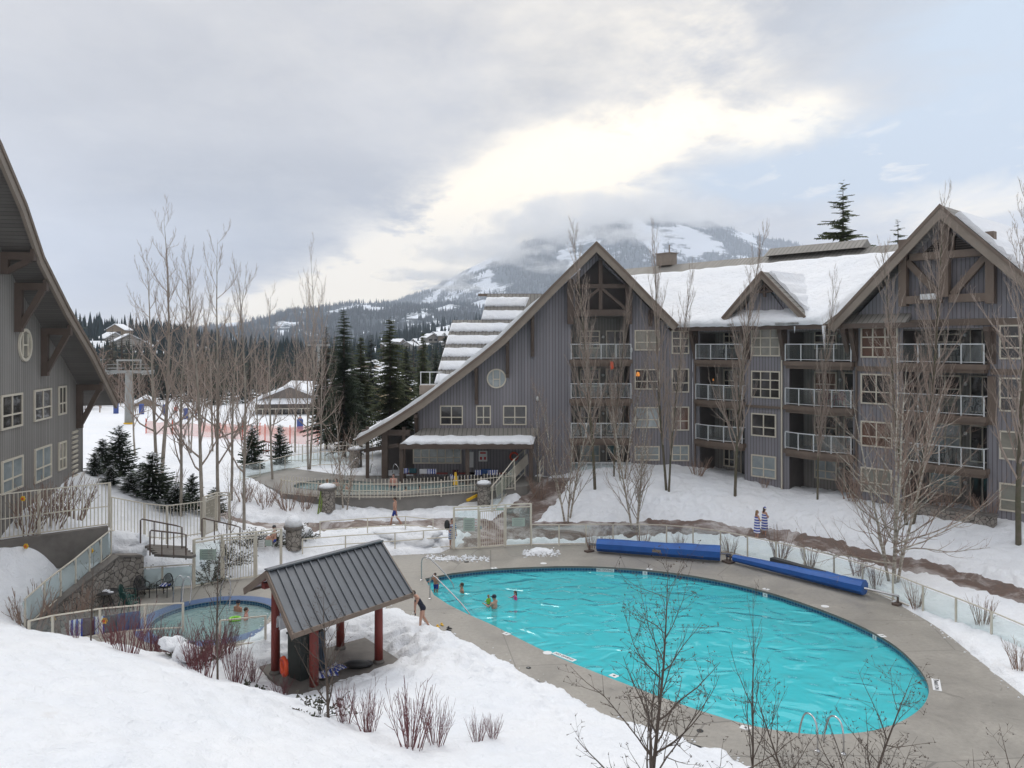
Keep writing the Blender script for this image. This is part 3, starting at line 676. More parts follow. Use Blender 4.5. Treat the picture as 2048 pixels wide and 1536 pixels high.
# ---------------------------------------------------------------- trees
M_['bark'] = mat('grey_brown_bark', (.38,.34,.29), (.20,.175,.145), 6, .85, .5, 25, stretch=(1,1,.3), gain=3)
M_['bark_dk'] = mat('dark_bark', (.105,.078,.06), (.06,.046,.038), 6, .85, .5, 25, stretch=(1,1,.3), gain=3)
M_['bark_moss'] = mat('mossy_bark', (.13,.105,.08), (.085,.085,.05), 3, .85, .5, 25, gain=4)
M_['birch'] = mat('birch_bark', (.50,.46,.40), (.20,.16,.125), 4, .75, .3, 25, stretch=(1,1,2.5), gain=3.5)
M_['twig'] = mat('grey_twigs', (.40,.325,.28), (.27,.22,.185), 4, .8)
M_['twig_r'] = mat('red_brown_twigs', (.33,.23,.18), (.22,.155,.125), 4, .8)
M_['dogwood'] = mat('dark_red_stems', (.17,.045,.05), (.10,.03,.035), 4, .6)
M_['needle'] = mat('conifer_needles', (.050,.072,.034), (.024,.040,.024), 2.2, .8, gain=3)
M_['needle_y'] = mat('yellow_green_needles', (.095,.110,.036), (.040,.056,.026), 1.8, .8, gain=3)
M_['needle_b'] = mat('brownish_needles', (.100,.078,.048), (.045,.05,.034), 1.8, .8, gain=3)
M_['needle_d'] = mat('dark_needles', (.026,.040,.030), (.014,.024,.02), 2.2, .85, gain=3)
M_['leaf'] = mat('dark_evergreen_leaves', (.028,.045,.020), (.05,.04,.022), 8, .5, gain=3)
def grow(mbs, p, d, L, r, lev, maxlev, rnd, sp, up, kids, seglen, tips=None, mi=0, minr=.004, tl=0):
    """one branch, then its side branches; mbs = (trunk mesh, crown mesh)"""
    n = max(3, int(L/seglen)); pts = [Vector(p)]; rad = [r]; d = Vector(d).normalized(); ds = []
    for i in range(n):
        w = Vector((rnd.gauss(0,1), rnd.gauss(0,1), rnd.gauss(0,1)))*(.020 if lev == 0 else .11)
        d = (d + w + Vector((0,0,up*(.5 if lev else .1)/n*2))).normalized()
        pts.append(pts[-1]+d*(L/n)); t = (i+1)/n; rad.append(max(minr*.6, r*(1-t)**.8*1.0 if lev == 0 else r*(1-.8*t))); ds.append(d.copy())
    mb = mbs[0] if lev <= tl else mbs[1]
    mb.tube(pts, rad, 7 if lev == 0 else (4 if lev == 1 else 3), mi, cap=False)
    if tips is not None and lev >= maxlev-1: tips.append((pts[-1], ds[-1]))
    if lev >= maxlev: return
    K = kids[lev]; k = int(K*rnd.uniform(.8, 1.2)) if lev else K
    start = sp[lev][0]
    for j in range(k):
        t = start+(1-start)*(j+rnd.random()*.8)/k; t = min(t, .985); f = t*n; i = min(int(f), n-1); q = pts[i].lerp(pts[i+1], f-i)
        dd = ds[i]; a = rnd.uniform(0, 6.283) if lev else j*2.4+rnd.uniform(-.5, .5); u = dd.orthogonal().normalized(); v = dd.cross(u)
        ang = R(sp[lev][1]+rnd.gauss(0, sp[lev][2])); nd_ = dd*math.cos(ang)+(u*math.cos(a)+v*math.sin(a))*math.sin(ang)
        if lev == 0: ll = L*sp[lev][3]*(1-(t-start)/(1-start)*.75)*rnd.uniform(.7, 1.15)
        else: ll = L*sp[lev][3]*(1-t*.5)*rnd.uniform(.6, 1.2)
        rr = max(minr, rad[i]*(.55 if lev == 0 else .62))
        if ll > .12: grow(mbs, q, nd_, ll, min(rr, .05+.012*ll), lev+1, maxlev, rnd, sp, up, kids, seglen*.75, tips, mi, minr, tl)
def bare_tree(name, H, r, sp, kids, up, seed, mt, mc, lean=0.0, stems=1, maxlev=3, buds=False, minr=.006, spread=.12, seglen=.7, tl=0, label=None, cat='tree', group=None):
    rnd = random.Random(seed); T, C = MB(), MB(); tips = []
    for s in range(stems):
        a = 2*math.pi*s/max(stems, 1)+rnd.random(); sc = 1 if s == 0 else rnd.uniform(.75, .97)
        off = Vector((math.cos(a), math.sin(a), 0))*(.10 if stems > 1 else 0)
        dr = Vector((math.cos(a)*spread*(stems > 1)+lean, math.sin(a)*spread*(stems > 1), 1))
        grow((T, C), off+Vector((0,0,-.3)), dr, (H+.3)*sc, r*sc, 0, maxlev, rnd, sp, up, kids, seglen, tips, minr=minr, tl=tl)
    if buds:
        for p, d in tips:
            C.ell(p, .011, 4, 3)
            for q in range(2): C.tube([p, p+Vector((rnd.gauss(0,.03), rnd.gauss(0,.03), rnd.uniform(0,.05)))], [.004, .003], 3, cap=False)
    o = empty(name, label=label, cat=cat, group=group)
    T.build('trunk', mt, o, smooth=True); C.build('crown' if cat == 'tree' else 'branches', mc, o, smooth=True)
    KIDS[o.name] = [k for k in col.objects if k.parent == o]
    return o
def place(proto, loc, rz=0.0, s=(1,1,1), label=None, group=None, first=set()):
    if proto.name in first: o = copy_tree(proto)
    else: o = proto; first.add(proto.name)
    o.location = loc; o.rotation_euler = (0, 0, rz); o.scale = s if isinstance(s, tuple) else (s, s, s)
    if label: o['label'] = label
    if group: o['group'] = group
    return o
COLUM = [(.16, 24, 7, .28), (.15, 24, 8, .45), (.2, 35, 10, .45)]
TALL = [(.20, 50, 11, .33), (.15, 34, 12, .45), (.2, 42, 12, .45)]
SPREAD = [(.22, 46, 10, .58), (.12, 36, 12, .48), (.15, 40, 14, .45)]
colums = [bare_tree('columnar_tree', 15, .105, COLUM, (44, 9, 4), .9, 100+i, M_['bark_moss'], M_['twig'], stems=1+(i == 1), minr=.0075, tl=0) for i in range(3)]
talls = [bare_tree('tall_bare_tree', 15, .125, TALL, (22, 9, 4), 1.15, 200+i, M_['bark'], M_['twig'], stems=(2,1,1,1)[i], spread=.05, minr=.0075) for i in range(4)]
birches = [bare_tree('birch_tree', 7.5, .06, [(.12, 30, 8, .45), (.15, 34, 10, .45), (.2, 40, 12, .42)], (20, 7, 4), .7, 300+i, M_['birch'], M_['twig_r'], stems=(3,2,1)[i], spread=.17, minr=.005, seglen=.5, tl=1) for i in range(3)]
bigbirch = bare_tree('birch_tree', 9.5, .075, [(.07, 52, 10, .50), (.12, 34, 10, .50), (.15, 38, 12, .45)], (20, 9, 4), .62, 340, M_['birch'], M_['twig_r'], stems=4, spread=.22, minr=.005, seglen=.5, tl=1)
G1 = 'narrow bare trees along the lodge'; G2 = 'tall bare trees left of the hot pool'; G3 = 'birches before the lodge'
def gp(px, py, Y):
    p = P(px, py, Y=Y); return (p.x, p.y, gz1(p.x, p.y)-.03)
def hgt(Y, pytop, zb): return CAMH+(HY-pytop)/FOC*Y-zb
def hfit(px, py, Y, pytop, H0): l = gp(px, py, Y); return l, hgt(Y, pytop, l[2])/H0
for i, (px, py, Y, pt, k, wx, lab) in enumerate([
    (1190,990,52.0,452,0,.75,'narrow bare tree rising before the peak of the left gable'),
    (1335,992,51.0,452,1,.65,'double stemmed narrow bare tree by the end of the left gable'),
    (1470,998,49.8,446,2,.72,'narrow bare tree before the balconies left of the dormer'),
    (1635,1010,47.6,548,0,.6,'shorter narrow bare tree before the balcony stack right of the dormer'),
    (1818,1050,43.0,395,1,.85,'thick narrow bare tree before the left half of the right gable'),
    (2037,1100,39.2,368,2,1.0,'narrow bare tree with dark foot at the right edge of the picture'),
    (1228,962,54.0,560,2,.6,'pale narrow bare tree before the recessed balconies of the left gable')]):
    l, s = hfit(px, py, Y, pt, 15); place(colums[k], l, i*1.3, (s*wx*1.15, s*wx*1.15, s), lab, G1)
for i, (px, py, Y, pt, k, wx, lab) in enumerate([
    (318,972,50.5,432,0,.95,'tallest bare tree, twin stemmed, between the left lodge and the lift tower'),
    (362,1035,43.2,545,1,.8,'bare tree with brown trunk just behind the picket fence'),
    (404,1062,42.5,500,2,.9,'dark trunked bare tree beside the open picket gate'),
    (438,1055,44.0,478,3,.8,'bare tree with straight pale trunk right of the picket gate'),
    (463,1000,49.5,545,1,.8,'bare tree behind the picket gate with thin straight trunk'),
    (488,1062,43.6,525,2,.75,'dark leaning bare tree nearest the seated bather'),
    (545,955,56,590,3,.8,'pale bare tree behind the hedge left of the hot pool'),
    (618,925,60,500,0,.62,'tall twin bare tree before the timber chalet'),
    (640,930,62,560,3,.6,'thin bare tree right beside the tall twin tree by the chalet'),
    (515,905,66,640,1,.8,'slender bare tree before the end of the orange netting'),
    (270,905,64,640,3,.9,'low bare tree right beside the lift tower'),
    (380,900,68,560,0,.6,'far twin bare tree seen over the orange netting'),
    (590,900,70,610,2,.8,'thin bare tree standing before the chalet balcony'),
    (425,905,70,600,1,.9,'bare tree behind the orange netting, between two nearer trunks')]):
    l, s = hfit(px, py, Y, pt, 15); place(talls[k], l, i*1.7+.4, (s*wx, s*wx, s), lab, G2)
for i, (px, py, Y, pt, k, wx, lab) in enumerate([
    (1135,1038,48.9,745,0,.95,'multi stemmed birch at the head of the snow bank by the ramp'),
    (1270,1062,47.6,770,0,1.0,'multi stemmed birch on the bank edge right of the ramp'),
    (1075,932,55.2,770,2,1.0,'slim birch beside the stair rail under the canopy end'),
    (1245,975,53.0,650,1,.8,'twin birch close to the lodge wall in the left gable'),
    (690,1000,49.3,790,1,1.1,'small birch spreading over the left corner of the hot pool'),
    (460,1095,41.0,930,2,1.0,'small birch sapling behind the hot tub gate')]):
    l, s = hfit(px, py, Y, pt, 7.5); place(birches[k], l, i*2.1, (s*wx, s*wx, s), lab, G3)
l, s = hfit(1786,1170,37.2,680,9.5); place(bigbirch, l, .6, (s*1.0, s*1.0, s), 'largest birch, many stemmed and spreading, beside the path behind the curved pool fence')
# foreground trees below the balcony
FG = [(.14, 48, 14, .50), (.10, 48, 14, .42), (.1, 48, 16, .42)]
def fgtree(px, Y, pt, zb, seed, kids, r, lab, up=.35, lean=0.0, stems=1, sp=FG, buds=True, spread=.3):
    x = (px-HX)/FOC*Y; zb = gz1(x, Y) if zb is None else zb; H = hgt(Y, pt, zb)
    o = bare_tree('young_tree', H, r, sp, kids, up, seed, M_['bark_dk'], M_['bark_dk'], lean=lean, stems=stems, buds=buds, minr=.0032, seglen=.28, spread=spread, label=lab)
    o.location = (x, Y, zb); return o
fgtree(1290, 13.6, 1125, None, 410, (26, 9, 5), .048, 'budding bare tree in the foreground before the middle of the pool', .3, lean=.02)
fgtree(1500, 14.5, 1185, None, 411, (14, 5, 3), .028, 'thin upright bare sapling before the pool, right of the budding tree', .8, sp=[(.25, 22, 8, .33), (.2, 30, 10, .4), (.2, 40, 10, .4)], buds=False)
fgtree(1665, 12.8, 1330, None, 413, (22, 9, 5), .042, 'low budding bare tree reaching over the pool ladder', .12, stems=3, lean=.16, spread=.55)
fgtree(657, 21.0, 1195, None, 414, (16, 6, 3), .045, 'small bare tree in the snow beside the timber shelter', .5)
fgtree(1960, 14.0, 1500, None, 415, (8, 5, 3), .03, 'bare twigs reaching in at the lower right corner', .15, lean=-.05)
fgtree(2075, 15.5, 1440, None, 416, (8, 5, 3), .03, 'bare branch tip at the right edge over the deck', .2, lean=-.18)
fgtree(182, 25.6, 1110, None, 417, (12, 5, 3), .03, 'thin bare sapling before the draped towels', .5)
fgtree(435, 23.4, 1060, None, 418, (18, 6, 3), .035, 'bare sapling before the hot tub', .6, sp=[(.18, 30, 10, .34), (.15, 36, 10, .42), (.2, 40, 10, .4)])
# shrubs
def shrub(name, H, n, seed, m, spread=.55, lev=2, thick=.008, kids=3, r0=.16, label=None, group=None):
    rnd = random.Random(seed); C = MB(); parts = []
    for s in range(n):
        a = rnd.uniform(0, 6.283); q = rnd.random()**.6*spread
        grow((C, C), (math.cos(a)*r0*rnd.random(), math.sin(a)*r0*rnd.random(), -.15), (math.cos(a)*q, math.sin(a)*q, 1), H*rnd.uniform(.65, 1.05), thick, 0, lev, rnd,
             [(.3, 26, 10, .42), (.2, 30, 10, .4), (.2, 30, 10, .4)], .5, (kids, 2, 2), H/7, minr=thick*.45)
    o = C.build(name, m, smooth=True); return tag(o, label, 'shrub', group)
dog = [shrub('dogwood_shrub', 1.0, 26, 500+i, M_['dogwood'], thick=.0085, kids=6) for i in range(3)]
brn = [shrub('bare_shrub', 1.0, 22, 520+i, M_['twig_r'], thick=.011, kids=4) for i in range(3)]
def shrubs(protos, lst, group, first=set()):
    for i, (px, Y, h, wx, lab) in enumerate(lst):
        x = (px-HX)/FOC*Y; z = gz1(x, Y); pr_ = protos[i % len(protos)]
        o = pr_.copy() if pr_.name in first else pr_; 
        if pr_.name in first: col.objects.link(o)
        first.add(pr_.name); o.location = (x, Y, z); o.rotation_euler = (0, 0, i*2.3); o.scale = (h*wx, h*wx, h); o['label'] = lab; o['group'] = group
shrubs(dog, [(820,20.0,2.0,.75,'largest red stemmed shrub in the foreground snow'),(735,21.0,1.5,.8,'red stemmed shrub between the small tree and the largest red shrub'),
    (690,21.3,1.25,.8,'red stemmed shrub right beside the small tree'),(870,20.6,1.4,.8,'leaning red stemmed shrub right of the largest red shrub'),(955,21.3,.95,.75,'small sparse red stemmed shrub alone on the snow'),(985,21.6,.75,1.0,'smallest red shrub, right of the lone sparse one'),
    (255,24.2,1.9,.85,'red brown shrub on the crest before the hot tub railing'),(405,23.9,1.9,.8,'red brown shrub on the crest before the hot tub'),(470,24.6,1.6,.8,'red twigged shrub left of the timber shelter'),(360,26.8,1.3,1.2,'bushy red brown shrub against the hot tub fence'),(330,27.4,1.1,1.2,'low red brown shrub with snow behind the crest'),(300,27.6,1.5,1.1,'dense red brown shrub leaning on the towel fence'),(430,27.6,1.6,1.0,'red brown shrub screening the middle of the hot tub'),(455,28.3,1.3,1.1,'twiggy shrub at the right side of the hot tub fence'),(390,25.4,1.2,1.2,'low spreading shrub between the snow lumps'),(225,26.4,1.3,1.0,'brown shrub before the blue towels'),(505,26.4,1.0,1.1,'low twigs at the foot of the shelter snow bank'),(560,25.2,.8,1.3,'tangled red shrub at the foot of the shelter pad'),(150,26.4,.8,.9,'small twiggy shrub at the left end of the crest')], 'red stemmed shrubs in the foreground snow')
shrubs(brn, [(1182,44.7,1.5,.75,'leafless shrub behind the fence, left end of the blue covers'),(1215,45.0,1.3,.8,'leafless shrub behind the fence over the left blue cover end'),(1285,44.9,1.4,.8,'leafless shrub behind the fence over the middle of the left blue cover'),
    (1362,44.6,1.3,.8,'leafless shrub behind the fence over the right part of the left blue cover'),(1460,43.6,1.5,.8,'leafless shrub behind the fence above the gap between the covers'),(1560,41.9,2.1,.85,'dense tall leafless shrub by the path near the two towelled women'),
    (1620,40.6,1.7,.8,'leafless shrub behind the fence right of the dense tall one'),(1716,38.5,1.6,.8,'leafless shrub behind the fence beyond the right blue cover'),(1752,37.0,1.4,.8,'leafless shrub just left of the largest birch'),(1832,34.2,1.4,.8,'leafless shrub right of the largest birch by the fence'),
    (1965,31.5,1.4,.9,'leafless shrub behind the fence near the right edge'),(2040,27.5,1.3,.9,'leafless shrub at the right edge behind the fence'),(1530,51.3,1.0,1.0,'low leafless shrub at the lodge foot under the lowest window'),
    (1880,44.0,2.2,1.1,'wide leafless shrub against the stone base of the lodge'),(1975,42.2,2.0,1.1,'leafless shrub against the stone base near the right edge'),(1700,47.0,2.3,1.1,'wide leafless shrub at the lodge foot left of the stone base'),
    (1395,54.0,1.6,1.3,'brown shrub at the lodge foot left of the balcony stack'),(1080,52.6,2.0,1.0,'leafless shrub beside the ramp under the canopy end'),
    (490,50.0,1.9,1.2,'brown hedge shrub at the left end of the hot pool hedge'),(530,49.6,1.9,1.2,'brown hedge shrub, second from the left along the hot pool'),(575,49.3,1.8,1.2,'brown hedge shrub in the middle of the hot pool hedge'),(610,49.2,1.7,1.1,'brown hedge shrub next to the stone pillar by the hot pool'),
    (100,35.6,2.6,1.2,'reddish shrub against the left lodge behind the railing'),(150,37.5,2.3,1.2,'reddish shrub at the far corner of the left lodge'),(55,34.4,2.4,1.2,'reddish shrub under the windows of the left lodge'),(60,30.8,2.2,1.0,'arching bare shrub below the left railing'),(140,31.8,2.6,1.0,'tall arching bare shrub spilling over the railing'),
    (340,46,2.0,1.0,'reddish shrub right of the snow dusted pines')], 'leafless brown shrubs round the pool')
# conifers
def frond(mb, p, d, L, w, rnd, droop=.35, n=7, mi=0):
    d = Vector(d).normalized(); s = d.cross(Vector((0,0,1)))
    if s.length < .05: s = Vector((1,0,0))
    s.normalize(); q = Vector(p); prev = q.copy()
    for i in range(n):
        t = (i+1)/n; d2 = (d+Vector((0,0,-droop*t))).normalized(); nx = prev+d2*(L/n); ww = w*(1-t*.75)*rnd.uniform(.7, 1.3)
        for sg in (-1, 1):
            tip = prev+d2*(L/n)*rnd.uniform(.9, 1.9)+s*sg*ww+Vector((0,0,rnd.uniform(-.5,.15)*ww))
            mb.add([prev-Vector((0,0,.03*L)), nx+Vector((0,0,.02*L)), tip], [(0,1,2)], mi)
        mb.add([prev+Vector((0,0,.02)), nx, prev+d2*(L/n)*.6+Vector((0,0,-.35*ww-.02))], [(0,1,2)], mi)
        prev = nx
def conifer(name, H, Rw, seed, mn, whorls=34, per=8, base=.12, droop=.3, dens=7, top=.06, shape=.85, irregular=.25, label=None, group=None, snowy=False):
    rnd = random.Random(seed); T, C = MB(), MB()
    T.tube([(0,0,-.3), (0,0,H*.5), (0,0,H*.99)], [H*.013+.03, H*.008+.02, .015], 7, cap=False)
    for k in range(whorls):
        t = k/(whorls-1); z = H*(base+(1-base)*t**.95); r = Rw*((1-t)**shape)*(1 if t > .08 else .75)+H*top*.25
        for j in range(max(3, int(per*(1-t*.5)))):
            if rnd.random() < irregular*.5: continue
            a = rnd.uniform(0, 6.283); L = r*rnd.uniform(1-irregular, 1+irregular*.6)
            frond(C, (0,0,z+rnd.uniform(-.02,.02)*H), (math.cos(a), math.sin(a), .25*(t-.3)), L, L*.34+.10, rnd, droop, dens)
    o = empty(name, label=label, cat='tree', group=group); T.build('trunk', M_['bark_dk'], o, smooth=True)
    cr = C.build('crown', mn, o)
    if snowy:
        S = MB()
        for k in range(260):
            t = rnd.random(); a = rnd.uniform(0, 6.283); z = H*(base+(1-base)*t); r = Rw*((1-t)**shape)*rnd.uniform(.4, 1)
            d = Vector((math.cos(a), math.sin(a), -.2)); c = Vector((math.cos(a)*r, math.sin(a)*r, z-.1*r)); s = Vector((-d.y, d.x, 0)); l = .10+.10*rnd.random()
            S.add([c-d*l, c+s*.045, c+d*l, c-s*.045, c+Vector((0,0,.05))], [(0,1,4),(1,2,4),(2,3,4),(3,0,4)])
        S.build('snow_clumps', M_['roof_snow'], cr)
    KIDS[o.name] = [k for k in col.objects if k.parent == o]; KIDS[cr.name] = [k for k in col.objects if k.parent == cr]
    return o
con = [conifer('spruce_tree', 12, 2.0, 600, M_['needle'], 58, 13, dens=8, shape=.75), conifer('spruce_tree', 12, 2.0, 601, M_['needle_b'], 46, 10, irregular=.4, shape=.75), conifer('spruce_tree', 12, 1.9, 602, M_['needle_y'], 60, 13, irregular=.3, dens=8, shape=.6), conifer('spruce_tree', 12, 2.5, 603, M_['needle_d'], 40, 11, shape=.75)]
G4 = 'spruces between the ski slope and the lodge'
for i, (px, Y, pt, zb, k, wx, lab) in enumerate([
    (688,66,618,1.6,0,1.0,'tallest slender dark spruce left of the lodge roof'),(652,72,652,1.5,1,1.0,'brownish spruce just left of the tallest spruce'),(722,74,672,1.4,2,1.0,'yellow green spruce between the two tallest'),
    (780,68,636,1.5,2,1.1,'tall dense yellow green spruce nearest the lodge roof eave'),(742,108,668,1.0,3,1.0,'dark spruce far behind between the two tallest'),(812,82,690,1.4,2,1.2,'spruce right of the tall dense one, half hidden by the eave'),
    (846,96,664,1.2,2,.8,'narrow spruce before the striped snowy roof'),(872,100,690,1.2,0,.9,'small spruce touching the striped snowy roof'),(668,100,700,1.0,1,1.1,'brown spruce behind the twin bare tree'),
    (705,120,712,.8,3,1.1,'dark background spruce behind the yellow green one'),(890,118,655,1.0,3,.8,'dark spruce tip above the striped roof edge'),(640,95,720,1.0,0,1.0,'short spruce right behind the chalet end')]):
    x = (px-HX)/FOC*Y; H = hgt(Y, pt, zb); s = H/12; wx *= .95; place(con[k], (x, Y, zb-.1), i*1.1, (wx*min(s, 1.25), wx*min(s, 1.25), s), lab, G4)
o = conifer('hemlock_tree', 19, 5.4, 610, M_['needle_y'], 46, 9, base=.2, droop=.12, dens=13, shape=.95, irregular=.5, label='lone open branched conifer standing above the lodge roof ridge')
p = P(1686, 500, Y=76); o.location = (p.x, p.y, hgt(76, 366, 0)-19)
o = conifer('hemlock_tree', 14, 3.2, 611, M_['needle_y'], 32, 7, base=.3, droop=.1, dens=9, shape=.95, irregular=.55, label='smaller conifer tip beside the right gable slope')
p = P(1796, 500, Y=80); o.location = (p.x, p.y, hgt(80, 440, 0)-14)
o = conifer('spruce_tree', 14, 3.3, 612, M_['needle'], 30, 8, label='dark conifer top showing past the left lodge roof'); p = P(160, 640, Y=120); o.location = (p.x, p.y, hgt(120, 630, 0)-14)
pine = [conifer('snowy_pine', 4, 1.75, 620+i, M_['needle'], 26, 11, base=.03, droop=-.2, dens=8, shape=.55, irregular=.35, snowy=True) for i in range(2)]
for i, (px, Y, pt, wx, lab) in enumerate([(205,45.5,878,1.0,'snow dusted pine nearest the left lodge'),(238,46.5,852,.95,'tallest snow dusted pine by the left lodge'),(285,45.5,925,1.25,'low wide snow dusted pine right of the tallest'),(330,45.0,955,1.2,'low pine against the bare tree trunks'),(262,43.5,945,1.5,'front snow dusted pine just behind the fence'),(222,43.2,930,1.4,'bushy snow dusted pine at the corner of the left lodge'),(305,44.0,905,1.2,'bushy pine touching the tallest twin bare tree'),(352,43.6,968,1.5,'low spreading pine behind the picket fence post'),(190,44.0,905,1.1,'snow dusted pine tight against the left lodge wall'),(430,45.2,975,1.2,'low pine behind the open picket gate'),
    (385,44.8,948,.9,'pine low between the bare trunks'),(505,60,850,.8,'small open pine before the orange netting'),(560,62,850,.7,'small pine left of the stone bench arch')]):
    x = (px-HX)/FOC*Y; z = gz1(x, Y); s = hgt(Y, pt, z)/4; place(pine[i % 2], (x, Y, z), i, (s*wx, s*wx, s), lab, 'snow dusted pines left of the hot pool')
# low broad evergreen shrubs
def evergreen(name, H, Rw, n, seed, label, loc, group=None):
    rnd = random.Random(seed); C = MB(); S = MB()
    for k in range(n):
        a = rnd.uniform(0, 6.283); r = Rw*rnd.random()**.5; d = Vector((math.cos(a)*r/Rw, math.sin(a)*r/Rw, 1.1-r/Rw)).normalized(); p0 = Vector((math.cos(a)*r*.3, math.sin(a)*r*.3, 0)); L = H*rnd.uniform(.6, 1.1)
        S.tube([p0, p0+d*L*.9], [.012, .006], 3, cap=False)
        for q in range(12):
            t = rnd.uniform(.35, 1); c = p0+d*L*t; v = Vector((rnd.gauss(0,1), rnd.gauss(0,1), rnd.gauss(0,.6))).normalized(); w = v.orthogonal().normalized()*.03; l = rnd.uniform(.07, .13)
            C.add([c, c+v*l*.5+w, c+v*l, c+v*l*.5-w], [(0,1,2,3)])
    o = empty(name, loc, 0, label, 'shrub', group); S.build('stem', M_['bark_dk'], o); C.build('foliage', M_['leaf'], o); return o
G5 = 'low evergreen shrubs in the snow'
for i, (px, Y, H, Rw, n, lab) in enumerate([(600,43.5,1.0,.8,60,'small evergreen shrub in front of the stone pillar by the path'),(500,41.5,1.1,.9,60,'evergreen shrub by the seated bather'),(455,39.8,1.2,1.0,70,'dark evergreen shrub behind the hot tub gate'),
    (420,38.6,1.1,.9,60,'snow laden evergreen shrub behind the grey green gate sign'),(272,37.2,1.5,1.1,110,'rounded bush half buried in snow at the top of the glass fence'),(640,21.6,1.0,.28,22,'narrow leafy evergreen beside the small foreground tree'),(500,24.9,.5,.25,14,'tiny leafy plant in the snow left of the life ring'),
    (385,26.2,.8,.7,60,'dark bush under snow lumps before the hot tub'),(545,42.2,.9,.8,50,'evergreen shrub right of the seated bather')]):
    x = (px-HX)/FOC*Y; evergreen('evergreen_shrub', H, Rw, n, 700+i, lab, (x, Y, gz1(x, Y)-.1), G5)
# forest behind the slope: single trees, then a mass
low = [conifer('forest_conifer', 14, 2.7, 640+i, M_[('needle_b','needle_d','needle')[i]], 20, 8, dens=4, irregular=.35) for i in range(3)]
rnd = random.Random(31); nF = 0
for i in range(230):
    Y = rnd.uniform(135, 270); px = rnd.uniform(150, 905); 
    if Y < 160 and 500 < px < 790: Y += 60
    zb = -2-(Y-135)*.03; H = rnd.uniform(11, 17)
    x = (px-HX)/FOC*Y; place(low[i % 3], (x, Y, zb), rnd.random()*6, (H/14*rnd.uniform(.8,1.2),)*2+(H/14,), 'dark conifer in the wood beyond the ski slope', 'conifers of the wood beyond the ski slope')
fb = [bare_tree('bare_forest_tree', 11, .10, TALL, (14, 5, 3), .5, 660+i, M_['twig'], M_['twig_r'], minr=.02, maxlev=3, seglen=1.2) for i in range(2)]
for i in range(30):
    Y = rnd.uniform(112, 150); px = rnd.uniform(165, 660); x = (px-HX)/FOC*Y
    if 500 < px < 700 and Y < 125: Y = 150; x = (px-HX)/FOC*Y
    s = rnd.uniform(.6, 1.0); place(fb[i % 2], (x, Y, .3), rnd.random()*6, (s*1.2, s*1.2, s), 'reddish bare tree along the far edge of the ski slope', 'bare trees along the far edge of the ski slope')
mb = MB(); r_ = random.Random(5)
for k in range(2600):
    Y = r_.uniform(270, 900); px = r_.uniform(120, 1000); X = (px-HX)/FOC*Y; z = -6-(Y-270)*.012; hh = r_.uniform(11, 20); w = hh*.17
    for q in range(3):
        zz = z+hh*q*.28; ww = w*(1-q*.27); a0 = r_.random()*3
        mb.add([(X+ww*math.cos(a0+i*1.257), Y+ww*math.sin(a0+i*1.257), zz) for i in range(5)]+[(X, Y, zz+hh*(.5-.03*q))], [(i, (i+1) % 5, 5) for i in range(5)])
tag(mb.build('valley_forest', M_['far_tree']), kind='stuff')
# ---------------------------------------------------------------- lodges
class Frame:
    def __init__(s, O, u):
        s.O = Vector(O); s.u = Vector(u).normalized(); s.n = Vector((-s.u.y, s.u.x))      # n points into the building
        s.M = Matrix(((s.u.x, s.n.x, 0, s.O.x), (s.u.y, s.n.y, 0, s.O.y), (0, 0, 1, 0), (0, 0, 0, 1)))
    def hit(s, px, py, d=0.0):
        k = (px-HX)/FOC; o = s.O + s.n*d                        # X = k Y
        t = (k*o.y-o.x)/(s.u.x-k*s.u.y); Y = o.y+t*s.u.y
        return t, CAMH-(py-HY)/FOC*Y
    def S(s, px, d=0.0): return s.hit(px, HY, d)[0]
class Bld:
    def __init__(s, name, loc, label):
        s.root = empty(name, loc, 0, label, 'lodge' if 'lodge' in name else 'house'); s.T = Matrix.Translation(-Vector(loc))
    def part(s, mb, name, m, F=None, parent=None, smooth=False, fixn=False):
        M = (s.T @ F.M) if parent is None and F else (s.T if parent is None else None)
        return mb.build(name, m, parent or s.root, smooth=smooth, M=M, fixn=fixn)
PROUD = .02
def window(B, F, s0, s1, z0, z1, nx=2, ny=2, pane='pane', y=0.0, split=None):
    fr = MB(); w = .085; y0, y1 = y-.075, y-.0
    def r(a, b, c, d, yy=y0): fr.box(((a+b)/2, (yy+y1)/2, (c+d)/2), (abs(b-a), y1-yy, abs(d-c)))
    r(s0, s0+w, z0, z1); r(s1-w, s1, z0, z1); r(s0+w, s1-w, z1-w, z1); r(s0+w, s1-w, z0, z0+w)
    xs = [s0+(s1-s0)*(i/nx) for i in range(1, nx)] if split is None else [s0+(s1-s0)*split]
    for x in xs: r(x-.035, x+.035, z0+w, z1-w, y0+.012)
    zs = [z0+(z1-z0)*i/ny for i in range(1, ny)] if ny != 2 else [z0+(z1-z0)*.40]
    e = [s0+w]+[q for x in xs for q in (x-.035, x+.035)]+[s1-w]
    for z in zs:
        for i in range(0, len(e), 2): r(e[i], e[i+1], z-.035, z+.035, y0+.012)
    f = B.part(fr, 'window', M_['wframe'], F)
    p = MB(); p.box(((s0+s1)/2, y-.0125, (z0+z1)/2), (s1-s0-.06, .025, z1-z0-.06)); B.part(p, 'pane', M_[pane], parent=f)
    return f
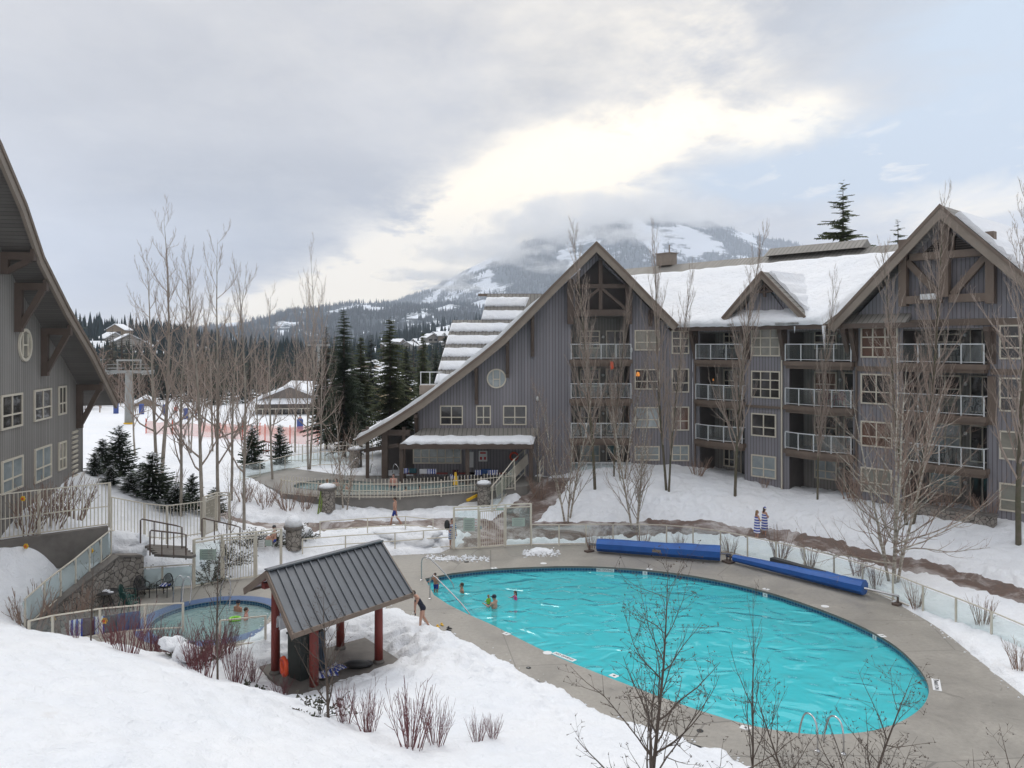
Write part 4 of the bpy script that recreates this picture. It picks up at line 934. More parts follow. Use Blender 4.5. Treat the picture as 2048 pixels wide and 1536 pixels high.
def door(B, F, s0, s1, z0, z1, y):
    fr = MB(); w = .07
    for a, b in ((s0, s0+w), ((s0+s1)/2-.035, (s0+s1)/2+.035), (s1-w, s1)): fr.box(((a+b)/2, y-.04, (z0+z1)/2), (b-a, .08, z1-z0))
    for a, b in ((s0+w, (s0+s1)/2-.035), ((s0+s1)/2+.035, s1-w)): fr.box(((a+b)/2, y-.04, z1-w/2), (b-a, .07, w)); fr.box(((a+b)/2, y-.04, z0+w/2), (b-a, .07, w))
    f = B.part(fr, 'sliding_door', M_['wframe'], F)
    p = MB(); p.box(((s0+s1)/2, y-.014, (z0+z1)/2), (s1-s0-.05, .026, z1-z0-.05)); B.part(p, 'pane', M_['pane'], parent=f)
def balcony(B, F, s0, s1, z, out=.45, bulge=0.0, nst=4, dz=.42, over=.15, rails=True):
    a, b = s0-over, s1+over; n = 8
    def fy(t): return -out - bulge*4*t*(1-t)
    pts = [(a+(b-a)*i/n, fy(i/n)) for i in range(n+1)]
    mb = MB(); base = len(mb.v)
    loop = [(a, .02)] + pts + [(b, .02)]
    L = [Vector((p[0], p[1], 0)) for p in loop]; tr = tessellate_polygon([L]); k = len(L)
    for zt, zb, gi in ((z-.02, z-.30, 0), (z-.30, z-.30-dz*.45, .10)):
        q = [(p[0]+(gi if i < k/2 else -gi), min(p[1]+gi, .02), zt) for i, p in enumerate(loop)]; q2 = [(x, y, zb) for x, y, _ in q]
        mb.add(q+q2, list(tr)+[tuple(k+i for i in reversed(t)) for t in tr]+[(i, (i+1) % k, k+(i+1) % k, k+i) for i in range(k)])
    sl = B.part(mb, 'balcony', M_['trim'], F, fixn=True)
    if not rails: return sl
    rl = MB(); gl = MB(); a, b = s0-over+.1, s1+over-.1
    P2 = [Vector((a+(b-a)*i/nst, fy(i/nst)+.08, z)) for i in range(nst+1)]
    for p in P2: rl.box(p+Vector((0,0,.52)), (.06, .06, 1.04))
    for i in range(nst):
        p, q = P2[i], P2[i+1]; up = Vector((0,0,1.07)); rl.bar(p+up, q+up, .07, .06); rl.bar(p+Vector((0,0,.10)), q+Vector((0,0,.10)), .04, .04)
        d = (q-p).normalized()*.035; gl.bar(p+d+Vector((0,0,.58)), q-d+Vector((0,0,.58)), .012, .86)
    rl.bar(P2[0]+Vector((0,.05,1.07)), Vector((a, .0, z+1.07)), .06, .06); rl.bar(P2[-1]+Vector((0,.05,1.07)), Vector((b, .0, z+1.07)), .06, .06)
    B.part(rl, 'railing', M_['white'], parent=sl); B.part(gl, 'glass', M_['glass'], parent=sl)
    return sl
def recess(B, F, s0, s1, floors, ztop, depth=1.9, seed=0, winside=0, nst=4, bulges=None, zb=1.2, rails=None, panes=None, out=.45):
    mb = MB(); fl = list(floors); tops = [f+2.42 for f in fl]
    mb.box(((s0+s1)/2, depth+.06, (zb+ztop)/2), (s1-s0+.4, .12, ztop-zb))
    B.part(mb, 'recess_back_wall', M_['siding_warm'], F)
    mb = MB()
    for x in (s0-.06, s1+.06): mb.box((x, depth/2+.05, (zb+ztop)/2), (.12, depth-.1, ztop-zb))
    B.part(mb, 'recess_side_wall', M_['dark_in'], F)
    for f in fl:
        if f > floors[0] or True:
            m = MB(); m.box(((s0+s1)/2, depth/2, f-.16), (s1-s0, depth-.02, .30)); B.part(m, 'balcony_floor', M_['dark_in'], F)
        W = s1-s0; ds, de = (s1-1.45, s1-.15); a, b = s0+.75, s1-1.9
        if winside: ds, de = s0+.15, s0+1.45; a, b = s0+1.9, s1-.5
        door(B, F, ds, de, f+.02, f+2.08, depth)
        i = fl.index(f); window(B, F, a, b, f+.75, f+2.08, 2 if W < 4.5 else 3, 2 if i < 3 else 3, (panes or ['pane_d','pane','pane','pane'])[i], y=depth)
        lm = MB(); lm.ell(((b+ds)/2 if not winside else (de+a)/2, depth-.07, f+1.6), (.11, .09, .11), 8, 5); B.part(lm, 'wall_lamp', M_['signw'], F, smooth=True)
        if rails is None or rails[i]: balcony(B, F, s0, s1, f, bulge=(bulges or [0]*4)[i], nst=nst, out=out)
    # ceiling
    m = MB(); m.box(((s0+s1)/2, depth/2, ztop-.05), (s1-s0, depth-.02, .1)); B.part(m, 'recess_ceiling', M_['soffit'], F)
def bracket(B, F, s, z, h, out, w=.24, side=0):
    """timber bracket under an overhang: post on the wall, arm out to the barge, diagonal strut"""
    m = MB(); m.box((s, -.11, z-h/2), (w, .22, h)); m.box((s, -(out+.22)/2-.0, z-.14), (w-.02, out-.22, .26))
    m.bar((s, -.16, z-h*.86), (s, -out*.86, z-.24), w-.05, .2, up=(0, -1, 0)); B.part(m, 'bracket', M_['trim_dk'], F)
def gable_roof(B, F, prof, y0, y1, th=.22, barge=.42, snow=None, m='metroof', sname='roof', snow_y0=None, sth=.22, soffit='soffit'):
    """prof: top surface points (s,z) left to right"""
    n = len(prof)
    def off(d):
        out = []
        for i, (x, z) in enumerate(prof):
            a = Vector(prof[max(i-1, 0)]); b = Vector(prof[min(i+1, n-1)]); p = Vector((x, z))
            if 0 < i < n-1:
                d1 = (p-a).normalized(); d2 = (b-p).normalized(); n1 = Vector((-d1.y, d1.x)); n2 = Vector((-d2.y, d2.x)); nn = (n1+n2); nn = nn/ max(nn.length_squared/2, .3)
            else:
                d1 = (b-a).normalized(); nn = Vector((-d1.y, d1.x))
            out.append(tuple(p+nn*d))
        return out
    lo = off(-th); mb = MB(); mb.prism([list(prof)+lo[::-1]], y0+.12, y1); r = B.part(mb, sname, M_[m], F, fixn=True)
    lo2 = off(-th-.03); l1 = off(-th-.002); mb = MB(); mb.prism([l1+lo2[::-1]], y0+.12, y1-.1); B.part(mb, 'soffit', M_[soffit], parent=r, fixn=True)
    lb = off(-barge); hb = off(.03); mb = MB(); mb.prism([hb+lb[::-1]], y0-.02, y0+.115); B.part(mb, 'barge_board', M_['barge'], parent=r, fixn=True)
    hb2 = off(.05); l3 = off(-.12); mb = MB(); mb.prism([hb2+l3[::-1]], y0-.07, y0-.022); B.part(mb, 'barge_trim', M_['trim'], parent=r, fixn=True)
    if snow:
        for (i0, i1) in snow:
            hs = off(.035); hs2 = off(sth); rnd = random.Random(i0)
            segs = 26; a = MB(); pts0 = []; pts1 = []
            for q in range(segs+1):
                t = i0+(i1-i0)*q/segs; i = min(int(t), n-2); f = t-i
                l = Vector(hs[i]).lerp(Vector(hs[i+1]), f); h = Vector(hs2[i]).lerp(Vector(hs2[i+1]), f); k = rnd.uniform(.55, 1.1)*(.25 if q in (0, segs) else 1)
                pts0.append(tuple(l)); pts1.append(tuple(l.lerp(h, k)))
            a.prism([pts1+pts0[::-1]], (snow_y0 if snow_y0 is not None else y0+.05), y1-.3); B.part(a, 'roof_snow', M_['roof_snow'], parent=r, fixn=True)
    return r
# ---- the big lodge behind the pool
FA = Frame((0, 57), (1, 0)); FB = Frame((12.86, 57), (.67, -.742))
LODGE = Bld('pool_lodge', (8, 57, 1.9), 'large grey board lodge with two tall gables and snowy roofs behind the pool')
B = LODGE
dA = -1.2
profA = [FA.hit(x, y, dA) for x, y in [(712,880),(745,862),(780,842),(840,803),(900,757),(960,711),(1000,678),(1053,625),(1100,576),(1193,484),(1250,541),(1300,593),(1357,651)]]
def roofz(prof, s): return float(np.interp(s, [p[0] for p in prof], [p[1] for p in prof]))
hA0, hA1 = FA.S(1143), FA.S(1259); FL = [1.95, 4.75, 7.55, 10.35]
zt = FA.hit(0, 632)[1]
wl = [(FA.S(828), 1.2), (12.86-.0, 1.2), (12.86, 12.35), (11.3, 12.35)]
for px in (1300,1250,1193,1100,1053,1000,960,900,840): s = FA.S(px); wl.append((s, roofz(profA, s)-.62))
wl.append((FA.S(828), roofz(profA, FA.S(828))-.62))
tri = [(FA.S(1150), zt+.45), (FA.S(1252), zt+.45), (FA.S(1252), FA.hit(0,572)[1]), (FA.S(1196), FA.hit(0,520)[1]), (FA.S(1150), FA.hit(0,566)[1])]
mb = MB(); mb.prism([wl, [(hA0, 1.6), (hA1, 1.6), (hA1, zt), (hA0, zt)], tri], 0, .3); B.part(mb, 'gable_wall', M_['siding'], FA, fixn=True)
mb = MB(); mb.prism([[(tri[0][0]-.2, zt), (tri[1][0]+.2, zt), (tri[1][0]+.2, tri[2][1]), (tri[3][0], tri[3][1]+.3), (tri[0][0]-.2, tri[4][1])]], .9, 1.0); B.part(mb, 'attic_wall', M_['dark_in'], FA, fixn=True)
for b_ in (((FA.S(828)+.15, 7, 3.6), (.3, 13.2, 5.2)), ((12.86-.15, 2.5, 6.7), (.3, 4.3, 11))): mb = MB(); mb.box(*b_); B.part(mb, 'side_wall', M_['siding_warm'], FA)
recess(B, FA, hA0, hA1, FL, zt, seed=1, nst=4, panes=['pane_d','pane','pane','pane'])
gable_roof(B, FA, profA, dA, 13.5, snow=[(0, 7.6)], th=.24, barge=.5, sth=.30)
# truss in the peak
t = MB(); c = FA.S(1200); za, zb_ = zt+.05, zt+.45
t.box((c, -.35, zt+.22), (4.35, .3, .44)); 
for x in (FA.S(1140), FA.S(1256)): t.box((x, -.38, zt+1.0), (.42, .34, 3.2))
t.box((c, -.30, zt+2.1), (3.9, .2, .3)); t.bar((FA.S(1150), -.3, zt+.5), (c, -.3, zt+2.0), .26, .2); t.bar((FA.S(1250), -.3, zt+.5), (c, -.3, zt+2.0), .26, .2); t.box((c, -.32, zt+1.2), (.26, .2, 1.5)); t.box((c,-.28,zt+3.1),(.28,.2,1.7))
B.part(t, 'truss', M_['trim_dk'], FA)
for px, h in ((1065,2.9), (1015,2.6), (953,2.6), (834,1.7), (1300,1.2)):
    s = FA.S(px); bracket(B, FA, s, roofz(profA, s)-.66, h, 1.05)
# windows of wing A
def winpx(F, x0, x1, y0, y1, nx=2, ny=2, pane='pane', d=0.0):
    s0, z1 = F.hit(x0, y0, d); s1, z0 = F.hit(x1, y1, d); z0 = F.hit((x0+x1)/2, y1, d)[1]; z1 = F.hit((x0+x1)/2, y0, d)[1]
    return window(B, F, s0, s1, z0, z1, nx, ny, pane, y=d)
winpx(FA, 880,926,811,850); winpx(FA, 952,982,811,850); winpx(FA, 1006,1053,811,850)
for (y0, y1), pn in zip(((660,701),(738,779),(814,856),(892,921)), ('pane_b','pane','pane_d','pane_d')): winpx(FA, 1269,1319,y0,y1, pane=pn)
for (y0, y1), pn in zip(((661,708),(737,785),(813,861),(890,922)), ('pane','pane','pane_c','pane_d')): winpx(FA, 1343,1378,y0,y1, 2, 2 if y0 > 700 else 3, pane=pn)
s, z = FA.hit(993, 757); 
m = MB(); K = 28; ri, ro = .60, .70
m.prism([[(s+ro*math.cos(2*math.pi*i/K), z+ro*math.sin(2*math.pi*i/K)) for i in range(K)], [(s+ri*math.cos(2*math.pi*i/K), z+ri*math.sin(2*math.pi*i/K)) for i in range(K)]], -.08, 0)
for x in (-.24, .24): m.box((s+x, -.04, z), (.06, .07, 1.06))
m.box((s, -.038, z-.05), (.42, .06, .07)); f = B.part(m, 'round_window', M_['wframe'], FA, fixn=True)
m = MB(); m.prism([[(s+ri*math.cos(2*math.pi*i/K), z+ri*math.sin(2*math.pi*i/K)) for i in range(K)]], -.025, -.003); B.part(m, 'pane', M_['pane_d'], parent=f, fixn=True)
# pool-side canopy
s0, s1 = FA.S(846), FA.S(1078); z1 = 5.45; e0, e1 = FA.S(800, -2.9), FA.S(1066, -2.9); z0 = FA.hit(900, 889, -2.9)[1]
m = MB(); m.add([(e0, -2.9, z0), (e1, -2.9, z0), (s1, -.01, z1), (s0, -.01, z1), (e0, -2.9, z0-.12), (e1, -2.9, z0-.12), (s1, -.01, z1-.12), (s0, -.01, z1-.12)], [(0,1,2,3),(7,6,5,4),(0,4,5,1),(1,5,6,2),(3,2,6,7),(0,3,7,4)])
cn = B.part(m, 'canopy', M_['metroof'], FA)
m = MB(); m.box(((e0+e1)/2, -2.94, z0-.14), (e1-e0+.1, .08, .34)); B.part(m, 'fascia', M_['trim_dk'], parent=cn)
def snow_sheet(pa, pb, pc, pd, n, k, th, wav, seed, parent, name='roof_snow', M=None, scallop=0.0, edgeonly=0.0):
    """snow lying on the quad a-b (low edge) to d-c (high edge)"""
    mb = MB(); rnd = random.Random(seed); a, b, c, d = map(Vector, (pa, pb, pc, pd)); nn = (b-a).cross(d-a).normalized(); nn = nn if nn.z > 0 else -nn
    for sd_ in (0, 1):
        for j in range(k+1):
            for i in range(n+1):
                u, v = i/n, j/k; w0 = noise.noise((u*n*.35+seed, 0, seed))*wav; w1 = noise.noise((u*n*.22+seed, 5, seed))*wav
                vv = (0+w0)+v*(1+w1-w0); 
                if scallop and j == 0: vv += -scallop*abs(math.sin(i*math.pi/2.0+.3))
                p = a.lerp(b, u).lerp(d.lerp(c, u), vv); e = min(u*n/1.5, (1-u)*n/1.5, 1)*min(v*k/1.0+.75, (1-v)*k/1.2+.12, 1)
                h = th*e*(1+.3*noise.noise((u*n*.3, v*k*.4, seed+2))) if sd_ else .0
                mb.v.append(tuple(p+nn*(h+.012)))
    N = (n+1)*(k+1)
    for j in range(k):
        for i in range(n): q = j*(n+1)+i; mb.f += [(N+q, N+q+1, N+q+n+2, N+q+n+1)]; mb.m += [0]
    for i in range(n):
        mb.f += [(i, i+1, N+i+1, N+i)]; q = k*(n+1)+i; mb.f += [(N+q, N+q+1, q+1, q)]; mb.m += [0, 0]
    for j in range(k):
        q = j*(n+1); mb.f += [(q+n+1, q, N+q, N+q+n+1)]; q += n; mb.f += [(q, q+n+1, N+q+n+1, N+q)]; mb.m += [0, 0]
    if parent is None: return mb
    o = mb.build(name, M_['roof_snow'], parent, smooth=True)
    return o
def lp(t, a, b): return tuple(a[i]+(b[i]-a[i])*t for i in range(3))
E0, E1, W1, W0 = (e0, -2.95, z0+.02), (e1, -2.95, z0+.02), (s1, -.01, z1+.02), (s0, -.01, z1+.02)
snow_sheet(E0, E1, lp(.42, E1, W1), lp(.42, E0, W0), 60, 5, .22, .16, 4, cn)
m = MB()
for px in (803, 935, 1062): m.box((FA.S(px, -2.6), -2.6, 2.9), (.26, .26, 3.0))
B.part(m, 'canopy_post', M_['trim_dk'], FA)
f = winpx(FA, 826,923,896,927, 6, 2, 'pane_d')
m = MB(); m.box((FA.S(940), -.03, 3.2), (.5, .06, 1.1)); B.part(m, 'notice_board', M_['signw'], FA)
m = MB(); m.box((FA.S(966), -.03, 3.45), (.62, .06, .75)); sg = B.part(m, 'pool_rules_sign', M_['signw'], FA); m = MB(); m.box((FA.S(966), -.07, 3.68), (.4, .02, .12)); m.box((FA.S(962),-.07,3.3),(.14,.02,.2)); m.box((FA.S(970),-.07,3.3),(.14,.02,.2)); B.part(m, 'sign_marks', M_['red'], parent=sg)
# porch at the low eave
m = MB(); Y0 = FA
for px, w in ((770,.42),(735,.22),(808,.24)): m.box((FA.S(px, -.6), -.6, 3.6), (w, w, 4.0 if px != 770 else 4.8))
m.box((FA.S(772, -.6), -.6, 5.2), (3.4, .28, .4)); m.bar((FA.S(730), -.5, 3.9), (FA.S(800), -.5, 4.3), .2, .26)
B.part(m, 'porch_post', M_['trim_dk'], FA)
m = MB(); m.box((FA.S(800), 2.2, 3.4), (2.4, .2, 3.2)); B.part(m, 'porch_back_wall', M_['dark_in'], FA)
for sx in (FB.S(1392), FB.S(1714), FB.S(1565)):
    m = MB(); m.box((sx+.0, -.09, 6.6), (.09, .09, 9.6)); m.box((sx, -.06, 11.3), (.14, .13, .25)); B.part(m, 'downpipe', M_['wframe'] if sx == FB.S(1565) else M_['trim'], FB)
for px, y in ((1075,797),(1262,700)): s, z = FA.hit(px, y); m = MB(); m.ell((s, -.12, z), (.10,.12,.20), 8, 6); B.part(m, 'wall_lamp', M_['white'], FA, smooth=True)
for px, y in ((863,850),(882,772)):
    pass
M_['lampglow'] = bpy.data.materials.new('orange_lamp_glow'); M_['lampglow'].use_nodes = True; b_ = M_['lampglow'].node_tree.nodes['Principled BSDF']; b_.inputs['Base Color'].default_value = (.8,.3,.05,1); b_.inputs['Emission Color'].default_value = (1,.35,.06,1); b_.inputs['Emission Strength'].default_value = .5
for F_, px, y, d_ in ((FB,1424,757,1.7),(FA,1276,748,-.09)):
    s, z = F_.hit(px, y, d_); m = MB(); m.lathe([(.07,-.16),(.14,-.14),(.09,.12),(.06,.14)], (s, d_, z), 10); B.part(m, 'lit_lamp', M_['lampglow'], F_, smooth=True)
# roof of the rear wing with snow held in rows
FR = Frame((0, 70), (1, 0))
def rq(x, y, Y): p = P(x, y, Y=Y); return (p.x, p.y, p.z)
RB = [rq(868,768,64.5), rq(1010,768,64.5), rq(1075,640,68.5), rq(905,640,68.5)]; RT = [rq(962,641,68.5), rq(1070,641,68.5), rq(1095,588,70.2), rq(975,588,70.2)]
m = MB()
for q in (RB, RT):
    m.add([*q, *[(x, y+.1, z-.3) for x, y, z in q]], [(0,1,2,3),(0,4,5,1),(1,5,6,2),(2,6,7,3),(3,7,4,0),(7,6,5,4)])
m2 = bpy.data.materials; rr = B.part(m, 'rear_roof', M_['metroof'])
for q, rows in ((RB, 5), (RT, 2)):
    for k in range(rows):
        a, b = (k+.10)/rows, (k+.74)/rows; sx = .93 if q is RT else 1.0
        lo0, lo1 = lp(a, q[0], q[3]), lp(sx*.95 if q is RT else 1, lp(a, q[0], q[3]), lp(a, q[1], q[2])); hi0, hi1 = lp(b, q[0], q[3]), lp(sx*.95 if q is RT else 1, lp(b, q[0], q[3]), lp(b, q[1], q[2]))
        if q is RT: lo1 = lp(.72, lp(a, q[0], q[3]), lp(a, q[1], q[2])); hi1 = lp(.72, lp(b, q[0], q[3]), lp(b, q[1], q[2]))
        snow_sheet(lo0, lo1, hi1, hi0, 44, 4, .24, .10, 30+k+rows, rr, scallop=.13)
m = MB(); m.box(P(1020, 590, Y=70.6), (5.6, .3, .22)); B.part(m, 'ridge_flashing', M_['trim'])
# far little balcony past the low roof
p0 = P(843, 770, Y=62); m = MB(); m.box((p0.x+1.0, 62.4, p0.z-.35), (2.2, 2.0, .7)); q = B.part(m, 'rear_balcony', M_['barge'])
m = MB()
for x in (0, .7, 1.4): m.box((p0.x+x, 61.5, p0.z+.5), (.06, .06, 1.0))
m.box((p0.x+.8, 61.5, p0.z+1.02), (1.7, .07, .06)); m.box((p0.x+.8, 61.5, p0.z+.08), (1.7, .05, .05)); B.part(m, 'railing', M_['white'], parent=q)
# ---- wing B
zE = 12.55
rec = [(FB.S(1399), FB.S(1489)), (FB.S(1578), FB.S(1706)), (FB.S(1806), FB.S(1974))]
wb = [(0.01, 1.0), (27, 1.0), (27, zE), (0.01, zE)]
holes = [[(a, 1.5), (b, 1.5), (b, 12.30), (a, 12.30)] for a, b in rec]
mb = MB(); mb.prism([wb]+holes, 0, .3); B.part(mb, 'long_wall', M_['siding'], FB, fixn=True)
recess(B, FB, *rec[0], FL, 12.30, seed=2, nst=3, bulges=[0,.35,.35,0], rails=[0,1,1,1], panes=['pane','pane','pane','pane'])
recess(B, FB, *rec[1], FL, 12.30, seed=3, nst=4, bulges=[0,.45,.35,0], rails=[0,1,1,1], panes=['pane_d','pane','pane_c','pane'])
recess(B, FB, *rec[2], FL, 12.30, seed=4, nst=4, bulges=[0,0,0,0], rails=[0,1,1,1], panes=['pane_d','pane_d','pane','pane'], out=.7)
ZW = [(2.60, 4.08), (5.32, 6.84), (7.86, 9.66), (10.62, 12.44)]
def stackB(x0, x1, cfg, dx=0.0):
    for (z0, z1), (nx, ny, pn, xx) in zip(ZW, cfg): window(B, FB, FB.S(x0), FB.S(xx), z0, z1, nx, ny, pn)
stackB(1503, 1560, [(2,2,'pane_d',1553),(2,2,'pane',1553),(3,3,'pane',1561),(3,3,'pane_b',1561)])
stackB(1722, 1786, [(2,2,'pane_b',1785),(2,2,'pane_c',1786),(2,2,'pane',1785),(3,3,'pane_c',1796)])
stackB(1999, 2080, [(2,2,'pane_b',2080),(2,2,'pane_b',2080),(2,2,'pane',2085),(2,3,'pane',2085)])
# bands and corner posts
m = MB(); a, b = rec[0][1], rec[1][0]
for (x0, x1, z, h) in ((a+.2, b-.2, 7.28, .16), (FB.S(1655), 27, 12.62, .36), (rec[1][1]+.2, rec[2][0]-.2, 9.95, .3), (rec[2][1]+.2, 27, 9.95, .3)): m.box(((x0+x1)/2, -.05, z), (x1-x0, .1, h))
B.part(m, 'band_board', M_['trim'], FB)
m = MB()
for x in (rec[2][1]+.25,): m.box((x, -.06, 11.35), (.4, .12, 2.0)); m.box((x, -.06, 8.4), (.4, .12, 2.6))
B.part(m, 'corner_board', M_['trim'], FB)
for px in (1393, 1496, 1570, 1712): bracket(B, FB, FB.S(px), 12.4, 2.0, .75, w=.3)
for px in (1393, 1496, 1570, 1712):
    pass
# long roof: eave to ridge
eY, eZ, rY, rZ = -.95, 12.62, 8.0, 18.2; sa, sb = -13.0, 15.0
m = MB(); q = [(sa, eY, eZ), (sb, eY, eZ), (sb, rY, rZ), (sa, rY, rZ)]
m.add([*q, *[(x, y, z-.22) for x, y, z in q]], [(0,1,2,3),(0,4,5,1),(1,5,6,2),(2,6,7,3),(3,7,4,0),(7,6,5,4)]); m.add([(sa, rY, rZ), (sb, rY, rZ), (sb, rY+8, rZ-5), (sa, rY+8, rZ-5)], [(0,1,2,3)])
lr = B.part(m, 'long_roof', M_['metroof'], FB)
m = MB(); m.box(((sa+sb)/2+2, eY-.03, eZ-.12), (sb-sa, .06, .30)); B.part(m, 'eave_fascia', M_['trim_dk'], parent=lr)
snow_sheet((-9.0, eY-.12, eZ-.02), (10.2, eY-.12, eZ-.02), (13.0, 6.9, eZ+(6.9-eY)*.623), (-12.5, 6.5, eZ+(6.5-eY)*.623), 90, 22, .34, .02, 61, lr)
m = MB(); a = FB.hit(1540, 520, rY)[0]; b = FB.hit(1735, 500, rY)[0]; m.add([(a, rY-.9, rZ-.1), (b, rY-.9, rZ-.1), (b, rY, rZ+.55), (a, rY, rZ+.55), (a, rY+.9, rZ-.1), (b, rY+.9, rZ-.1)], [(0,1,2,3),(3,2,5,4),(0,3,4),(1,5,2)]); B.part(m, 'ridge_vent', M_['metroof'], parent=lr)
m = MB(); a = FB.hit(1333, 530, rY)[0]; m.box((a, rY, rZ+.45), (1.5, .9, 1.0)); m.box((a, rY, rZ+.98), (1.65, 1.05, .07)); m.tube([(a+.3, rY, rZ+1), (a+.3, rY, rZ+1.7)], .06, 8); B.part(m, 'chimney', M_['barge'], parent=lr)
# dormer
dd = -.9; pf = [FB.hit(x, y, dd) for x, y in ((1444,636),(1523,543),(1611,634))]
w0, w1 = FB.S(1484), FB.S(1569); 
m = MB(); m.prism([[(w0, 12.42), (w1, 12.42), (w1, 13.6), ((w0+w1)/2, roofz(pf, pf[1][0])-.6), (w0, 13.6)]], -.02, 2.5); B.part(m, 'dormer_wall', M_['siding'], FB, fixn=True)
m = MB(); m.prism([[(pf[0][0]+.9, pf[0][1]+.15), (pf[2][0]-.9, pf[2][1]+.15), (pf[1][0], pf[1][1]-.65)]], .1, 3.0); B.part(m, 'dormer_gable', M_['siding'], FB, fixn=True)
gable_roof(B, FB, pf, dd, 5.0, snow=[(1.05, 2)], th=.16, barge=.34, sname='dormer_roof', sth=.28, snow_y0=-.2)
for x0, x1 in ((pf[0][0]+.6, w0), (w1, pf[2][0]-.3)):
    m = MB(); m.add([(x0, -1.25, 12.75), (x1, -1.25, 12.75), (x1, .1, 13.4), (x0, .1, 13.4)], [(0,1,2,3)]); m.add([(x0, -1.25, 12.66), (x1, -1.25, 12.66), (x1, .1, 13.3), (x0, .1, 13.3)], [(3,2,1,0)]); B.part(m, 'pent_roof', M_['metroof'], FB)
# dormer knee bracket
m = MB(); c = pf[1][0]; m.box((c, -.5, pf[1][1]-1.15), (.16, .16, 1.0)); m.box((c, -.5, pf[1][1]-1.3), (1.1, .14, .14)); m.bar((c-.45, -.5, pf[1][1]-1.3), (c, -.5, pf[1][1]-.8), .1, .12, up=(0,-1,0)); m.bar((c+.45, -.5, pf[1][1]-1.3), (c, -.5, pf[1][1]-.8), .1, .12, up=(0,-1,0)); B.part(m, 'dormer_truss', M_['trim_dk'], FB)
# right gable
dC = -1.25; pC = [FB.hit(x, y, dC) for x, y in ((1655,652),(1880,410))]; pC.append((2*pC[1][0]-pC[0][0], pC[0][1]-.0)); pk = pC[1][0]
gw = [(pC[0][0]+.9, 12.8), (pC[2][0]-.9, 12.8)]; 
bay0, bay1 = rec[2][0], rec[2][1]
m = MB(); zb1 = 14.15
m.prism([[(pC[0][0]+1.1, 12.82), (pC[2][0]-1.1, 12.82), (pC[2][0]-1.1, roofz(pC, pC[2][0]-1.1)-.62), (pk, pC[1][1]-.66), (pC[0][0]+1.1, roofz(pC, pC[0][0]+1.1)-.62)]], -.02, .25)
gwall = B.part(m, 'right_gable_wall', M_['siding'], FB, fixn=True)
gable_roof(B, FB, pC, dC, 10.0, snow=[(1.10, 2)], th=.24, barge=.52, sname='right_gable_roof', sth=.34, snow_y0=-.9)
m = MB(); h = lambda y: FB.hit(1880, y, -.4)[1]
z5, z6 = h(511), h(598)
def cl(z): return (pC[1][1]-z)/((pC[1][1]-pC[0][1])/(pk-pC[0][0]))-.75
m.box((pk, -.45, (z6+pC[1][1]-.9)/2+.1), (.42, .5, pC[1][1]-.9-z6)); 
for sg in (-1, 1):
    W5 = min(cl(z5), (bay1-bay0)/2+.2); W6 = (bay1-bay0)/2
    m.box((pk+sg*(W5/2+.1), -.43, z5), (W5-.22, .44, .40)); m.box((pk+sg*(W6/2+.1), -.43, z6), (W6-.24, .44, .44)); m.bar((pk+sg*.35, -.4, z6+.22), (pk+sg*(W6-.15), -.4, z5-.2), .34, .30, up=(0,-1,0))
    m.box((pk+sg*(W6+.05), -.44, (z5+z6)/2+.35), (.42, .46, abs(z5-z6)+1.4))
m.box((pk+.3, -.12, (z5+pC[1][1]-1.5)/2), (.14, .2, pC[1][1]-1.7-z5))
B.part(m, 'gable_truss', M_['trim'], FB)
m = MB(); m.prism([[(pk-cl(z5)+.35, z5+.1), (pk+cl(z5)-.35, z5+.1), (pk, pC[1][1]-1.25)]], -.06, -.025); lv = B.part(m, 'louvre', siding_mat('louvre_slats', (.12,.10,.09), (.10,.085,.075), (.02,.018,.016), .13, .4, axis=2), FB, fixn=True)
m = MB(); s, z = FB.hit(1862, 593, -.8); m.box((s, -.75, z), (.45, .25, .32)); m.box((s-.45, -.72, z), (.28, .25, .30), rz=.5); B.part(m, 'floodlight', M_['signw'], FB)
for px in (1700, 1985): s = FB.S(px); bracket(B, FB, s, 12.35, 1.9, 1.0, w=.3)
# stone base, icicle, flag
m = MB(); s0, s1 = FB.S(1800, -1.5), FB.S(1990, -1.5); m.box(((s0+s1)/2, -1.4, 1.75), (s1-s0, .5, 1.5)); sb_ = B.part(m, 'stone_base', M_['stone'], FB); m = MB(); m.box(((s0+s1)/2, -1.4, 2.55), (s1-s0+.1, .6, .1)); B.part(m, 'coping', M_['conc_dk'], parent=sb_)
m = MB(); m.box((13.5, -.05, 1.6), (26.5, .1, .9)); B.part(m, 'plinth', M_['conc_dk'], FB)
m = MB(); m.box((7.2, -.06, 1.75), (11.2, .12, .5)); B.part(m, 'wing_plinth', M_['conc_dk'], FA)
s = FB.S(1648, -1.05)
for p_, r_i in (([(s, -1.08, 12.55), (s+.02, -1.08, 11.8), (s+.03, -1.06, 10.9)], [.12, .07, .01]), ([(s-1.9, -1.08, 12.55), (s-1.9, -1.08, 12.1)], [.05, .005])): m = MB(); m.tube(p_, r_i, 7); B.part(m, 'icicle', M_['roof_snow'], FB, smooth=True)
m = MB(); p = FA.S(1218); m.add([(p, -.62, 10.2), (p+.22, -.62, 10.2), (p+.3, -.62, 9.75), (p+.05, -.6, 9.6)], [(0,1,2,3)]); tag(m.build('balcony_flag', M_['orange'], M=FA.M), 'small orange cloth hanging from the top balcony of the left gable', 'flag')
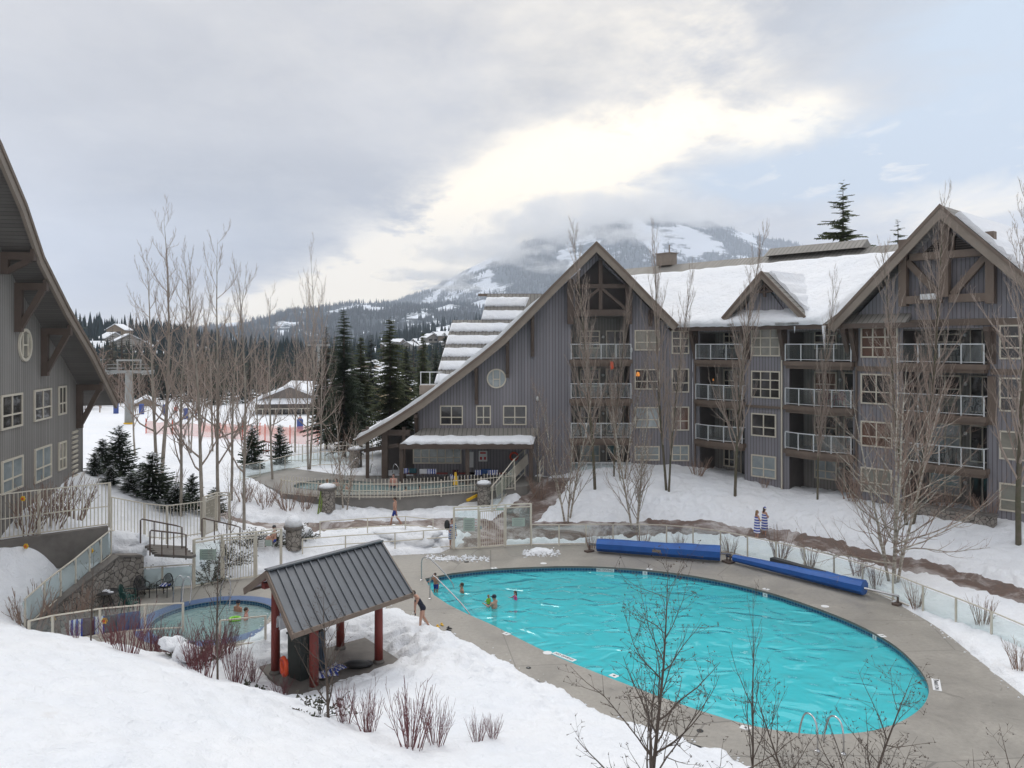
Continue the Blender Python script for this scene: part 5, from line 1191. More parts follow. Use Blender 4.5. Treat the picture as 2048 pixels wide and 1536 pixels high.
# ---- the lodge at the left edge
FL_ = Frame((-21.6, 34.5), (-.2, .98)); B = Bld('left_lodge', (-22.3, 36, 3.6), 'grey board lodge with deep bracketed eaves at the left edge')
dL = -1.35; pL = [FL_.hit(x, y, dL) for x, y in ((-170,-60),(0,288),(51,409),(86,514),(137,616),(187,702),(236,803))]
cs = FL_.hit(166, 760, 0)[0]
wl = [(-10, 1.5), (cs, 1.5)]+[(s, roofz(pL, s)-.55) for s in np.linspace(cs, -10, 14)]
m = MB(); m.prism([wl], 0, .3); B.part(m, 'wall', M_['siding_warm'], FL_, fixn=True)
m = MB(); m.box((cs-.15, 4.5, 4.5), (.3, 8.4, 6)); B.part(m, 'end_wall', M_['siding_warm'], FL_)
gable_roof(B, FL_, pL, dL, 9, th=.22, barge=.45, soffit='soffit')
for (x0, y0, x1, y1, pn) in ((1,788,43,862,'pane'),(67,778,101,845,'pane'),(116,772,131,834,'pane'),(2,916,44,988,'pane_d'),(68,893,101,966,'pane_d'),(116,883,131,944,'pane_b')):
    sx0, sx1 = FL_.S(x0), FL_.S(x1); Yc = FL_.O.y+(sx0+sx1)/2*FL_.u.y; z1 = CAMH-(y0-HY)/FOC*Yc; z0 = CAMH-(y1-HY)/FOC*Yc
    window(B, FL_, sx0, sx1, z0+.12, z1, 2, 2, pn)
s, z = FL_.hit(49, 690); m = MB(); K = 28; rx, ro = .62, .74
m.prism([[(s+ro*math.cos(2*math.pi*i/K), z+ro*1.0*math.sin(2*math.pi*i/K)) for i in range(K)], [(s+rx*math.cos(2*math.pi*i/K), z+rx*math.sin(2*math.pi*i/K)) for i in range(K)]], -.08, 0)
for x in (-.3, .3): m.box((s+x, -.04, z), (.07, .07, 1.0))
m.box((s, -.038, z), (.53, .06, .07)); f = B.part(m, 'round_window', M_['wframe'], FL_, fixn=True)
m = MB(); m.prism([[(s+rx*math.cos(2*math.pi*i/K), z+rx*math.sin(2*math.pi*i/K)) for i in range(K)]], -.025, -.003); B.part(m, 'pane', M_['pane_b'], parent=f, fixn=True)
for px, yb in ((3, 548), (31, 664), (84, 752), (154, 856)):
    s = FL_.S(px); z = roofz(pL, s)-.6; h = z-FL_.hit(px, yb, 0)[1]
    m = MB(); m.box((s, -.14, z-h/2), (.30, .28, h)); m.box((s, -(1.3)/2-.14, z-.16), (.28, 1.02, .32)); m.bar((s, -.2, z-h*.9), (s, -1.1, z-.3), .22, .24, up=(0,-1,0)); m.box((s, -1.22, z-.1), (.36, .14, .5)); B.part(m, 'bracket', M_['trim_dk'], FL_)
m = MB()
for k in range(12): m.box((FL_.S(148), -.05, 3.9+.26*k), (.75, .08, .13), M=Matrix.Rotation(.5, 3, 'X'))
B.part(m, 'vent_louvre', M_['wframe'], FL_)
# ---- distant houses
def chalet(name, px, Y, w, d, hw, hr, zb, rz, wall, label, win=3, snow='roof_snow', gable=True, group=None):
    x = (px-HX)/FOC*Y; o = empty(name, (x, Y, zb), rz, label, 'house', group)
    m = MB(); m.box((0, 0, hw/2), (w, d, hw)); m.add([(-w/2, -d/2, hw), (w/2, -d/2, hw), (0, -d/2, hw+hr), (-w/2, d/2, hw), (w/2, d/2, hw), (0, d/2, hw+hr)], [(0,1,2),(5,4,3)]); m.build('wall', wall, o)
    m = MB(); ov = .08*w
    for sg in (-1, 1):
        a = [(0, -d/2-ov, hw+hr+.3), (sg*(w/2+ov), -d/2-ov, hw-.08*hr+.1), (sg*(w/2+ov), d/2+ov, hw-.08*hr+.1), (0, d/2+ov, hw+hr+.3)]
        m.add(a+[(p[0], p[1], p[2]-.35) for p in a], [(0,1,2,3),(7,6,5,4),(0,4,5,1),(1,5,6,2),(2,6,7,3)])
    m.build('snowy_roof', M_[snow], o)
    for i in range(win):
        f = MB(); xx = (i-(win-1)/2)*w/(win+.4); f.box((xx, -d/2-.05, hw*.55), (w/(win+2.2), .1, hw*.32)); q = f.build('window', M_['pane'], o)
    return o
WT = mat('tan_chalet_wall', (.30,.235,.17), None, 1, .8); WG = mat('grey_chalet_wall', (.24,.21,.185), (.19,.165,.15), 1, .8); WY = mat('yellow_chalet_wall', (.42,.33,.20), None, 1, .8); WR = mat('pale_chalet_wall', (.42,.40,.37), None, 1, .8)
c = chalet('chalet', 588, 122, 9.8, 12, 3.9, 2.0, -.6, .18, WG, 'broad grey timber chalet with a low snowy gable across the slope', 4)
m = MB()
for k in range(11): m.box((-4.6+k*.9, -7.4, 2.2), (.1, .1, 1.1))
m.box((0, -7.4, 2.8), (9.4, .14, .12)); m.box((0, -6.7, 1.6), (9.6, 1.5, .2)); m.build('porch_rail', M_['wframe'], c)
m = MB(); m.add([(-4.9,-7.9,3.5),(4.9,-7.9,3.5),(4.6,-6,4.2),(-4.6,-6,4.2)], [(0,1,2,3)]); m.build('porch_roof_snow', M_['roof_snow'], c)
chalet('chalet', 650, 130, 8, 13, 3.6, 1.8, -.3, 1.1, WG, 'snow roofed timber chalet joined behind the broad grey one', 2)
chalet('chalet', 748, 128, 9, 8, 5.0, 2.2, .2, -.5, WY, 'yellow walled chalet half hidden behind the spruces', 2)
chalet('chalet', 705, 126, 10, 8, 4.6, 2.4, .1, .3, WG, 'snow roofed chalet between the two tallest spruces', 2)
chalet('chalet', 745, 150, 7, 6, 6.5, 1.2, .5, 0, WT, 'small domed white roof rising behind the yellow chalet', 1)
chalet('chalet', 292, 128, 4.5, 4, 1.6, 1.2, .2, .4, WT, 'low snow roofed hut right of the lift tower', 1)
chalet('hill_house', 255, 395, 13, 11, 7, 3.5, 6, .6, WR, 'pale house with a big snowy roof on the wooded hill', 2)
for i, (px, Y, zb, lab) in enumerate([(238,460,18,'uppermost snowy roofed house on the wooded hill'),(222,440,13,'snowy roofed house left of the pale hill house'),(280,380,3,'snowy roofed house right below the pale hill house'),(322,400,3,'snowy roofed house further right on the hillside'),(345,380,1,'snowy roofed house lowest on the hillside'),(300,430,6,'snowy roofed house between the hillside pines'),(188,410,8,'snowy roofed house just right of the left lodge roof'),(370,420,1,'small snowy roofed house behind the twin bare tree')]):
    chalet('hill_house', px, Y, 10, 9, 4, 3, zb-2, i*.9, (WT, WR, WG)[i % 3], lab, 2, group='snowy houses on the wooded hillside')
rnd = random.Random(9)
for i in range(16):
    px = 770+i*13+rnd.uniform(-5, 5); Y = rnd.uniform(600, 760); zz = CAMH+(HY-(706-.24*(px-770)+rnd.uniform(-16, 10)))/FOC*Y
    chalet('hill_house', px, Y, 11, 9, 4, 3, zz-4, rnd.random()*3, (WT, WR, WG)[i % 3], 'tiny snowy roofed house on the far hill left of the lodge roof', 2, group='tiny houses on the far hill left of the lodge roof')
# ---------------------------------------------------------------- fences, gates, railings
def fence(name, label, pts, h, rails=(1.0, .12), pw=.07, rw=.055, m='cream', picket=0.0, glass=None, cat='fence', group=None, finial=0.0, pk0=.08, posth=1.0, tilt=True, pkw=.024):
    pts = [Vector(p) for p in pts]; o = empty(name, pts[0], 0, label, cat, group); O = pts[0]
    RR = [MB() for _ in rails]; G = MB(); K = MB()
    for p in pts:
        q = MB(); q.box(p-O+Vector((0,0,h*posth/2-.05)), (pw, pw, h*posth+.1)); q.build('post', M_[m], o)
    for a, b in zip(pts[:-1], pts[1:]):
        a, b = a-O, b-O; d = (b-a).normalized()*pw*.5
        for ri, r in enumerate(rails): RR[ri].bar(a+(d if r < 1 else -d*1.0)+Vector((0,0,h*r)), b-(d if r < 1 else -d*.98)+Vector((0,0,h*r)), rw, rw*.8)
        L = (b-a).length
        if glass: G.bar(a+d+Vector((0,0,h*.53)), b-d+Vector((0,0,h*.53)), .012, h*.80)
        if picket:
            n = int(L/picket)
            for i in range(1, n):
                p = a.lerp(b, i/n); z1 = h*(1+finial); K.bar(p+Vector((0,0,h*pk0)), p+Vector((0,0,z1)), pkw)
                if finial: K.ell(p+Vector((0,0,z1+.02)), (.03,.03,.05), 4, 4)
    for R_ in RR: R_.build('rail', M_[m], o)
    if G.v: G.build('glass_panel', M_[glass], o)
    if K.v: K.build('pickets', M_[m], o)
    return o
def Pg(px, py, z=0.0): return P(px, py, z=z)
CUR = [(1063,1089),(1118,1089),(1172,1088),(1226,1088),(1279,1088),(1333,1090),(1386,1095),(1441,1103),(1495,1115),(1552,1128),(1609,1142),(1668,1158),(1725,1177),(1786,1199),(1846,1225),(1912,1252),(1983,1283),(2062,1320),(2150,1364)]
fence('curved_pool_fence', 'long curved cream fence with clear panels round the back of the big pool', [Pg(a, b+2, .03) for a, b in CUR], 1.18, rails=(1.0, .06), glass='glass', rw=.05)
GH = 2.35
def gate_run(name, label, pts, h, leaf, m='cream', glasses=(), toprails=(1.0, .93)):
    pts = [Vector(p) for p in pts]; O = pts[0]; o = empty(name, O, 0, label, 'gate'); 
    for p in pts: q = MB(); q.box(p-O+Vector((0,0,h/2)), (.11, .11, h)); q.build('post', M_[m], o)
    q = MB()
    for a, b in zip(pts[:-1], pts[1:]):
        for r in toprails: q.bar(a-O+Vector((0,0,h*r)), b-O+Vector((0,0,h*r)), .07, .06)
    q.build('top_rail', M_[m], o)
    a, b = pts[leaf]-O, pts[leaf+1]-O; d = (b-a).normalized()*.09; q = MB(); a += d; b -= d; n = 11
    for z in (.08, h*.88): q.bar(a+Vector((0,0,z)), b+Vector((0,0,z)), .055, .055)
    for t in (0, 1): p = a.lerp(b, t); q.bar(p+Vector((0,0,.08)), p+Vector((0,0,h*.88)), .055)
    for i in range(1, n): p = a.lerp(b, i/n); q.bar(p+Vector((0,0,.1)), p+Vector((0,0,h*.87)), .024)
    lf = q.build('gate_leaf', M_[m], o); q = MB(); q.box(a+d*.6+Vector((0,-.06,h*.5)), (.07, .06, .16)); q.build('latch', M_['steel'], lf)
    for i in glasses:
        a, b = pts[i]-O, pts[i+1]-O; d = (b-a).normalized()*.07; q = MB(); q.bar(a+d+Vector((0,0,h*.47)), b-d+Vector((0,0,h*.47)), .012, h*.86); q.build('glass_panel', M_['glass'], o)
        q = MB(); q.bar(a+d+Vector((0,0,.06)), b-d+Vector((0,0,.06)), .04, .04); q.build('bottom_rail', M_[m], o)
    return o
def plate(name, label, c, w, h, m, yaw=0.0, cat='sign', lines=0, lm='black', th=.03, group=None):
    o = empty(name, c, yaw, label, cat, group); q = MB(); q.box((0,0,0), (w, th, h)); q.build('plate', M_[m], o)
    if lines:
        q = MB()
        for i in range(lines): q.box((-.04*w*(i % 2), -th/2-.004, h*(.34-.68*i/max(lines-1, 1))), (w*(.74-.12*(i % 2)), .004, h*.045))
        q.build('printed_lines', M_[lm], o)
    return o
M_['print'] = mat('grey_print', (.25,.27,.27), None, 5, .7)
gr = [Pg(908,1099,.02), Pg(957,1097,.02), Pg(1011,1093,.02), Pg(1062,1090,.02)]
gate_run('pool_gate', 'tall cream barred gate with glazed side panels at the head of the big pool', gr, GH, 1, glasses=(0, 2))
fy = gr[0].y
plate('gate_sign', 'grey green notice on the glazed panel left of the tall pool gate', P(938,1049, Y=44.2), .62, .72, 'signg', 0, lines=6, lm='print')
plate('gate_sign', 'small white and red notice beside the grey green one on the pool gate', P(952,1045, Y=44.25), .17, .45, 'signw', 0, lines=3, lm='red')
plate('gate_sign', 'pale green double notice on the glazed panel right of the tall pool gate', P(1037,1044, Y=44.6), .72, .46, 'signg', 0, lines=4, lm='print')
plate('gate_sign', 'small blue plate on top of the tall pool gate', P(1000,1018, Y=44.35), .4, .13, 'signg', 0)
# railing along the deck left of the gate
fence('ramp_railing', 'cream two rail railing along the deck between pillar and pool gate', [Pg(605,1121,.02), Pg(691,1113,.02), Pg(790,1107,.02), Pg(847,1102,.02), Pg(904,1098,.02)], 1.12, rails=(1.0, .60, .14), pw=.06)
def g3(px, Y, dz=0.0): x = (px-HX)/FOC*Y; return Vector((x, Y, gz1(x, Y)+dz))
fence('ramp_railing', 'second cream handrail in the snow behind the ramp railing', [g3(640,43.9,-.1), g3(735,44.6,-.1), g3(811,45.2,-.1), g3(866,45.6,-.1)], .95, rails=(1.0, .5), pw=.05)
fence('path_railing', 'low grey railing with clear panels between the path and the hot pool wall', [g3(672,50.0), g3(712,50.1), g3(755,50.2), g3(796,50.5), g3(837,50.8), g3(879,51.2), g3(918,51.6), g3(956,52.0)], 1.05, rails=(1.0,), pw=.05, m='wframe', glass='glass')
tp = [Vector(v) for v in [(-14.6,50.6,1.95),(-12.05,49.75,1.9),(-9.5,49.8,1.85),(-7,50.0,1.82),(-4.5,50.85,1.82),(-2.0,51.7,1.85),(.2,52.7,1.9)]]
fence('picket_fence', 'cream picket fence with finials along the near side of the hot pool', tp, 1.0, rails=(.86, .06), picket=.21, finial=.10, pkw=.035, pk0=0)
fence('picket_fence', 'far cream picket fence along the snow behind the hot pool', [g3(560,63), g3(605,63.5), g3(650,64), g3(700,64), g3(745,63.5)], 1.35, rails=(.88, .1), picket=.26, finial=.08, pkw=.03, pk0=0)
fence('terrace_railing', 'thin pale railing around the far end of the hot pool', [g3(480,54), g3(520,57.5), g3(570,60.5), g3(640,61.2), g3(700,61.4)], 1.1, rails=(1.0, .1), pw=.05, glass='glass')
def pillar(px, Y, w, h, lab, z=None, capsnow=.22):
    p = g3(px, Y); z = p.z if z is None else z; o = empty('stone_pillar', (p.x, Y, z-.1), .1, lab, 'pillar', 'round stone gate pillars')
    q = MB(); q.lathe([(w*.5, 0), (w*.49, h*.5), (w*.47, h)], n=12); q.build('shaft', M_['stone'], o)
    q = MB(); q.lathe([(w*.60, h), (w*.62, h+.06), (w*.6, h+.14)], n=12); q.build('cap', M_['conc_dk'], o)
    if capsnow: q = MB(); q.lathe([(w*.56, h+.142), (w*.5, h+.142+capsnow*.6), (w*.22, h+.142+capsnow), (.01, h+.15+capsnow)], n=10); q.build('snow_cap', M_['roof_snow'], o, smooth=True)
pillar(655, 49.0, .95, 1.35, 'stone pillar with a snow cap at the left end of the hot pool pickets')
pillar(968, 51.4, .85, 1.3, 'stone pillar beside the stair fence below the canopy')
pillar(711, 60.5, 1.0, 1.3, 'squat stone pillar beyond the hot pool, by the dark porch')
pillar(587, 42.4, .85, 1.1, 'low stone pillar with thick snow cap at the end of the ramp railing', capsnow=.5)
# stair fence and ramp rails under the canopy
fence('stair_fence', 'high cream fence climbing beside the ramp from pillar to canopy', [Vector((-1.25,50.2,.75)), Vector((-.65,51.8,1.2)), Vector((.15,54.0,1.9)), Vector((.9,56.2,2.3))], 1.75, rails=(1.0,.08), pw=.08, glass='glass')
q = MB(); q.bar((-1.0,51.2,2.0), (1.1,56.4,3.35), .05, .75); tag(q.build('sloping_screen', M_['cream']), 'solid sloping cream screen rising beside the ramp to the lodge wall', 'screen')
fence('ramp_handrail', 'cream handrail frame right of the ramp by the lodge wall', [Vector((1.9,54.6,2.1)), Vector((2.2,56.3,2.3))], 1.25, rails=(1.0,.5,.1), pw=.06)
fence('ramp_handrail', 'low handrail at the foot of the ramp on its right side', [Vector((1.0,50.2,.9)), Vector((2.0,53.0,1.7))], .5, rails=(1.0,), pw=.05, m='trim')
q = MB(); q.bar(P(934,1001,Y=50.9), P(955,990,Y=51.6), .14, .14); tag(q.build('yellow_beam', M_['yellow']), 'short yellow timber lying on the snow before the stone pillar', 'timber')
# ---- left side fences
Lz = lambda px, py, Y: P(px, py, Y=Y)
a = [Lz(-60,1088,32.6), Lz(78,1068,34.2), Lz(219,1050,35.7)]
fence('left_railing', 'tall cream bar railing in front of the left lodge', a, 1.88, rails=(1.0,.45,.03), picket=.145, pw=.10, pkw=.028, pk0=.03)
q = MB(); q.bar(Vector(a[0])-Vector((0,.15,.75)), Vector(a[2])-Vector((0,.15,.75)), .3, 1.5); tag(q.build('railing_wall', M_['conc_dk']), 'stained concrete wall under the left railing', 'wall')
fence('left_picket_fence', 'cream bar fence stepping down the snow to the open gate', [Lz(222,1068,38.6), Lz(289,1080,39.0), Lz(334,1084,39.4), Lz(408,1073,40.4)], 1.78, rails=(1.0,.1), picket=.15, pw=.09, pkw=.024, pk0=.05)
gate_run('open_picket_gate', 'cream barred gate standing among the dark tree trunks', [Lz(408,1073,40.4), Lz(433,1062,41.6), Lz(459,1060,43.0)], 2.0, 0)
fence('glass_fence', 'frosted glass fence stepping down along the retaining wall', [Lz(50,1258,30.6), Lz(89,1222,31.5), Lz(121,1196,32.4), Lz(151,1172,33.3), Lz(179,1147,34.2), Lz(202,1128,34.9), Lz(222,1111,35.6)], 1.15, rails=(1.0,.03), pw=.06, glass='glass_snowy')
fence('tub_fence', 'low fence with misted glass in front of the hot tub, hung with towels', [Lz(58,1300,27.6), Lz(105,1288,28.3), Lz(200,1272,29.3), Lz(290,1262,30.2), Lz(366,1258,31.0)], 1.0, rails=(1.0,.06), pw=.07, glass='glass')
fence('tub_fence', 'short glass fence between the hot tub and the timber shelter', [Lz(440,1296,29.2), Lz(531,1286,29.6)], 1.0, rails=(1.0,.06), pw=.07, glass='glass')
fence('tub_back_fence', 'low glass fence behind the black chair by the hot tub', [Pg(262,1186,.02), Pg(325,1181,.02), Pg(386,1176,.02)], 1.12, rails=(1.0,.04), pw=.07, glass='glass_snowy')
gate_run('hot_tub_gate', 'tall cream barred gate behind the hot tub', [Pg(388,1175,.02), Pg(444,1164,.02), Pg(512,1156,.02), Pg(562,1148,.02)], 2.25, 1, glasses=(0,))
plate('gate_sign', 'large grey green notice on the hot tub gate panel', Lz(416,1109,37.9), .78, .50, 'signg', 0, lines=4, lm='print')
plate('gate_sign', 'white notice on the snow side of the hot tub gate', Lz(523,1088,39.2), .30, .36, 'signw', 0, lines=4, lm='print')
plate('gate_sign', 'pale green notice next to the white one by the hot tub gate', Lz(537,1086,39.2), .32, .30, 'signg', 0, lines=3, lm='print')
def hrail(name, label, pts, r, m, n=6, cat='handrail', group=None):
    q = MB(); p = catmull([Vector(x) for x in pts], 5, closed=False); q.tube(p, r, n); o = q.build(name, M_[m], smooth=True); return tag(o, label, cat, group)
def stair_rail(label, a, b, h, group='brown handrails on the snowy steps'):
    a, b = Vector(a), Vector(b); o = empty('stair_handrail', a, 0, label, 'handrail', group); b = b-a; up = Vector((0,0,h))
    q = MB(); q.tube([(0,0,-.2), up*.93, up+b*.04, b*.85+up, b+up*.97, b-Vector((0,0,.2))], .035, 6); q.build('rail', M_['brown_metal'], o)
    for t in (.33, .66): q = MB(); q.tube([b*t-Vector((0,0,.2)), b*t+up], .028, 6); q.build('post', M_['brown_metal'], o)
stair_rail('brown handrail on the snowy steps left of the fence post', Lz(281,1078,37.6), Lz(364,1094,37.4), .95)
stair_rail('nearer brown handrail on the snowy steps', Lz(300,1102,36.4), Lz(372,1110,36.2), .95)
stair_rail('brown handrail on the steps by the open gate', Lz(404,1072,40.0), Lz(480,1090,39.4), .9)
q = MB()
for k in range(5): q.box(P(330+k*5, 1092+k*4, Y=37.8-k*.35)+Vector((0,0,-.06)), (1.9, .34, .12), rz=-.2)
tag(q.build('snowy_steps', M_['conc_dk']), kind='structure')
# retaining wall below the glass fence
wl0, wl1 = [(-19.0,30.2),(-18.75,31.0),(-18.45,32.4),(-18.15,33.9),(-17.85,35.6),(-17.2,36.5)], [.35,.66,1.12,1.55,1.98,1.75]
m = MB(); n = len(wl0)
for i in range(n-1):
    (x0, y0), (x1, y1) = wl0[i], wl0[i+1]; z0, z1 = wl1[i], wl1[i+1]; t = .40
    vs = [(x0, y0, -.1), (x1, y1, -.1), (x1, y1, z1), (x0, y0, z0)]; vs += [(x+t, y, z) for x, y, z in vs]
    m.add(vs, [(4,5,6,7),(3,7,6,2),(0,4,7,3),(1,2,6,5)])
w_ = m.build('retaining_wall', M_['stone'], fixn=False); tag(w_, 'dark stone retaining wall under the frosted glass fence', 'wall')
m = MB()
for i in range(n-1):
    (x0, y0), (x1, y1) = wl0[i], wl0[i+1]; m.bar((x0+.2, y0, wl1[i]+.04), (x1+.2, y1, wl1[i+1]+.04), .52, .09)
m.build('coping', M_['conc_dk'], w_)
YL = [((47,997),33.6,'on the left railing'),((53,1092),33.4,'on the wall below the left railing'),((213,1129),35.1,'at the top of the stone wall'),((154,1179),33.2,'halfway down the stone wall'),((107,1238),31.6,'low on the stone wall'),((210,1241),28.9,'on the towel fence'),((183,1101),34.4,'behind the frosted glass')]
for (px, py), Y, w in YL:
    o = empty('yellow_lamp', P(px, py, Y=Y), 0, 'small yellow lamp '+w, 'lamp', 'small yellow lamps round the hot tub'); q = MB()
    for k in range(6): a = k*math.pi/3; q.ell((.07*math.cos(a), -.04, .07*math.sin(a)), .05, 6, 4)
    q.build('petals', M_['yellow'], o, smooth=True); q = MB(); q.ell((0,-.05,0), .06, 8, 5); q.build('centre', M_['orange'], o, smooth=True)
# ---- timber shelter
zr, ze = 4.0, 2.75
e0, e1 = P(587,1266, z=ze), P(825,1187, z=ze); r0, r1 = P(534,1142, z=zr), P(762,1083, z=zr)
ax_ = (r1-r0); ax_.z = 0; Lr = ax_.length; ax_.normalize(); pr2 = Vector((-ax_.y, ax_.x, 0))
GC = ((r0+r1)/2); GC.z = 0; yawg = math.atan2(ax_.y, ax_.x); L2 = Lr/2; md = (e0+e1)/2-GC; md.z = 0; hw = abs(md.dot(pr2)); SK_ = md.dot(ax_)/md.dot(pr2)
o = empty('timber_shelter', GC, yawg, 'open timber shelter with red posts and a dark ribbed metal roof', 'shelter')
def skew(ob):
    for v in ob.data.vertices: v.co.x += SK_*v.co.y
    return ob
for sg in (-1, 1):
    m = MB(); a = [(-L2, 0, zr), (L2, 0, zr), (L2, sg*hw, ze), (-L2, sg*hw, ze)]; m.add(a+[(x, y, z-.07) for x, y, z in a], [(0,1,2,3),(7,6,5,4),(0,4,5,1),(1,5,6,2),(2,6,7,3),(3,7,4,0)])
    k = int(Lr/.33)
    for i in range(k+1):
        x = -L2+.03+(Lr-.06)*i/k; m.bar((x, sg*.05, zr+.0), (x, sg*(hw-.01), ze+.02), .04, .06)
    rf = skew(m.build('roof_panel', M_['gazroof'], o, fixn=True))
    m = MB(); m.box((0, sg*(hw+.01), ze-.07), (Lr+.06, .05, .15)); skew(m.build('eave_board', M_['trim'], rf))
m = MB(); m.box((0, 0, zr+.04), (Lr+.04, .24, .05)); m.build('ridge_cap', M_['gazroof'], o)
for sx in (-1, 1):
    m = MB()
    for sg in (-1, 1): m.bar((sx*(L2+.02), 0, zr-.10), (sx*(L2+.02), sg*(hw+.02), ze-.10), .06, .22)
    skew(m.build('barge_board', M_['trim'], o))
px_, py_ = 1.42, 1.05; zb = zr-(zr-ze)/hw*py_-.30
m = MB()
for sx in (-1, 1): m.box((sx*px_, 0, zb-.02), (.18, 2*py_+.5, .22)); m.box((sx*px_, 0, zb+.4), (.16, .18, .75))
for sy in (-1, 1): m.box((0, sy*py_, zb), (2*px_+1.0, .18, .2))
m.box((0, 0, zr-.2), (Lr-.3, .16, .2)); m.build('beams', M_['redwood'], o)
m = MB()
for i in range(6):
    x = -L2+.12+(Lr-.24)*i/5
    for sg in (-1, 1): m.bar((x, 0, zr-.16), (x, sg*(hw-.1), ze-.02), .1, .12)
skew(m.build('rafters', M_['redwood'], o))
for sx in (-1, 1):
    for sy in (-1, 1):
        m = MB(); m.tube([(sx*px_, sy*py_, .05), (sx*px_, sy*py_, 1.4), (sx*px_, sy*py_, zb-.1)], [.155, .15, .14], 12); p = m.build('post', M_['redwood'], o, smooth=True)
        m = MB(); m.lathe([(.21, 0), (.21, .10), (.17, .17)], (sx*px_, sy*py_, .0), 12); m.build('post_base', M_['conc_dk'], p)
        m = MB(); m.bar((sx*(px_-.7), sy*py_, zb-.08), (sx*px_, sy*py_, zb-.8), .12, .12); m.build('brace', M_['redwood'], o)
GM = Matrix.Translation(GC) @ Matrix.Rotation(yawg, 4, 'Z')
def gw_(x, y, z): return GM @ Vector((x, y, z))
def torus(q, c, R0, r0, M=None, mi=0, n=24, k=8):
    c = Vector(c); M = M or Matrix.Identity(3); b = len(q.v)
    for i in range(n):
        a = 2*math.pi*i/n
        for j in range(k):
            t = 2*math.pi*j/k; q.v.append(tuple(c+M @ Vector(((R0+r0*math.cos(t))*math.cos(a), r0*math.sin(t), (R0+r0*math.cos(t))*math.sin(a)))))
    for i in range(n):
        for j in range(k): q.f.append((b+i*k+j, b+i*k+(j+1) % k, b+((i+1) % n)*k+(j+1) % k, b+((i+1) % n)*k+j)); q.m.append(mi)
def ring(label, c, R0, r0, yaw, group='life rings'):
    o = empty('life_ring', c, yaw, label, 'life ring', group); q = MB(); torus(q, (0,0,0), R0, r0); q.build('ring', M_['orange'], o, smooth=True)
    q = MB()
    for k in range(4): a = k*math.pi/2+.78; q.box((R0*math.cos(a), 0, R0*math.sin(a)), (.07, r0*2.15, r0*2.15), M=Matrix.Rotation(-a, 3, 'Y'))
    q.build('bands', M_['red'], o); return o
ring('orange life ring hanging on the near left post of the timber shelter', P(568,1333, Y=26.6), .27, .075, yawg+1.2)
ring('red life ring on the lodge wall under the canopy end', P(1028,913, Y=56.8), .27, .07, 0)
# dark pump cabinet and gear inside the shelter
q = MB(); q.box((0,0,.75), (.9, .7, 1.5)); q.box((0,0,1.53), (.98, .78, .06)); c_ = q.build('equipment_cabinet', mat('dark_green_cabinet', (.03,.04,.035), (.018,.022,.02), 3, .6), loc=gw_(-px_+.55, .15, 0), rz=yawg); tag(c_, 'dark equipment cabinet inside the timber shelter', 'cabinet'); q = MB(); q.box((.1,-.36,.8), (.04,.03,.5)); q.build('handle', M_['steel'], c_)
q = MB()
for i in range(9): q.bar((i*.06-.24, 0, 1.55), (i*.06-.28+.02*(i % 3), -.05*(i % 2), .25), .07, .03)
tag(q.build('hanging_tarp', mat('dark_blue_tarp', (.015,.04,.075), (.01,.02,.03), 6, .45), loc=gw_(-px_+.75, -.35, .0), rz=yawg), 'dark blue tarpaulin hanging folded inside the timber shelter', 'tarpaulin')
def cloth_mat(name, c1, c2, pitch=.16, axis=0):
    m, nt, bs, out = _nt(name); v = objco(nt); s = nt.nodes.new('ShaderNodeSeparateXYZ'); nt.links.new(v, s.inputs[0])
    g = math_(nt, 'LESS_THAN', math_(nt, 'FRACT', math_(nt, 'DIVIDE', s.outputs[axis], pitch)), .5); nt.links.new(mixn(nt, g, c1, c2), bs.inputs['Base Color']); bs.inputs['Roughness'].default_value = .9; return m
M_['stripe'] = cloth_mat('blue_white_striped_cloth', (.70,.72,.78), (.02,.05,.32)); M_['stripe_z'] = cloth_mat('blue_white_hooped_cloth', (.72,.74,.80), (.025,.05,.34), .15, 2); M_['stripe_b'] = cloth_mat('light_blue_striped_cloth', (.70,.74,.80), (.03,.13,.42), .11, 2)
def towel(label, c, yaw, w, h, m='stripe', drape=True, seed=0, group='striped pool towels'):
    """a towel over a rail or crumpled on a surface"""
    q = MB(); nx_, ny_ = 12, 10; rnd = random.Random(seed)
    for j in range(ny_+1):
        for i in range(nx_+1):
            u, v = i/nx_-.5, j/ny_
            n_ = noise.noise((u*5+seed, v*3, seed))*.5
            if drape:
                s = v*2-1; y = math.copysign(min(abs(s)*1.0, .06+.03*abs(s)), s)+n_*.06; z = -abs(s)*h*(.9 if s > 0 else 1)+.03+n_*.02
                q.v.append((u*w*(1+.1*n_), y, z))
            else: q.v.append((u*w+n_*.12, (v-.5)*h+n_*.10, .06+abs(noise.noise((u*7+seed, v*7, 3)))*.16))
    q.f = [(j*(nx_+1)+i, j*(nx_+1)+i+1, (j+1)*(nx_+1)+i+1, (j+1)*(nx_+1)+i) for j in range(ny_) for i in range(nx_)]; q.m = [0]*len(q.f)
    o = q.build('towel', M_[m], smooth=True); o.location = c; o.rotation_euler = (0, 0, yaw); sm = o.modifiers.new('thick', 'SOLIDIFY'); sm.thickness = .015; return tag(o, label, 'towel', group)
M_['towel_w'] = mat('white_towel', (.68,.69,.72), None, 5, .9); M_['towel_d'] = mat('dark_teal_towel', (.03,.11,.13), (.015,.04,.06), 5, .9); M_['towel_b'] = mat('blue_towel', (.03,.09,.24), (.02,.05,.14), 5, .9); M_['towel_m'] = mat('maroon_towel', (.07,.025,.035), None, 5, .9)
gsn = lambda px, py, z: P(px, py, z=z)
towel('crumpled striped towel on the snow edge of the shelter pad', gsn(650,1352,.12), .4, .75, .6, drape=False, seed=3); towel('striped towel lying beside the crumpled one on the shelter pad', gsn(672,1340,.1), 1.0, .5, .55, drape=False, seed=5)
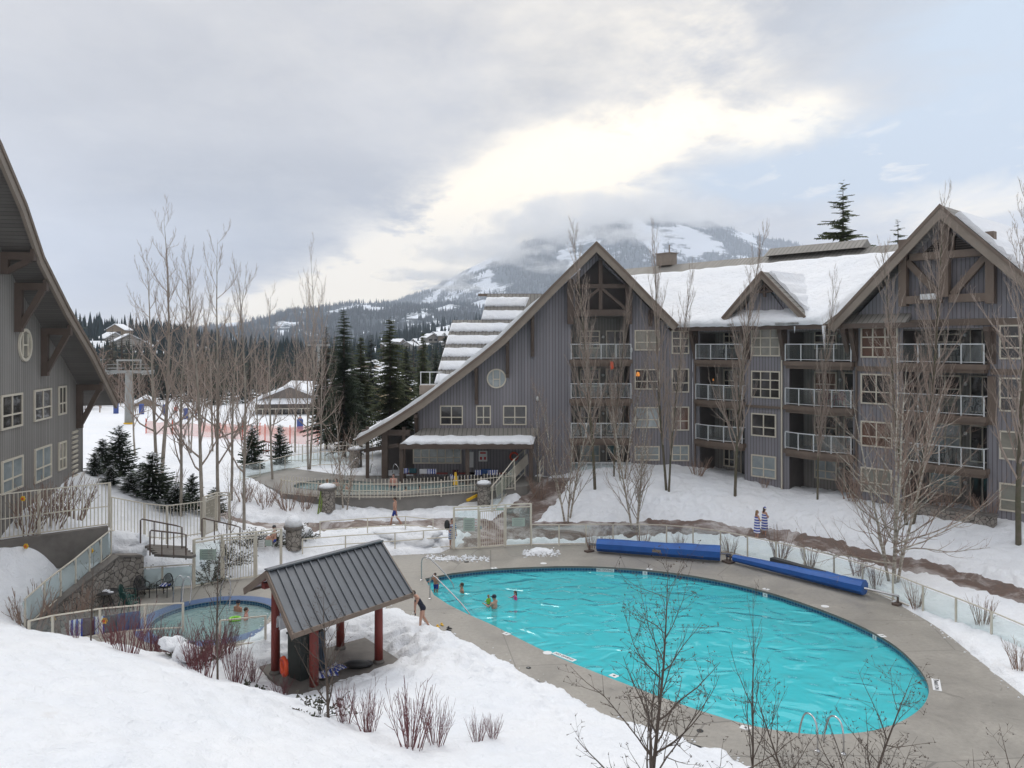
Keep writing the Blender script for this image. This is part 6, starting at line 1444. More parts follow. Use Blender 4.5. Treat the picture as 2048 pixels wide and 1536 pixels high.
towel('white towel hanging on the rear left post of the shelter', P(563,1232, Y=27.0), yawg, .3, .45, 'towel_w', seed=2)
for i, (px, m, lab) in enumerate([(152,'stripe','striped towel at the left end of the hot tub fence'),(176,'towel_m','maroon towel on the hot tub fence'),(196,'stripe','striped towel third along the hot tub fence'),(222,'towel_d','dark teal towel on the hot tub fence'),(246,'towel_b','blue towel on the hot tub fence'),(268,'towel_b','rightmost blue towel on the hot tub fence')]):
    t = (px-58)/(366-58); Y = 27.6+t*3.4+.2; c = P(px, 1249-t*41+4, Y=27.9+t*3.2); towel(lab, c, .4, .42, .62, m, seed=20+i)
# sandals and bag
def sandals(label, c, m, yaw):
    o = empty('sandals', c, yaw, label, 'sandals')
    for s in (-1, 1): q = MB(); q.ell((s*.11, s*.05, .02), (.055, .14, .02), 10, 5); q.ell((s*.11, s*.05+.04, .06), (.05, .04, .025), 8, 5); q.build('sandal', m, o, smooth=True)
sandals('yellow and black swim sandals on the deck beside the woman', gsn(880,1252,.01), M_['yellow'], .5); sandals('black sandals on the deck edge next to the yellow pair', gsn(898,1259,.01), M_['black'], 1.1); sandals('dark sandals by the bending woman\'s foot', gsn(846,1246,.01), M_['black'], .2)
q = MB(); q.ell((0,0,.12), (.5,.25,.14), 12, 6); q.ell((.3,.1,.1), (.25,.2,.12), 10, 5); tag(q.build('black_bag', M_['black'], loc=gsn(715,1335,.05), smooth=True), 'black swim bag on the shelter pad by the right post', 'bag')
# ---- blue pool covers
def reel(name, label, a, b, ra, rb, tube=0.0, tail=1):
    a, b = Vector(a), Vector(b); o = empty(name, a, 0, label, 'pool cover', 'rolled blue pool covers'); d = (b-a); L = d.length; d.normalize(); s = d.cross(Vector((0,0,1))).normalized()
    q = MB(); K = 26; n = 8; rnd = random.Random(4)
    for i in range(K+1):
        t = i/K; c = d*L*t; r = ra+(rb-ra)*t; r *= 1+.05*noise.noise((t*6, 1, ra*9))
        for k in range(n):
            an = 2*math.pi*(k+.5)/n; up = r*math.sin(an); w = r*1.0*math.cos(an)
            q.v.append(tuple(c+s*w+Vector((0,0,up*(.95)+r))))
    q.f = [(i*n+k, i*n+(k+1) % n, (i+1)*n+(k+1) % n, (i+1)*n+k) for i in range(K) for k in range(n)]+[tuple(range(n))[::-1], tuple(K*n+k for k in range(n))]; q.m = [0]*len(q.f)
    q.build('cover_roll', M_['blue_cov'], o, fixn=True)
    q = MB(); c = Vector((0,0,ra)); q.tube([c-d*.5, c+d*(L+.55+tube)+Vector((0,0,rb-ra))], .055, 8); q.build('reel_tube', M_['steel'], o, smooth=True)
    for cc in (c-d*.45, c+d*(L+.5+tube)+Vector((0,0,rb-ra))):
        q = MB(); z = cc.z+a.z; q.bar(cc, cc-Vector((0,0,z-.06)), .07, .07); q.box((cc.x, cc.y, -a.z+.05), (.5, .28, .09), rz=.6); q.build('reel_stand', M_['brown_metal'], o)
    q = MB(); c = d*L*.5; t = ra; q.box(c+Vector((0,0,ra))-s*0+Vector((0,0,0))+s*(ra*.96), (.45,.05,.14), rz=math.atan2(d.y, d.x)); 
    q.build('strap', M_['barge'], o)
    return o
reel('pool_cover_reel', 'left rolled blue pool cover on its reel at the back of the deck', Pg(1196,1106,.06)+Vector((0,.35,0)), Pg(1444,1126,.06)+Vector((0,.35,0)), .36, .42)
reel('pool_cover_reel', 'right rolled blue pool cover, tapered, with a long bare steel tube end', Pg(1472,1127,.10)+Vector((0,.35,0)), Pg(1736,1196,.04)+Vector((0,.35,0)), .20, .36, tube=1.0)
q = MB(); q.bar(Pg(1552,1136,.06)+Vector((0,.6,.3)), Pg(1690,1176,.06)+Vector((0,.6,.3)), .35, .18); tag(q.build('grey_cover_flap', M_['darkgrey']), 'dark grey folded cover lying behind the right blue roll', 'cover')
q = MB(); q.bar(Pg(1660,1168,.06)+Vector((0,.55,.3)), Pg(1692,1178,.06)+Vector((0,.55,.3)), .3, .26); tag(q.build('blue_cover_corner', M_['blue_cov']), 'small blue cover corner sticking out behind the right blue roll', 'cover')
# ---- steel rails, ladder
def pool_rail(label, a, b, h):
    a, b = Vector(a), Vector(b); o = empty('pool_handrail', a, 0, label, 'handrail', 'steel handrails at the pool steps'); b = b-a; q = MB(); d = b.copy(); d.z = 0; d.normalize()
    p = [Vector((0,0,-.05)), Vector((0,0,h*.8)), d*.12+Vector((0,0,h)), d*.45+Vector((0,0,h*.97)), b+Vector((0,0,.08))+Vector((0,0,0)), b+Vector((0,0,-.7))]
    q.tube(catmull(p, 4, closed=False), .028, 8); q.build('rail', M_['steel'], o, smooth=True); q = MB(); q.lathe([(.08, 0), (.08, .02), (.04, .035)], n=12); q.build('flange', M_['steel'], o)
q = Pg(843,1160,.0); pool_rail('steel handrail arching over the far side of the pool steps', q, P(905,1170, z=WZ+.1), 1.08)
q = Pg(860,1197,.0); pool_rail('steel handrail slanting down the near side of the pool steps', q, P(938,1230, z=WZ), 1.0)
LDp = [P(1635,1502, z=0), P(1687,1508, z=0)]; LDq = P(1622,1462, z=0)
o = empty('pool_ladder', LDp[0], 0, 'steel pool ladder with two hooped handrails at the near pool edge', 'ladder'); dv = Vector((-.28,.78,0)).normalized()
for i, p in enumerate(LDp):
    q = MB(); c = p-LDp[0]; pts = [c+Vector((0,0,-.02)), c+Vector((0,0,.5)), c+dv*.10+Vector((0,0,.82)), c+dv*.32+Vector((0,0,.9)), c+dv*.55+Vector((0,0,.78)), c+dv*.72+Vector((0,0,.35)), c+dv*.80+Vector((0,0,-.2)), c+dv*.80+Vector((0,0,-1.2))]
    q.tube(catmull(pts, 4, closed=False), .026, 8); q.build('rail', M_['steel'], o, smooth=True); q = MB(); q.lathe([(.075, 0), (.075, .02), (.04, .03)], c, 12); q.build('flange', M_['steel'], o)
q = MB()
for k in range(3): z = -.45-.28*k; q.bar(dv*.8+Vector((0,0,z)), LDp[1]-LDp[0]+dv*.8+Vector((0,0,z)), .08, .03)
q.build('rung', M_['steel'], o)
for (px, h, dx) in ((346,1.15,.3), (440,1.35,-.1), (362,1.1,.2)):
    b = Pg(px, 1205 if px < 400 else 1218, .02); hrail('tub_handrail', {346:'steel handrail left of the hot tub steps',440:'tall steel handrail right of the black chair by the hot tub',362:'second steel handrail at the hot tub steps'}[px], [b, b+Vector((.05,0,h*.7)), b+Vector((.25,.1,h)), b+Vector((.42,.1,h*.75)), b+Vector((.5,-.3,0))], .024, 'steel', group='steel handrails at the hot tub')
for i, (px, d) in enumerate(((755,1),(800,-1))):
    b = P(px, 960, Y=54.6); hrail('pool_grab_rail', ('left','right')[i]+' curved steel grab rail behind the standing bather in the hot pool', [b+Vector((0,0,-.4)), b+Vector((0,0,.5)), b+Vector((-.25,.1,1.0)), b+Vector((-.45,.3,1.0)), b+Vector((-.6,.5,.4))], .03, 'steel', group='grab rails of the hot pool')
for i, (x0, x1) in enumerate(((668,690),(690,716))):
    a, b = P(x0, 950, Y=55.4), P(x1, 930, Y=56.5); hrail('pool_grab_rail', ('long slanting steel rail at the far steps of the hot pool','second slanting steel rail at the far steps of the hot pool')[i], [a, a+Vector((.1,0,.4)), b+Vector((0,0,.55)), b+Vector((.1,0,0))], .03, 'steel', group='grab rails of the hot pool')
# ---- deck markings
def ftext(s, size, m, loc, rot, label, cat='marking', back=None):
    cu = bpy.data.curves.new('lettering', 'FONT'); cu.body = s; cu.size = size; cu.align_x = 'CENTER'; cu.align_y = 'CENTER'; cu.extrude = .002
    t = bpy.data.objects.new('lettering', cu); col.objects.link(t); cu.materials.append(M_[m]); dg_ = bpy.context.evaluated_depsgraph_get(); me_ = bpy.data.meshes.new_from_object(t.evaluated_get(dg_)); bpy.data.objects.remove(t); t = bpy.data.objects.new('lettering', me_); col.objects.link(t)
    if not me_.materials: me_.materials.append(M_[m])
    o = empty('depth_marking' if len(s) < 4 else 'no_diving_marking', loc, 0, label, cat, 'pool edge markings'); o.rotation_euler = rot
    if back: q = MB(); q.box((0,0,-.006), (back[0], back[1], .008)); q.build('plate', M_['signw'], o)
    t.parent = o; t.location = (0,0,.003); return o
M_['ink'] = mat('black_ink', (.02,.02,.02), None, 5, .7)
def edge_yaw(px0, py0, px1, py1): a, b = Pg(px0, py0), Pg(px1, py1); return math.atan2(b.y-a.y, b.x-a.x)
ftext('NO DIVING', .17, 'ink', Pg(1128,1313,.014), (0,0,edge_yaw(1110,1306,1148,1321)), 'white NO DIVING plate on the near deck left of the budding tree', back=(1.05,.24))
ftext('NO DIVING', .17, 'ink', Pg(1873,1369,.014), (0,0,edge_yaw(1876,1384,1871,1356)), 'white NO DIVING plate on the deck at the right end of the pool', back=(1.0,.26))
for s, px, py, y2, lab in (('5',1013,1267,(1000,1262,1026,1273),'small depth plate near the left end of the near pool edge'),('4',1228,1351,(1214,1346,1242,1357),'small depth plate on the near deck behind the budding tree'),('4',1491,1455,(1475,1451,1507,1460),'small depth plate behind the thin sapling'),('3',988,1136,(975,1137,1001,1134),'small depth plate on the far deck by the standing swimmers'),('4',1299,1138,(1285,1137,1313,1140),'small depth plate on the far deck under the left cover'),('5',1532,1178,(1518,1175,1546,1182),'small depth plate on the far deck under the right cover'),('5',1764,1271,(1752,1264,1776,1279),'small depth plate on the deck near the right curve')):
    ftext(s, .19, 'ink', Pg(px, py, .014), (0,0,edge_yaw(*y2)), lab, back=(.3,.24))
def wallmark(s, px, w, lab):
    # on the tiled band of the far wall
    best = min(range(len(pool)-1), key=lambda i: abs((pool[i].x/pool[i].y)-(px-HX)/FOC) if pool[i].y > 30 else 9); a, b = Vector(pool[best][:2]), Vector(pool[best+1][:2]); d = (b-a).normalized(); n = Vector((d.y, -d.x)); 
    if n.y > 0: n = -n
    c = a+n*.02; yaw = math.atan2(-n.x, n.y)+math.pi if False else math.atan2(n.y, n.x)+math.pi/2
    o = ftext(s, .16, 'ink', (c.x, c.y, -.17), (R(90), 0, yaw), lab, back=(w, .17)); return o
wallmark('NO DIVING', 1202, .95, 'NO DIVING tile set in the blue tile band of the far pool wall'); wallmark('4', 1296, .24, 'depth tile in the far pool wall under the left cover'); wallmark('3', 990, .24, 'depth tile in the far pool wall by the swimmers'); wallmark('4', 1527, .24, 'depth tile in the far pool wall under the right cover'); wallmark('5', 1756, .24, 'depth tile in the pool wall at the right curve')
for px, py, r, m, lab in ((1095,1306,.17,'signw','white round lid on the deck beside the NO DIVING plate'),(1087,1127,.17,'signw','white round lid on the far deck left of the covers'),(1650,1213,.17,'signw','white round lid on the deck below the right cover'),(1057,1336,.09,'black','small dark drain on the near deck edge'),(1395,1112,.10,'black','dark drain on the deck before the left blue cover'),(1400,1462,.10,'black','dark drain on the near deck behind the sapling'),(933,1124,.14,'black','dark drain on the far deck above the pool steps')):
    q = MB(); q.lathe([(r, .002), (r, .014), (r*.86, .018), (r*.84, .012), (.02, .014)], n=20); tag(q.build('inspection_cover' if m == 'signw' else 'drain_grate', M_[m], loc=Pg(px, py, 0)), lab, 'lid' if m == 'signw' else 'drain', 'lids and drains in the deck')
# ---- chairs and tables by the hot tub
def garden_chair(label, c, yaw, m, group='plastic garden chairs'):
    o = empty('garden_chair', c, yaw, label, 'chair', group); mm = M_[m]
    q = MB(); q.box((0,0,.43), (.46,.44,.03)); q.build('seat', mm, o)
    q = MB(); n = 9
    for i in range(n):
        t = i/(n-1)-.5; q.bar((t*.40, .20, .44), (t*.46, .32, .44+.46*math.sqrt(max(.05, 1-(t*1.9)**2))), .022, .03)
    pts = [Vector((-.24,.2,.44))]+[Vector((.25*math.cos(a), .2+.12*math.sin(a), .5+.44*math.sin(a))) for a in [math.pi*(1-k/10) for k in range(11)]]+[Vector((.24,.2,.44))]
    q.tube(pts, .022, 6); q.build('backrest', mm, o)
    for s in (-1, 1):
        q = MB(); q.tube([(s*.25,.26,.66), (s*.29,.05,.68), (s*.28,-.2,.66), (s*.26,-.24,.5), (s*.25,-.24,.0)], .022, 6); q.build('arm', mm, o)
        q = MB(); q.tube([(s*.22,.2,.43), (s*.25,.3,0)], .022, 6); q.build('leg', mm, o)
    return o
garden_chair('black plastic garden chair with a striped towel on its seat', Pg(330,1192,.02), -.15, 'black'); p = Pg(330,1192,.02); towel('striped towel folded on the black garden chair seat', p+Vector((0,0,.42)), 0, .4, .36, drape=False, seed=8)
garden_chair('dark plastic garden chair beside the black one', Pg(283,1196,.02), .8, 'black'); garden_chair('green plastic garden chair before the stone wall', Pg(255,1212,.02), 1.6, 'green_pl'); garden_chair('second green garden chair nearer the hot tub rim', Pg(262,1226,.02), 2.5, 'green_pl')
o = empty('garden_table', Pg(213,1216,.02), 0, 'dark round garden table with patches of snow by the stone wall', 'table'); q = MB(); q.lathe([(.5,.68), (.52,.70), (.5,.72)], n=20); q.build('table_top', M_['black'], o); q = MB(); q.ell((-.1,.05,.73), (.25,.16,.05), 10, 5); q.ell((.25,-.15,.73), (.14,.1,.04), 8, 5); q.build('snow_patch', M_['roof_snow'], o, smooth=True)
for a in range(4): q = MB(); q.tube([(.1*math.cos(a*1.57), .1*math.sin(a*1.57), .68), (.38*math.cos(a*1.57), .38*math.sin(a*1.57), 0)], .022, 5); q.build('leg', M_['black'], o)
# ---- benches with towels below the canopy
for i, (px, py, w) in enumerate(((816,950,1.2),(868,952,1.9),(930,955,1.6),(975,952,2.6))):
    c = P(px, py, Y=55.6); o = empty('bench', (c.x, c.y, TZ), 0, ('short bench with towels at the left under the canopy','bench under the canopy windows','low bench under the white notice','long bench under the red marked sign')[i], 'bench', 'benches under the canopy')
    q = MB(); q.box((0,0,.45), (w,.45,.06)); q.build('seat', M_['redwood'], o)
    for s in (-1, 1): q = MB(); q.box((s*(w/2-.15),0,.21), (.1,.4,.42)); q.build('leg', M_['conc_dk'], o)
for i, (px, py, m, w, lab) in enumerate([(809,937,'stripe','.5','white and blue towel at the left end of the canopy bench'),(826,937,'towel_d','.5','teal towel on the short canopy bench'),(848,938,'towel_w','.6','white towel hanging from the canopy bench'),(864,938,'stripe','.6','striped towel on the bench under the canopy windows'),(911,940,'towel_m','.4','dark red towel on the low bench under the notice'),(906,949,'stripe','.4','striped towel dropped below the low bench'),(935,951,'towel_b','.4','blue towel dropped on the terrace before the benches'),(957,940,'stripe','.5','left striped towel on the long canopy bench'),(972,938,'towel_b','.6','blue towel on the long canopy bench'),(986,940,'stripe','.7','right striped towel on the long canopy bench')]):
    towel(lab, P(px, py, Y=55.4)+Vector((0,-.1,0)), .1, float(w), .35, m, seed=60+i)
q = MB(); q.add([(-.17,-.15,0),(.17,-.15,0),(.17,.15,0),(-.17,.15,0),(-.06,-.0,.85),(.06,0,.85)], [(0,1,5,4),(2,3,4,5),(1,2,5),(3,0,4)]); tag(q.build('wet_floor_sign', M_['yellow'], loc=(P(911,968,Y=53.6).x, 53.6, TZ)), 'yellow folding caution sign on the hot pool terrace', 'caution sign')
# ---- ski slope: lift tower, netting, pads, arch
LT = P(258,852, Y=97); o = empty('lift_tower', (LT.x, 97, LT.z-.2), 0, 'grey chairlift tower with a crossarm of wheels and a yellow foot pad', 'lift tower')
M_['galv'] = mat('galvanised_steel', (.33,.34,.33), (.25,.26,.25), 2, .5)
HT = hgt(97, 742, LT.z); q = MB(); q.tube([(0,0,0), (0,0,HT)], [.52, .42], 12); q.build('mast', M_['galv'], o, smooth=True); q = MB(); q.lathe([(.62,0), (.62,.6), (.5,.65)], n=12); q.build('foot_pad', M_['yellow'], o)
q = MB(); q.box((0,0,HT+.1), (4.6,.35,.35)); q.box((0,0,HT+1.5), (3.0,.2,.2)); q.bar((-1.4,0,HT+.1), (-1.4,0,HT+1.5), .14); q.bar((1.4,0,HT+.1), (1.4,0,HT+1.5), .14); q.build('crossarm', M_['galv'], o)
for s in (-1, 1):
    q = MB(); 
    for k in range(5): q.lathe([(.28,-.06), (.28,.06)], (0,0,0), 10)
    q = MB(); q.box((s*2.3, 0, HT+.2), (.12, 3.2, .2)); 
    for k in range(6): torus(q, (s*2.3, -1.4+k*.56, HT+.0), .2, .06, M=Matrix.Rotation(math.pi/2, 3, 'Z'), n=10, k=4)
    q.build('sheave_train', M_['galv'], o); q = MB(); q.box((s*1.6,0,HT+.55), (1.7,.9,.05)); q.box((s*1.6,-.45,HT+1.0), (1.7,.04,.05)); q.build('catwalk', M_['galv'], o)
o2 = copy_tree(o); o2.location = (P(165,1,Y=150).x-8, 175, 0); o2['label'] = 'second chairlift tower further up the slope, mostly hidden'
o3 = empty('lift_tower', (P(637,710,Y=150).x, 150, -1), 0, 'thin distant lift mast seen through the twin bare tree', 'lift tower'); q = MB(); q.tube([(0,0,0),(0,0,12.5)], [.35,.25], 8); q.build('mast', M_['galv'], o3); q = MB(); q.box((0,0,12.3), (4.2,.3,.3)); q.box((0,0,13.2),(2.6,.2,.2)); q.build('crossarm', M_['galv'], o3)
def net_mat():
    m, nt, bs, out = _nt('orange_netting'); v = objco(nt)
    bs.inputs['Base Color'].default_value = (.70,.30,.23,1); bs.inputs['Alpha'].default_value = .48; return m
M_['net'] = net_mat()
for i, (pts, h, lab) in enumerate([([(292,85),(345,84),(400,82.5),(440,81.5),(485,80)],1.3,'orange safety netting at the foot of the ski slope, left run'),([(485,80),(530,78.5),(580,77),(636,75.5)],1.5,'orange safety netting at the foot of the ski slope, right run'),([(398,89),(450,87.5),(520,86),(640,84)],1.0,'second row of orange netting higher up the slope')]):
    o = empty('safety_netting', (0,0,0), 0, lab, 'netting', 'orange netting on the ski slope'); q = MB(); P3 = [g3(px, Y) for px, Y in pts]; o.location = P3[0]
    for a, b in zip(P3[:-1], P3[1:]):
        K = 8
        for k in range(K):
            u0, u1 = a.lerp(b, k/K)-P3[0], a.lerp(b, (k+1)/K)-P3[0]; s0 = .12*math.sin(k*1.3); s1 = .12*math.sin((k+1)*1.3)
            q.add([u0+Vector((0,0,.05)), u1+Vector((0,0,.05)), u1+Vector((0,s1,h+s1*.6)), u0+Vector((0,s0,h+s0*.6))], [(0,1,2,3)])
    q.build('net', M_['net'], o)
    for p in P3: q = MB(); q.tube([p-P3[0], p-P3[0]+Vector((0,0,h+.3))], .05, 6); q.build('post', M_['orange'], o)
M_['pad'] = mat('blue_pad', (.05,.09,.30), None, 3, .6)
for i, (px, Y) in enumerate(((180,125),(232,112),(283,112),(330,112),(372,106),(600,90))):
    p = g3(px, Y); q = MB(); q.lathe([(.36,0),(.36,1.35),(.25,1.45)], n=8); tag(q.build('slope_pad', M_['pad'], loc=p), 'blue padded post on the ski slope, %s' % ('by the left lodge wall','left of the lift tower','just right of the lift tower','behind the tallest bare tree','above the left end of the netting','small one before the chalet')[i], 'padded post', 'blue padded posts on the ski slope')
fence('slope_fence', 'dark rope fence across the top of the ski slope', [g3(170,118), g3(200,118), g3(235,118), g3(270,117), g3(310,116)], 1.1, rails=(1.0,.5), pw=.12, m='trim')
p = g3(532, 68); o = empty('arched_bench', p, 0, 'arched brown timber bench back in the snow beyond the hot pool', 'bench'); q = MB(); 
for k in range(9): x = -.8+k*.2; q.bar((x,0,.1), (x,0,.75+.28*math.cos(x*1.5)), .05)
q.tube([(-.9,0,.75)]+[(x,0,.8+.35*math.cos(x*1.45)) for x in (-.8,-.4,0,.4,.8)]+[(.9,0,.75)], .06, 6); q.build('backrest', M_['redwood'], o); q = MB(); q.box((0,-.25,.42), (1.8,.5,.06)); q.build('seat', M_['redwood'], o)
# skis leaning on the pillar, snow lumps
q = MB(); b = g3(636, 48.5); q.bar(b, b+Vector((.15,.2,1.5)), .09, .03); q.bar(b+Vector((.12,0,0)), b+Vector((.3,.2,1.45)), .09, .03); tag(q.build('skis', mat('lime_skis', (.28,.42,.05), (.03,.03,.03), 5, .4)), 'dark and lime skis leaning beside the snow capped pillar', 'skis')
def lump(label, c, r, seed, group='lumps of piled snow'):
    q = MB(); q.ell((0,0,0), r, 22, 12)
    for i, v in enumerate(q.v):
        n_ = noise.fractal((v[0]/max(r[0],.3)*1.5+seed, v[1]/max(r[0],.3)*1.5, v[2]*2.0), 1, 2, 4); q.v[i] = (v[0]*(1+.55*n_), v[1]*(1+.55*n_), v[2]*(1+.5*n_))
    o = q.build('snow_lump', M_['snow'], smooth=True, loc=c); return tag(o, label, 'snow lump', group)
for i, (px, Y, dz, r, lab) in enumerate([(252,38.2,.35,(1.2,.9,.6),'big snow cap on the rounded bush above the glass fence'),(276,37.6,.05,(.8,.6,.4),'lower snow lump beside the top of the glass fence'),(240,37.2,-.05,(.7,.5,.4),'snow lump right against the end of the glass fence'),(372,25.8,.30,(.42,.35,.26),'round snow lump on the dark bush before the hot tub'),(345,26.3,.42,(.45,.3,.2),'flat snow lump on the bush left of the round one'),
    (590,44.0,.0,(.9,.7,.5),'snow mound behind the low stone pillar'),(640,41.5,.1,(.35,.3,.28),'small snow ball shape by the low stone pillar'),(820,45.0,-.22,(1.9,.9,.55),'long shovelled snow mound before the walking man'),(1080,44.3,.0,(.7,.5,.22),'shovelled snow heap right of the pool gate'),(1040,43.6,-.05,(.9,.4,.16),'flat shovelled snow at the foot of the fence right of the gate'),(860,42.4,-.06,(2.0,.35,.16),'strip of shovelled snow on the deck under the ramp railing'),(870,52.4,.9,(1.0,.7,.2),'snow heap at the end of the picket fence')]):
    c = g3(px, Y, dz); lump(lab, c, r, i*3.1)

# chairs left out on the balconies
M_['maroon'] = mat('maroon_fabric', (.16,.02,.04), None, 5, .8); M_['tanp'] = mat('tan_plastic', (.30,.25,.18), None, 5, .6)
def bal_chair(F, px, z, m, lab, yaw=0.0):
    s = F.S(px); p = F.M @ Vector((s, .55, z)); garden_chair(lab, p, math.atan2(F.u.y, F.u.x)+yaw, m, 'chairs on the lodge balconies')
bal_chair(FB, 1640, FL[2], 'maroon', 'left maroon chair on the third floor balcony right of the dormer'); bal_chair(FB, 1672, FL[2], 'maroon', 'right maroon chair on the third floor balcony right of the dormer')
bal_chair(FB, 1440, FL[3], 'black', 'dark chair on the top balcony left of the dormer'); bal_chair(FB, 1462, FL[2], 'green_pl', 'green chair on the third floor balcony left of the dormer', .5)
bal_chair(FB, 1860, FL[3], 'black', 'left dark chair on the top balcony of the right gable'); bal_chair(FB, 1905, FL[3], 'black', 'right dark chair on the top balcony of the right gable', -.4)
bal_chair(FB, 1850, FL[2], 'tanp', 'left pale chair on the third floor balcony of the right gable'); bal_chair(FB, 1890, FL[2], 'tanp', 'middle pale chair on the third floor balcony of the right gable'); bal_chair(FB, 1935, FL[2], 'black', 'dark chair on the third floor balcony of the right gable')
bal_chair(FB, 1870, FL[1], 'black', 'dark chair on the second floor balcony of the right gable'); bal_chair(FB, 1625, FL[1], 'tanp', 'pale chair on the second floor balcony right of the dormer', .3)
bal_chair(FA, 1185, FL[3], 'tanp', 'pale chair on the top balcony of the left gable'); bal_chair(FA, 1215, FL[2], 'black', 'dark chair on the third floor balcony of the left gable')
# ---------------------------------------------------------------- people
def skin_mat(n, c): return mat(n, c, tuple(q*.85 for q in c), 6, .5)
SK = [skin_mat('skin_light', (.52,.30,.22)), skin_mat('skin_tan', (.42,.225,.15)), skin_mat('skin_pink', (.58,.30,.24))]
HAIR = {'brown': mat('brown_hair', (.05,.03,.02), None, 20, .6), 'blond': mat('blond_hair', (.25,.15,.07), None, 20, .6), 'black': mat('black_hair', (.012,.010,.010), None, 20, .6)}
M_['navy'] = mat('navy_cloth', (.012,.016,.035), None, 5, .8); M_['blues'] = mat('blue_shorts_cloth', (.02,.05,.30), None, 5, .8); M_['lime'] = mat('lime_cloth', (.25,.65,.05), None, 5, .7); M_['pink'] = mat('pink_cloth', (.65,.08,.25), None, 5, .7); M_['eye'] = mat('eye_dark', (.02,.015,.012), None, 5, .3); M_['lip'] = mat('lips', (.35,.10,.09), None, 5, .5)
def remesh(mb, mats, vox, prims):
    me = bpy.data.meshes.new('tmp'); me.from_pydata(mb.v, [], mb.f); o = bpy.data.objects.new('tmp', me); col.objects.link(o)
    m = o.modifiers.new('r', 'REMESH'); m.mode = 'VOXEL'; m.voxel_size = vox; s = o.modifiers.new('s', 'SMOOTH'); s.iterations = 3; s.factor = .5
    dg = bpy.context.evaluated_depsgraph_get(); ev = o.evaluated_get(dg); out = bpy.data.meshes.new_from_object(ev); bpy.data.objects.remove(o)
    return out
def capsule(mb, a, b, ra, rb, n=8):
    a, b = Vector(a), Vector(b); d = (b-a); L = d.length; d = d/L if L > 1e-6 else Vector((0,0,1))
    pts = [a-d*ra*.9, a-d*ra*.5, a, a.lerp(b, .5), b, b+d*rb*.5, b+d*rb*.9]; mb.tube(pts, [ra*.35, ra*.85, ra, (ra+rb)/2*1.03, rb, rb*.85, rb*.35], n)
def person(label, loc, yaw, H=1.75, pose=None, sk=0, hair='brown', top=None, bottom='navy', female=False, hat=None, long_hair=False, towel_m=None, robe=None, vox=.012, build=1.0, group=None, lean=0.0, hips=1.0):
    """local frame: faces -Y, x to its left; joints scaled by H"""
    J = dict(pel=(0,0,.53), chest=(0,0,.72), neck=(0,.005,.83), head=(0,-.01,.925),
             sl=(.105,0,.80), el=(.135,.01,.63), wl=(.145,-.03,.475), sr=(-.105,0,.80), er=(-.135,.01,.63), wr=(-.145,-.03,.475),
             hl=(.055,0,.51), kl=(.058,-.005,.28), al=(.058,.01,.045), hr=(-.055,0,.51), kr=(-.058,-.005,.28), ar=(-.058,.01,.045))
    if female: J['sl'] = (.09,0,.80); J['sr'] = (-.09,0,.80)
    J.update(pose or {}); J = {k: Vector(v)*H for k, v in J.items()}
    s = H*build; mb = MB(); c = lambda a, b, ra, rb, n=10: capsule(mb, a, b, ra*s, rb*s, n)
    ch, pe, ne, hd = J['chest'], J['pel'], J['neck'], J['head']
    xa = (J['sl']-J['sr']).normalized(); up = (ch-pe).normalized()
    # torso: stacked side lobes that fill the shape
    for sg in (-1, 1):
        c(pe+xa*sg*.042*s*hips+up*-.01*s, pe+xa*sg*.032*s+up*.09*s, .058*hips, .048); c(pe+xa*sg*.030*s+up*.08*s, ch+xa*sg*.045*s, .047, .058)
    c(ch+up*.04*s+xa*-.05*s, ch+up*.04*s+xa*.05*s, .052, .052); c(pe, ch, .058, .062)
    c(J['sl'], J['sr'], .036, .036); c(ch+up*.06*s, ne+up*.03*s, .045, .030)
    if female:
        f = up.cross(xa).normalized(); f = f if f.dot(Vector((0,-1,0))) > 0 else -f
        for sg in (-1, 1): mb.ell(ch+xa*sg*.045*s+f*.045*s+up*-.005*s, .042*s, 10, 8)
    for L in 'lr':
        sh, el, wr = J['s'+L], J['e'+L], J['w'+L]; c(sh, el, .030, .022); c(el, wr, .022, .014)
        d = (wr-el).normalized(); sd_ = d.cross(Vector((0,1,0))); sd_ = (sd_ if sd_.length > .1 else Vector((1,0,0))).normalized(); nn = d.cross(sd_)
        c(wr, wr+d*.050*s, .014, .019, 8); pb = wr+d*.055*s
        for k in range(4):
            o_ = sd_*(k-1.5)*.0105*s; l = (.036,.044,.041,.032)[k]*s; m1 = pb+o_+d*l*.5+nn*.004*s; capsule(mb, pb+o_-d*.01*s, m1, .0055*s, .0050*s, 6); capsule(mb, m1, m1+d*l*.5+nn*.010*s, .005*s, .0042*s, 6)
        t0 = wr+d*.020*s+sd_*.014*s; capsule(mb, t0, t0+d*.026*s+sd_*.018*s+nn*.006*s, .0065*s, .005*s, 6)
        h, k, a = J['h'+L], J['k'+L], J['a'+L]; c(h, k, .050*hips, .033); c(k, k.lerp(a, .4), .031, .031); c(k.lerp(a, .35), a, .031, .020)
        fd = Vector((0,-1,0)) if 'f'+L not in J else (J['f'+L]-a).normalized()
        c(a+Vector((0,.012*s,-.022*s)), a+fd*.085*s+Vector((0,0,-.030*s)), .022, .014); c(a, a+Vector((0,.01*s,-.02*s)), .021, .02)
    # head with a face
    hv = (hd-ne).normalized(); hx = xa; hf = hx.cross(hv).normalized(); hf = hf if hf.dot(Vector((0,-1,0))) > 0 else -hf
    if 'face' in J: hf = Vector(pose['face']).normalized(); hx = hf.cross(Vector((0,0,1))).normalized()*-1; hv = hx.cross(hf); hv = hv if hv.z > 0 else -hv
    RM = Matrix((hx, hf, hv)).transposed(); hs = s if H > 1.2 else s*1.25
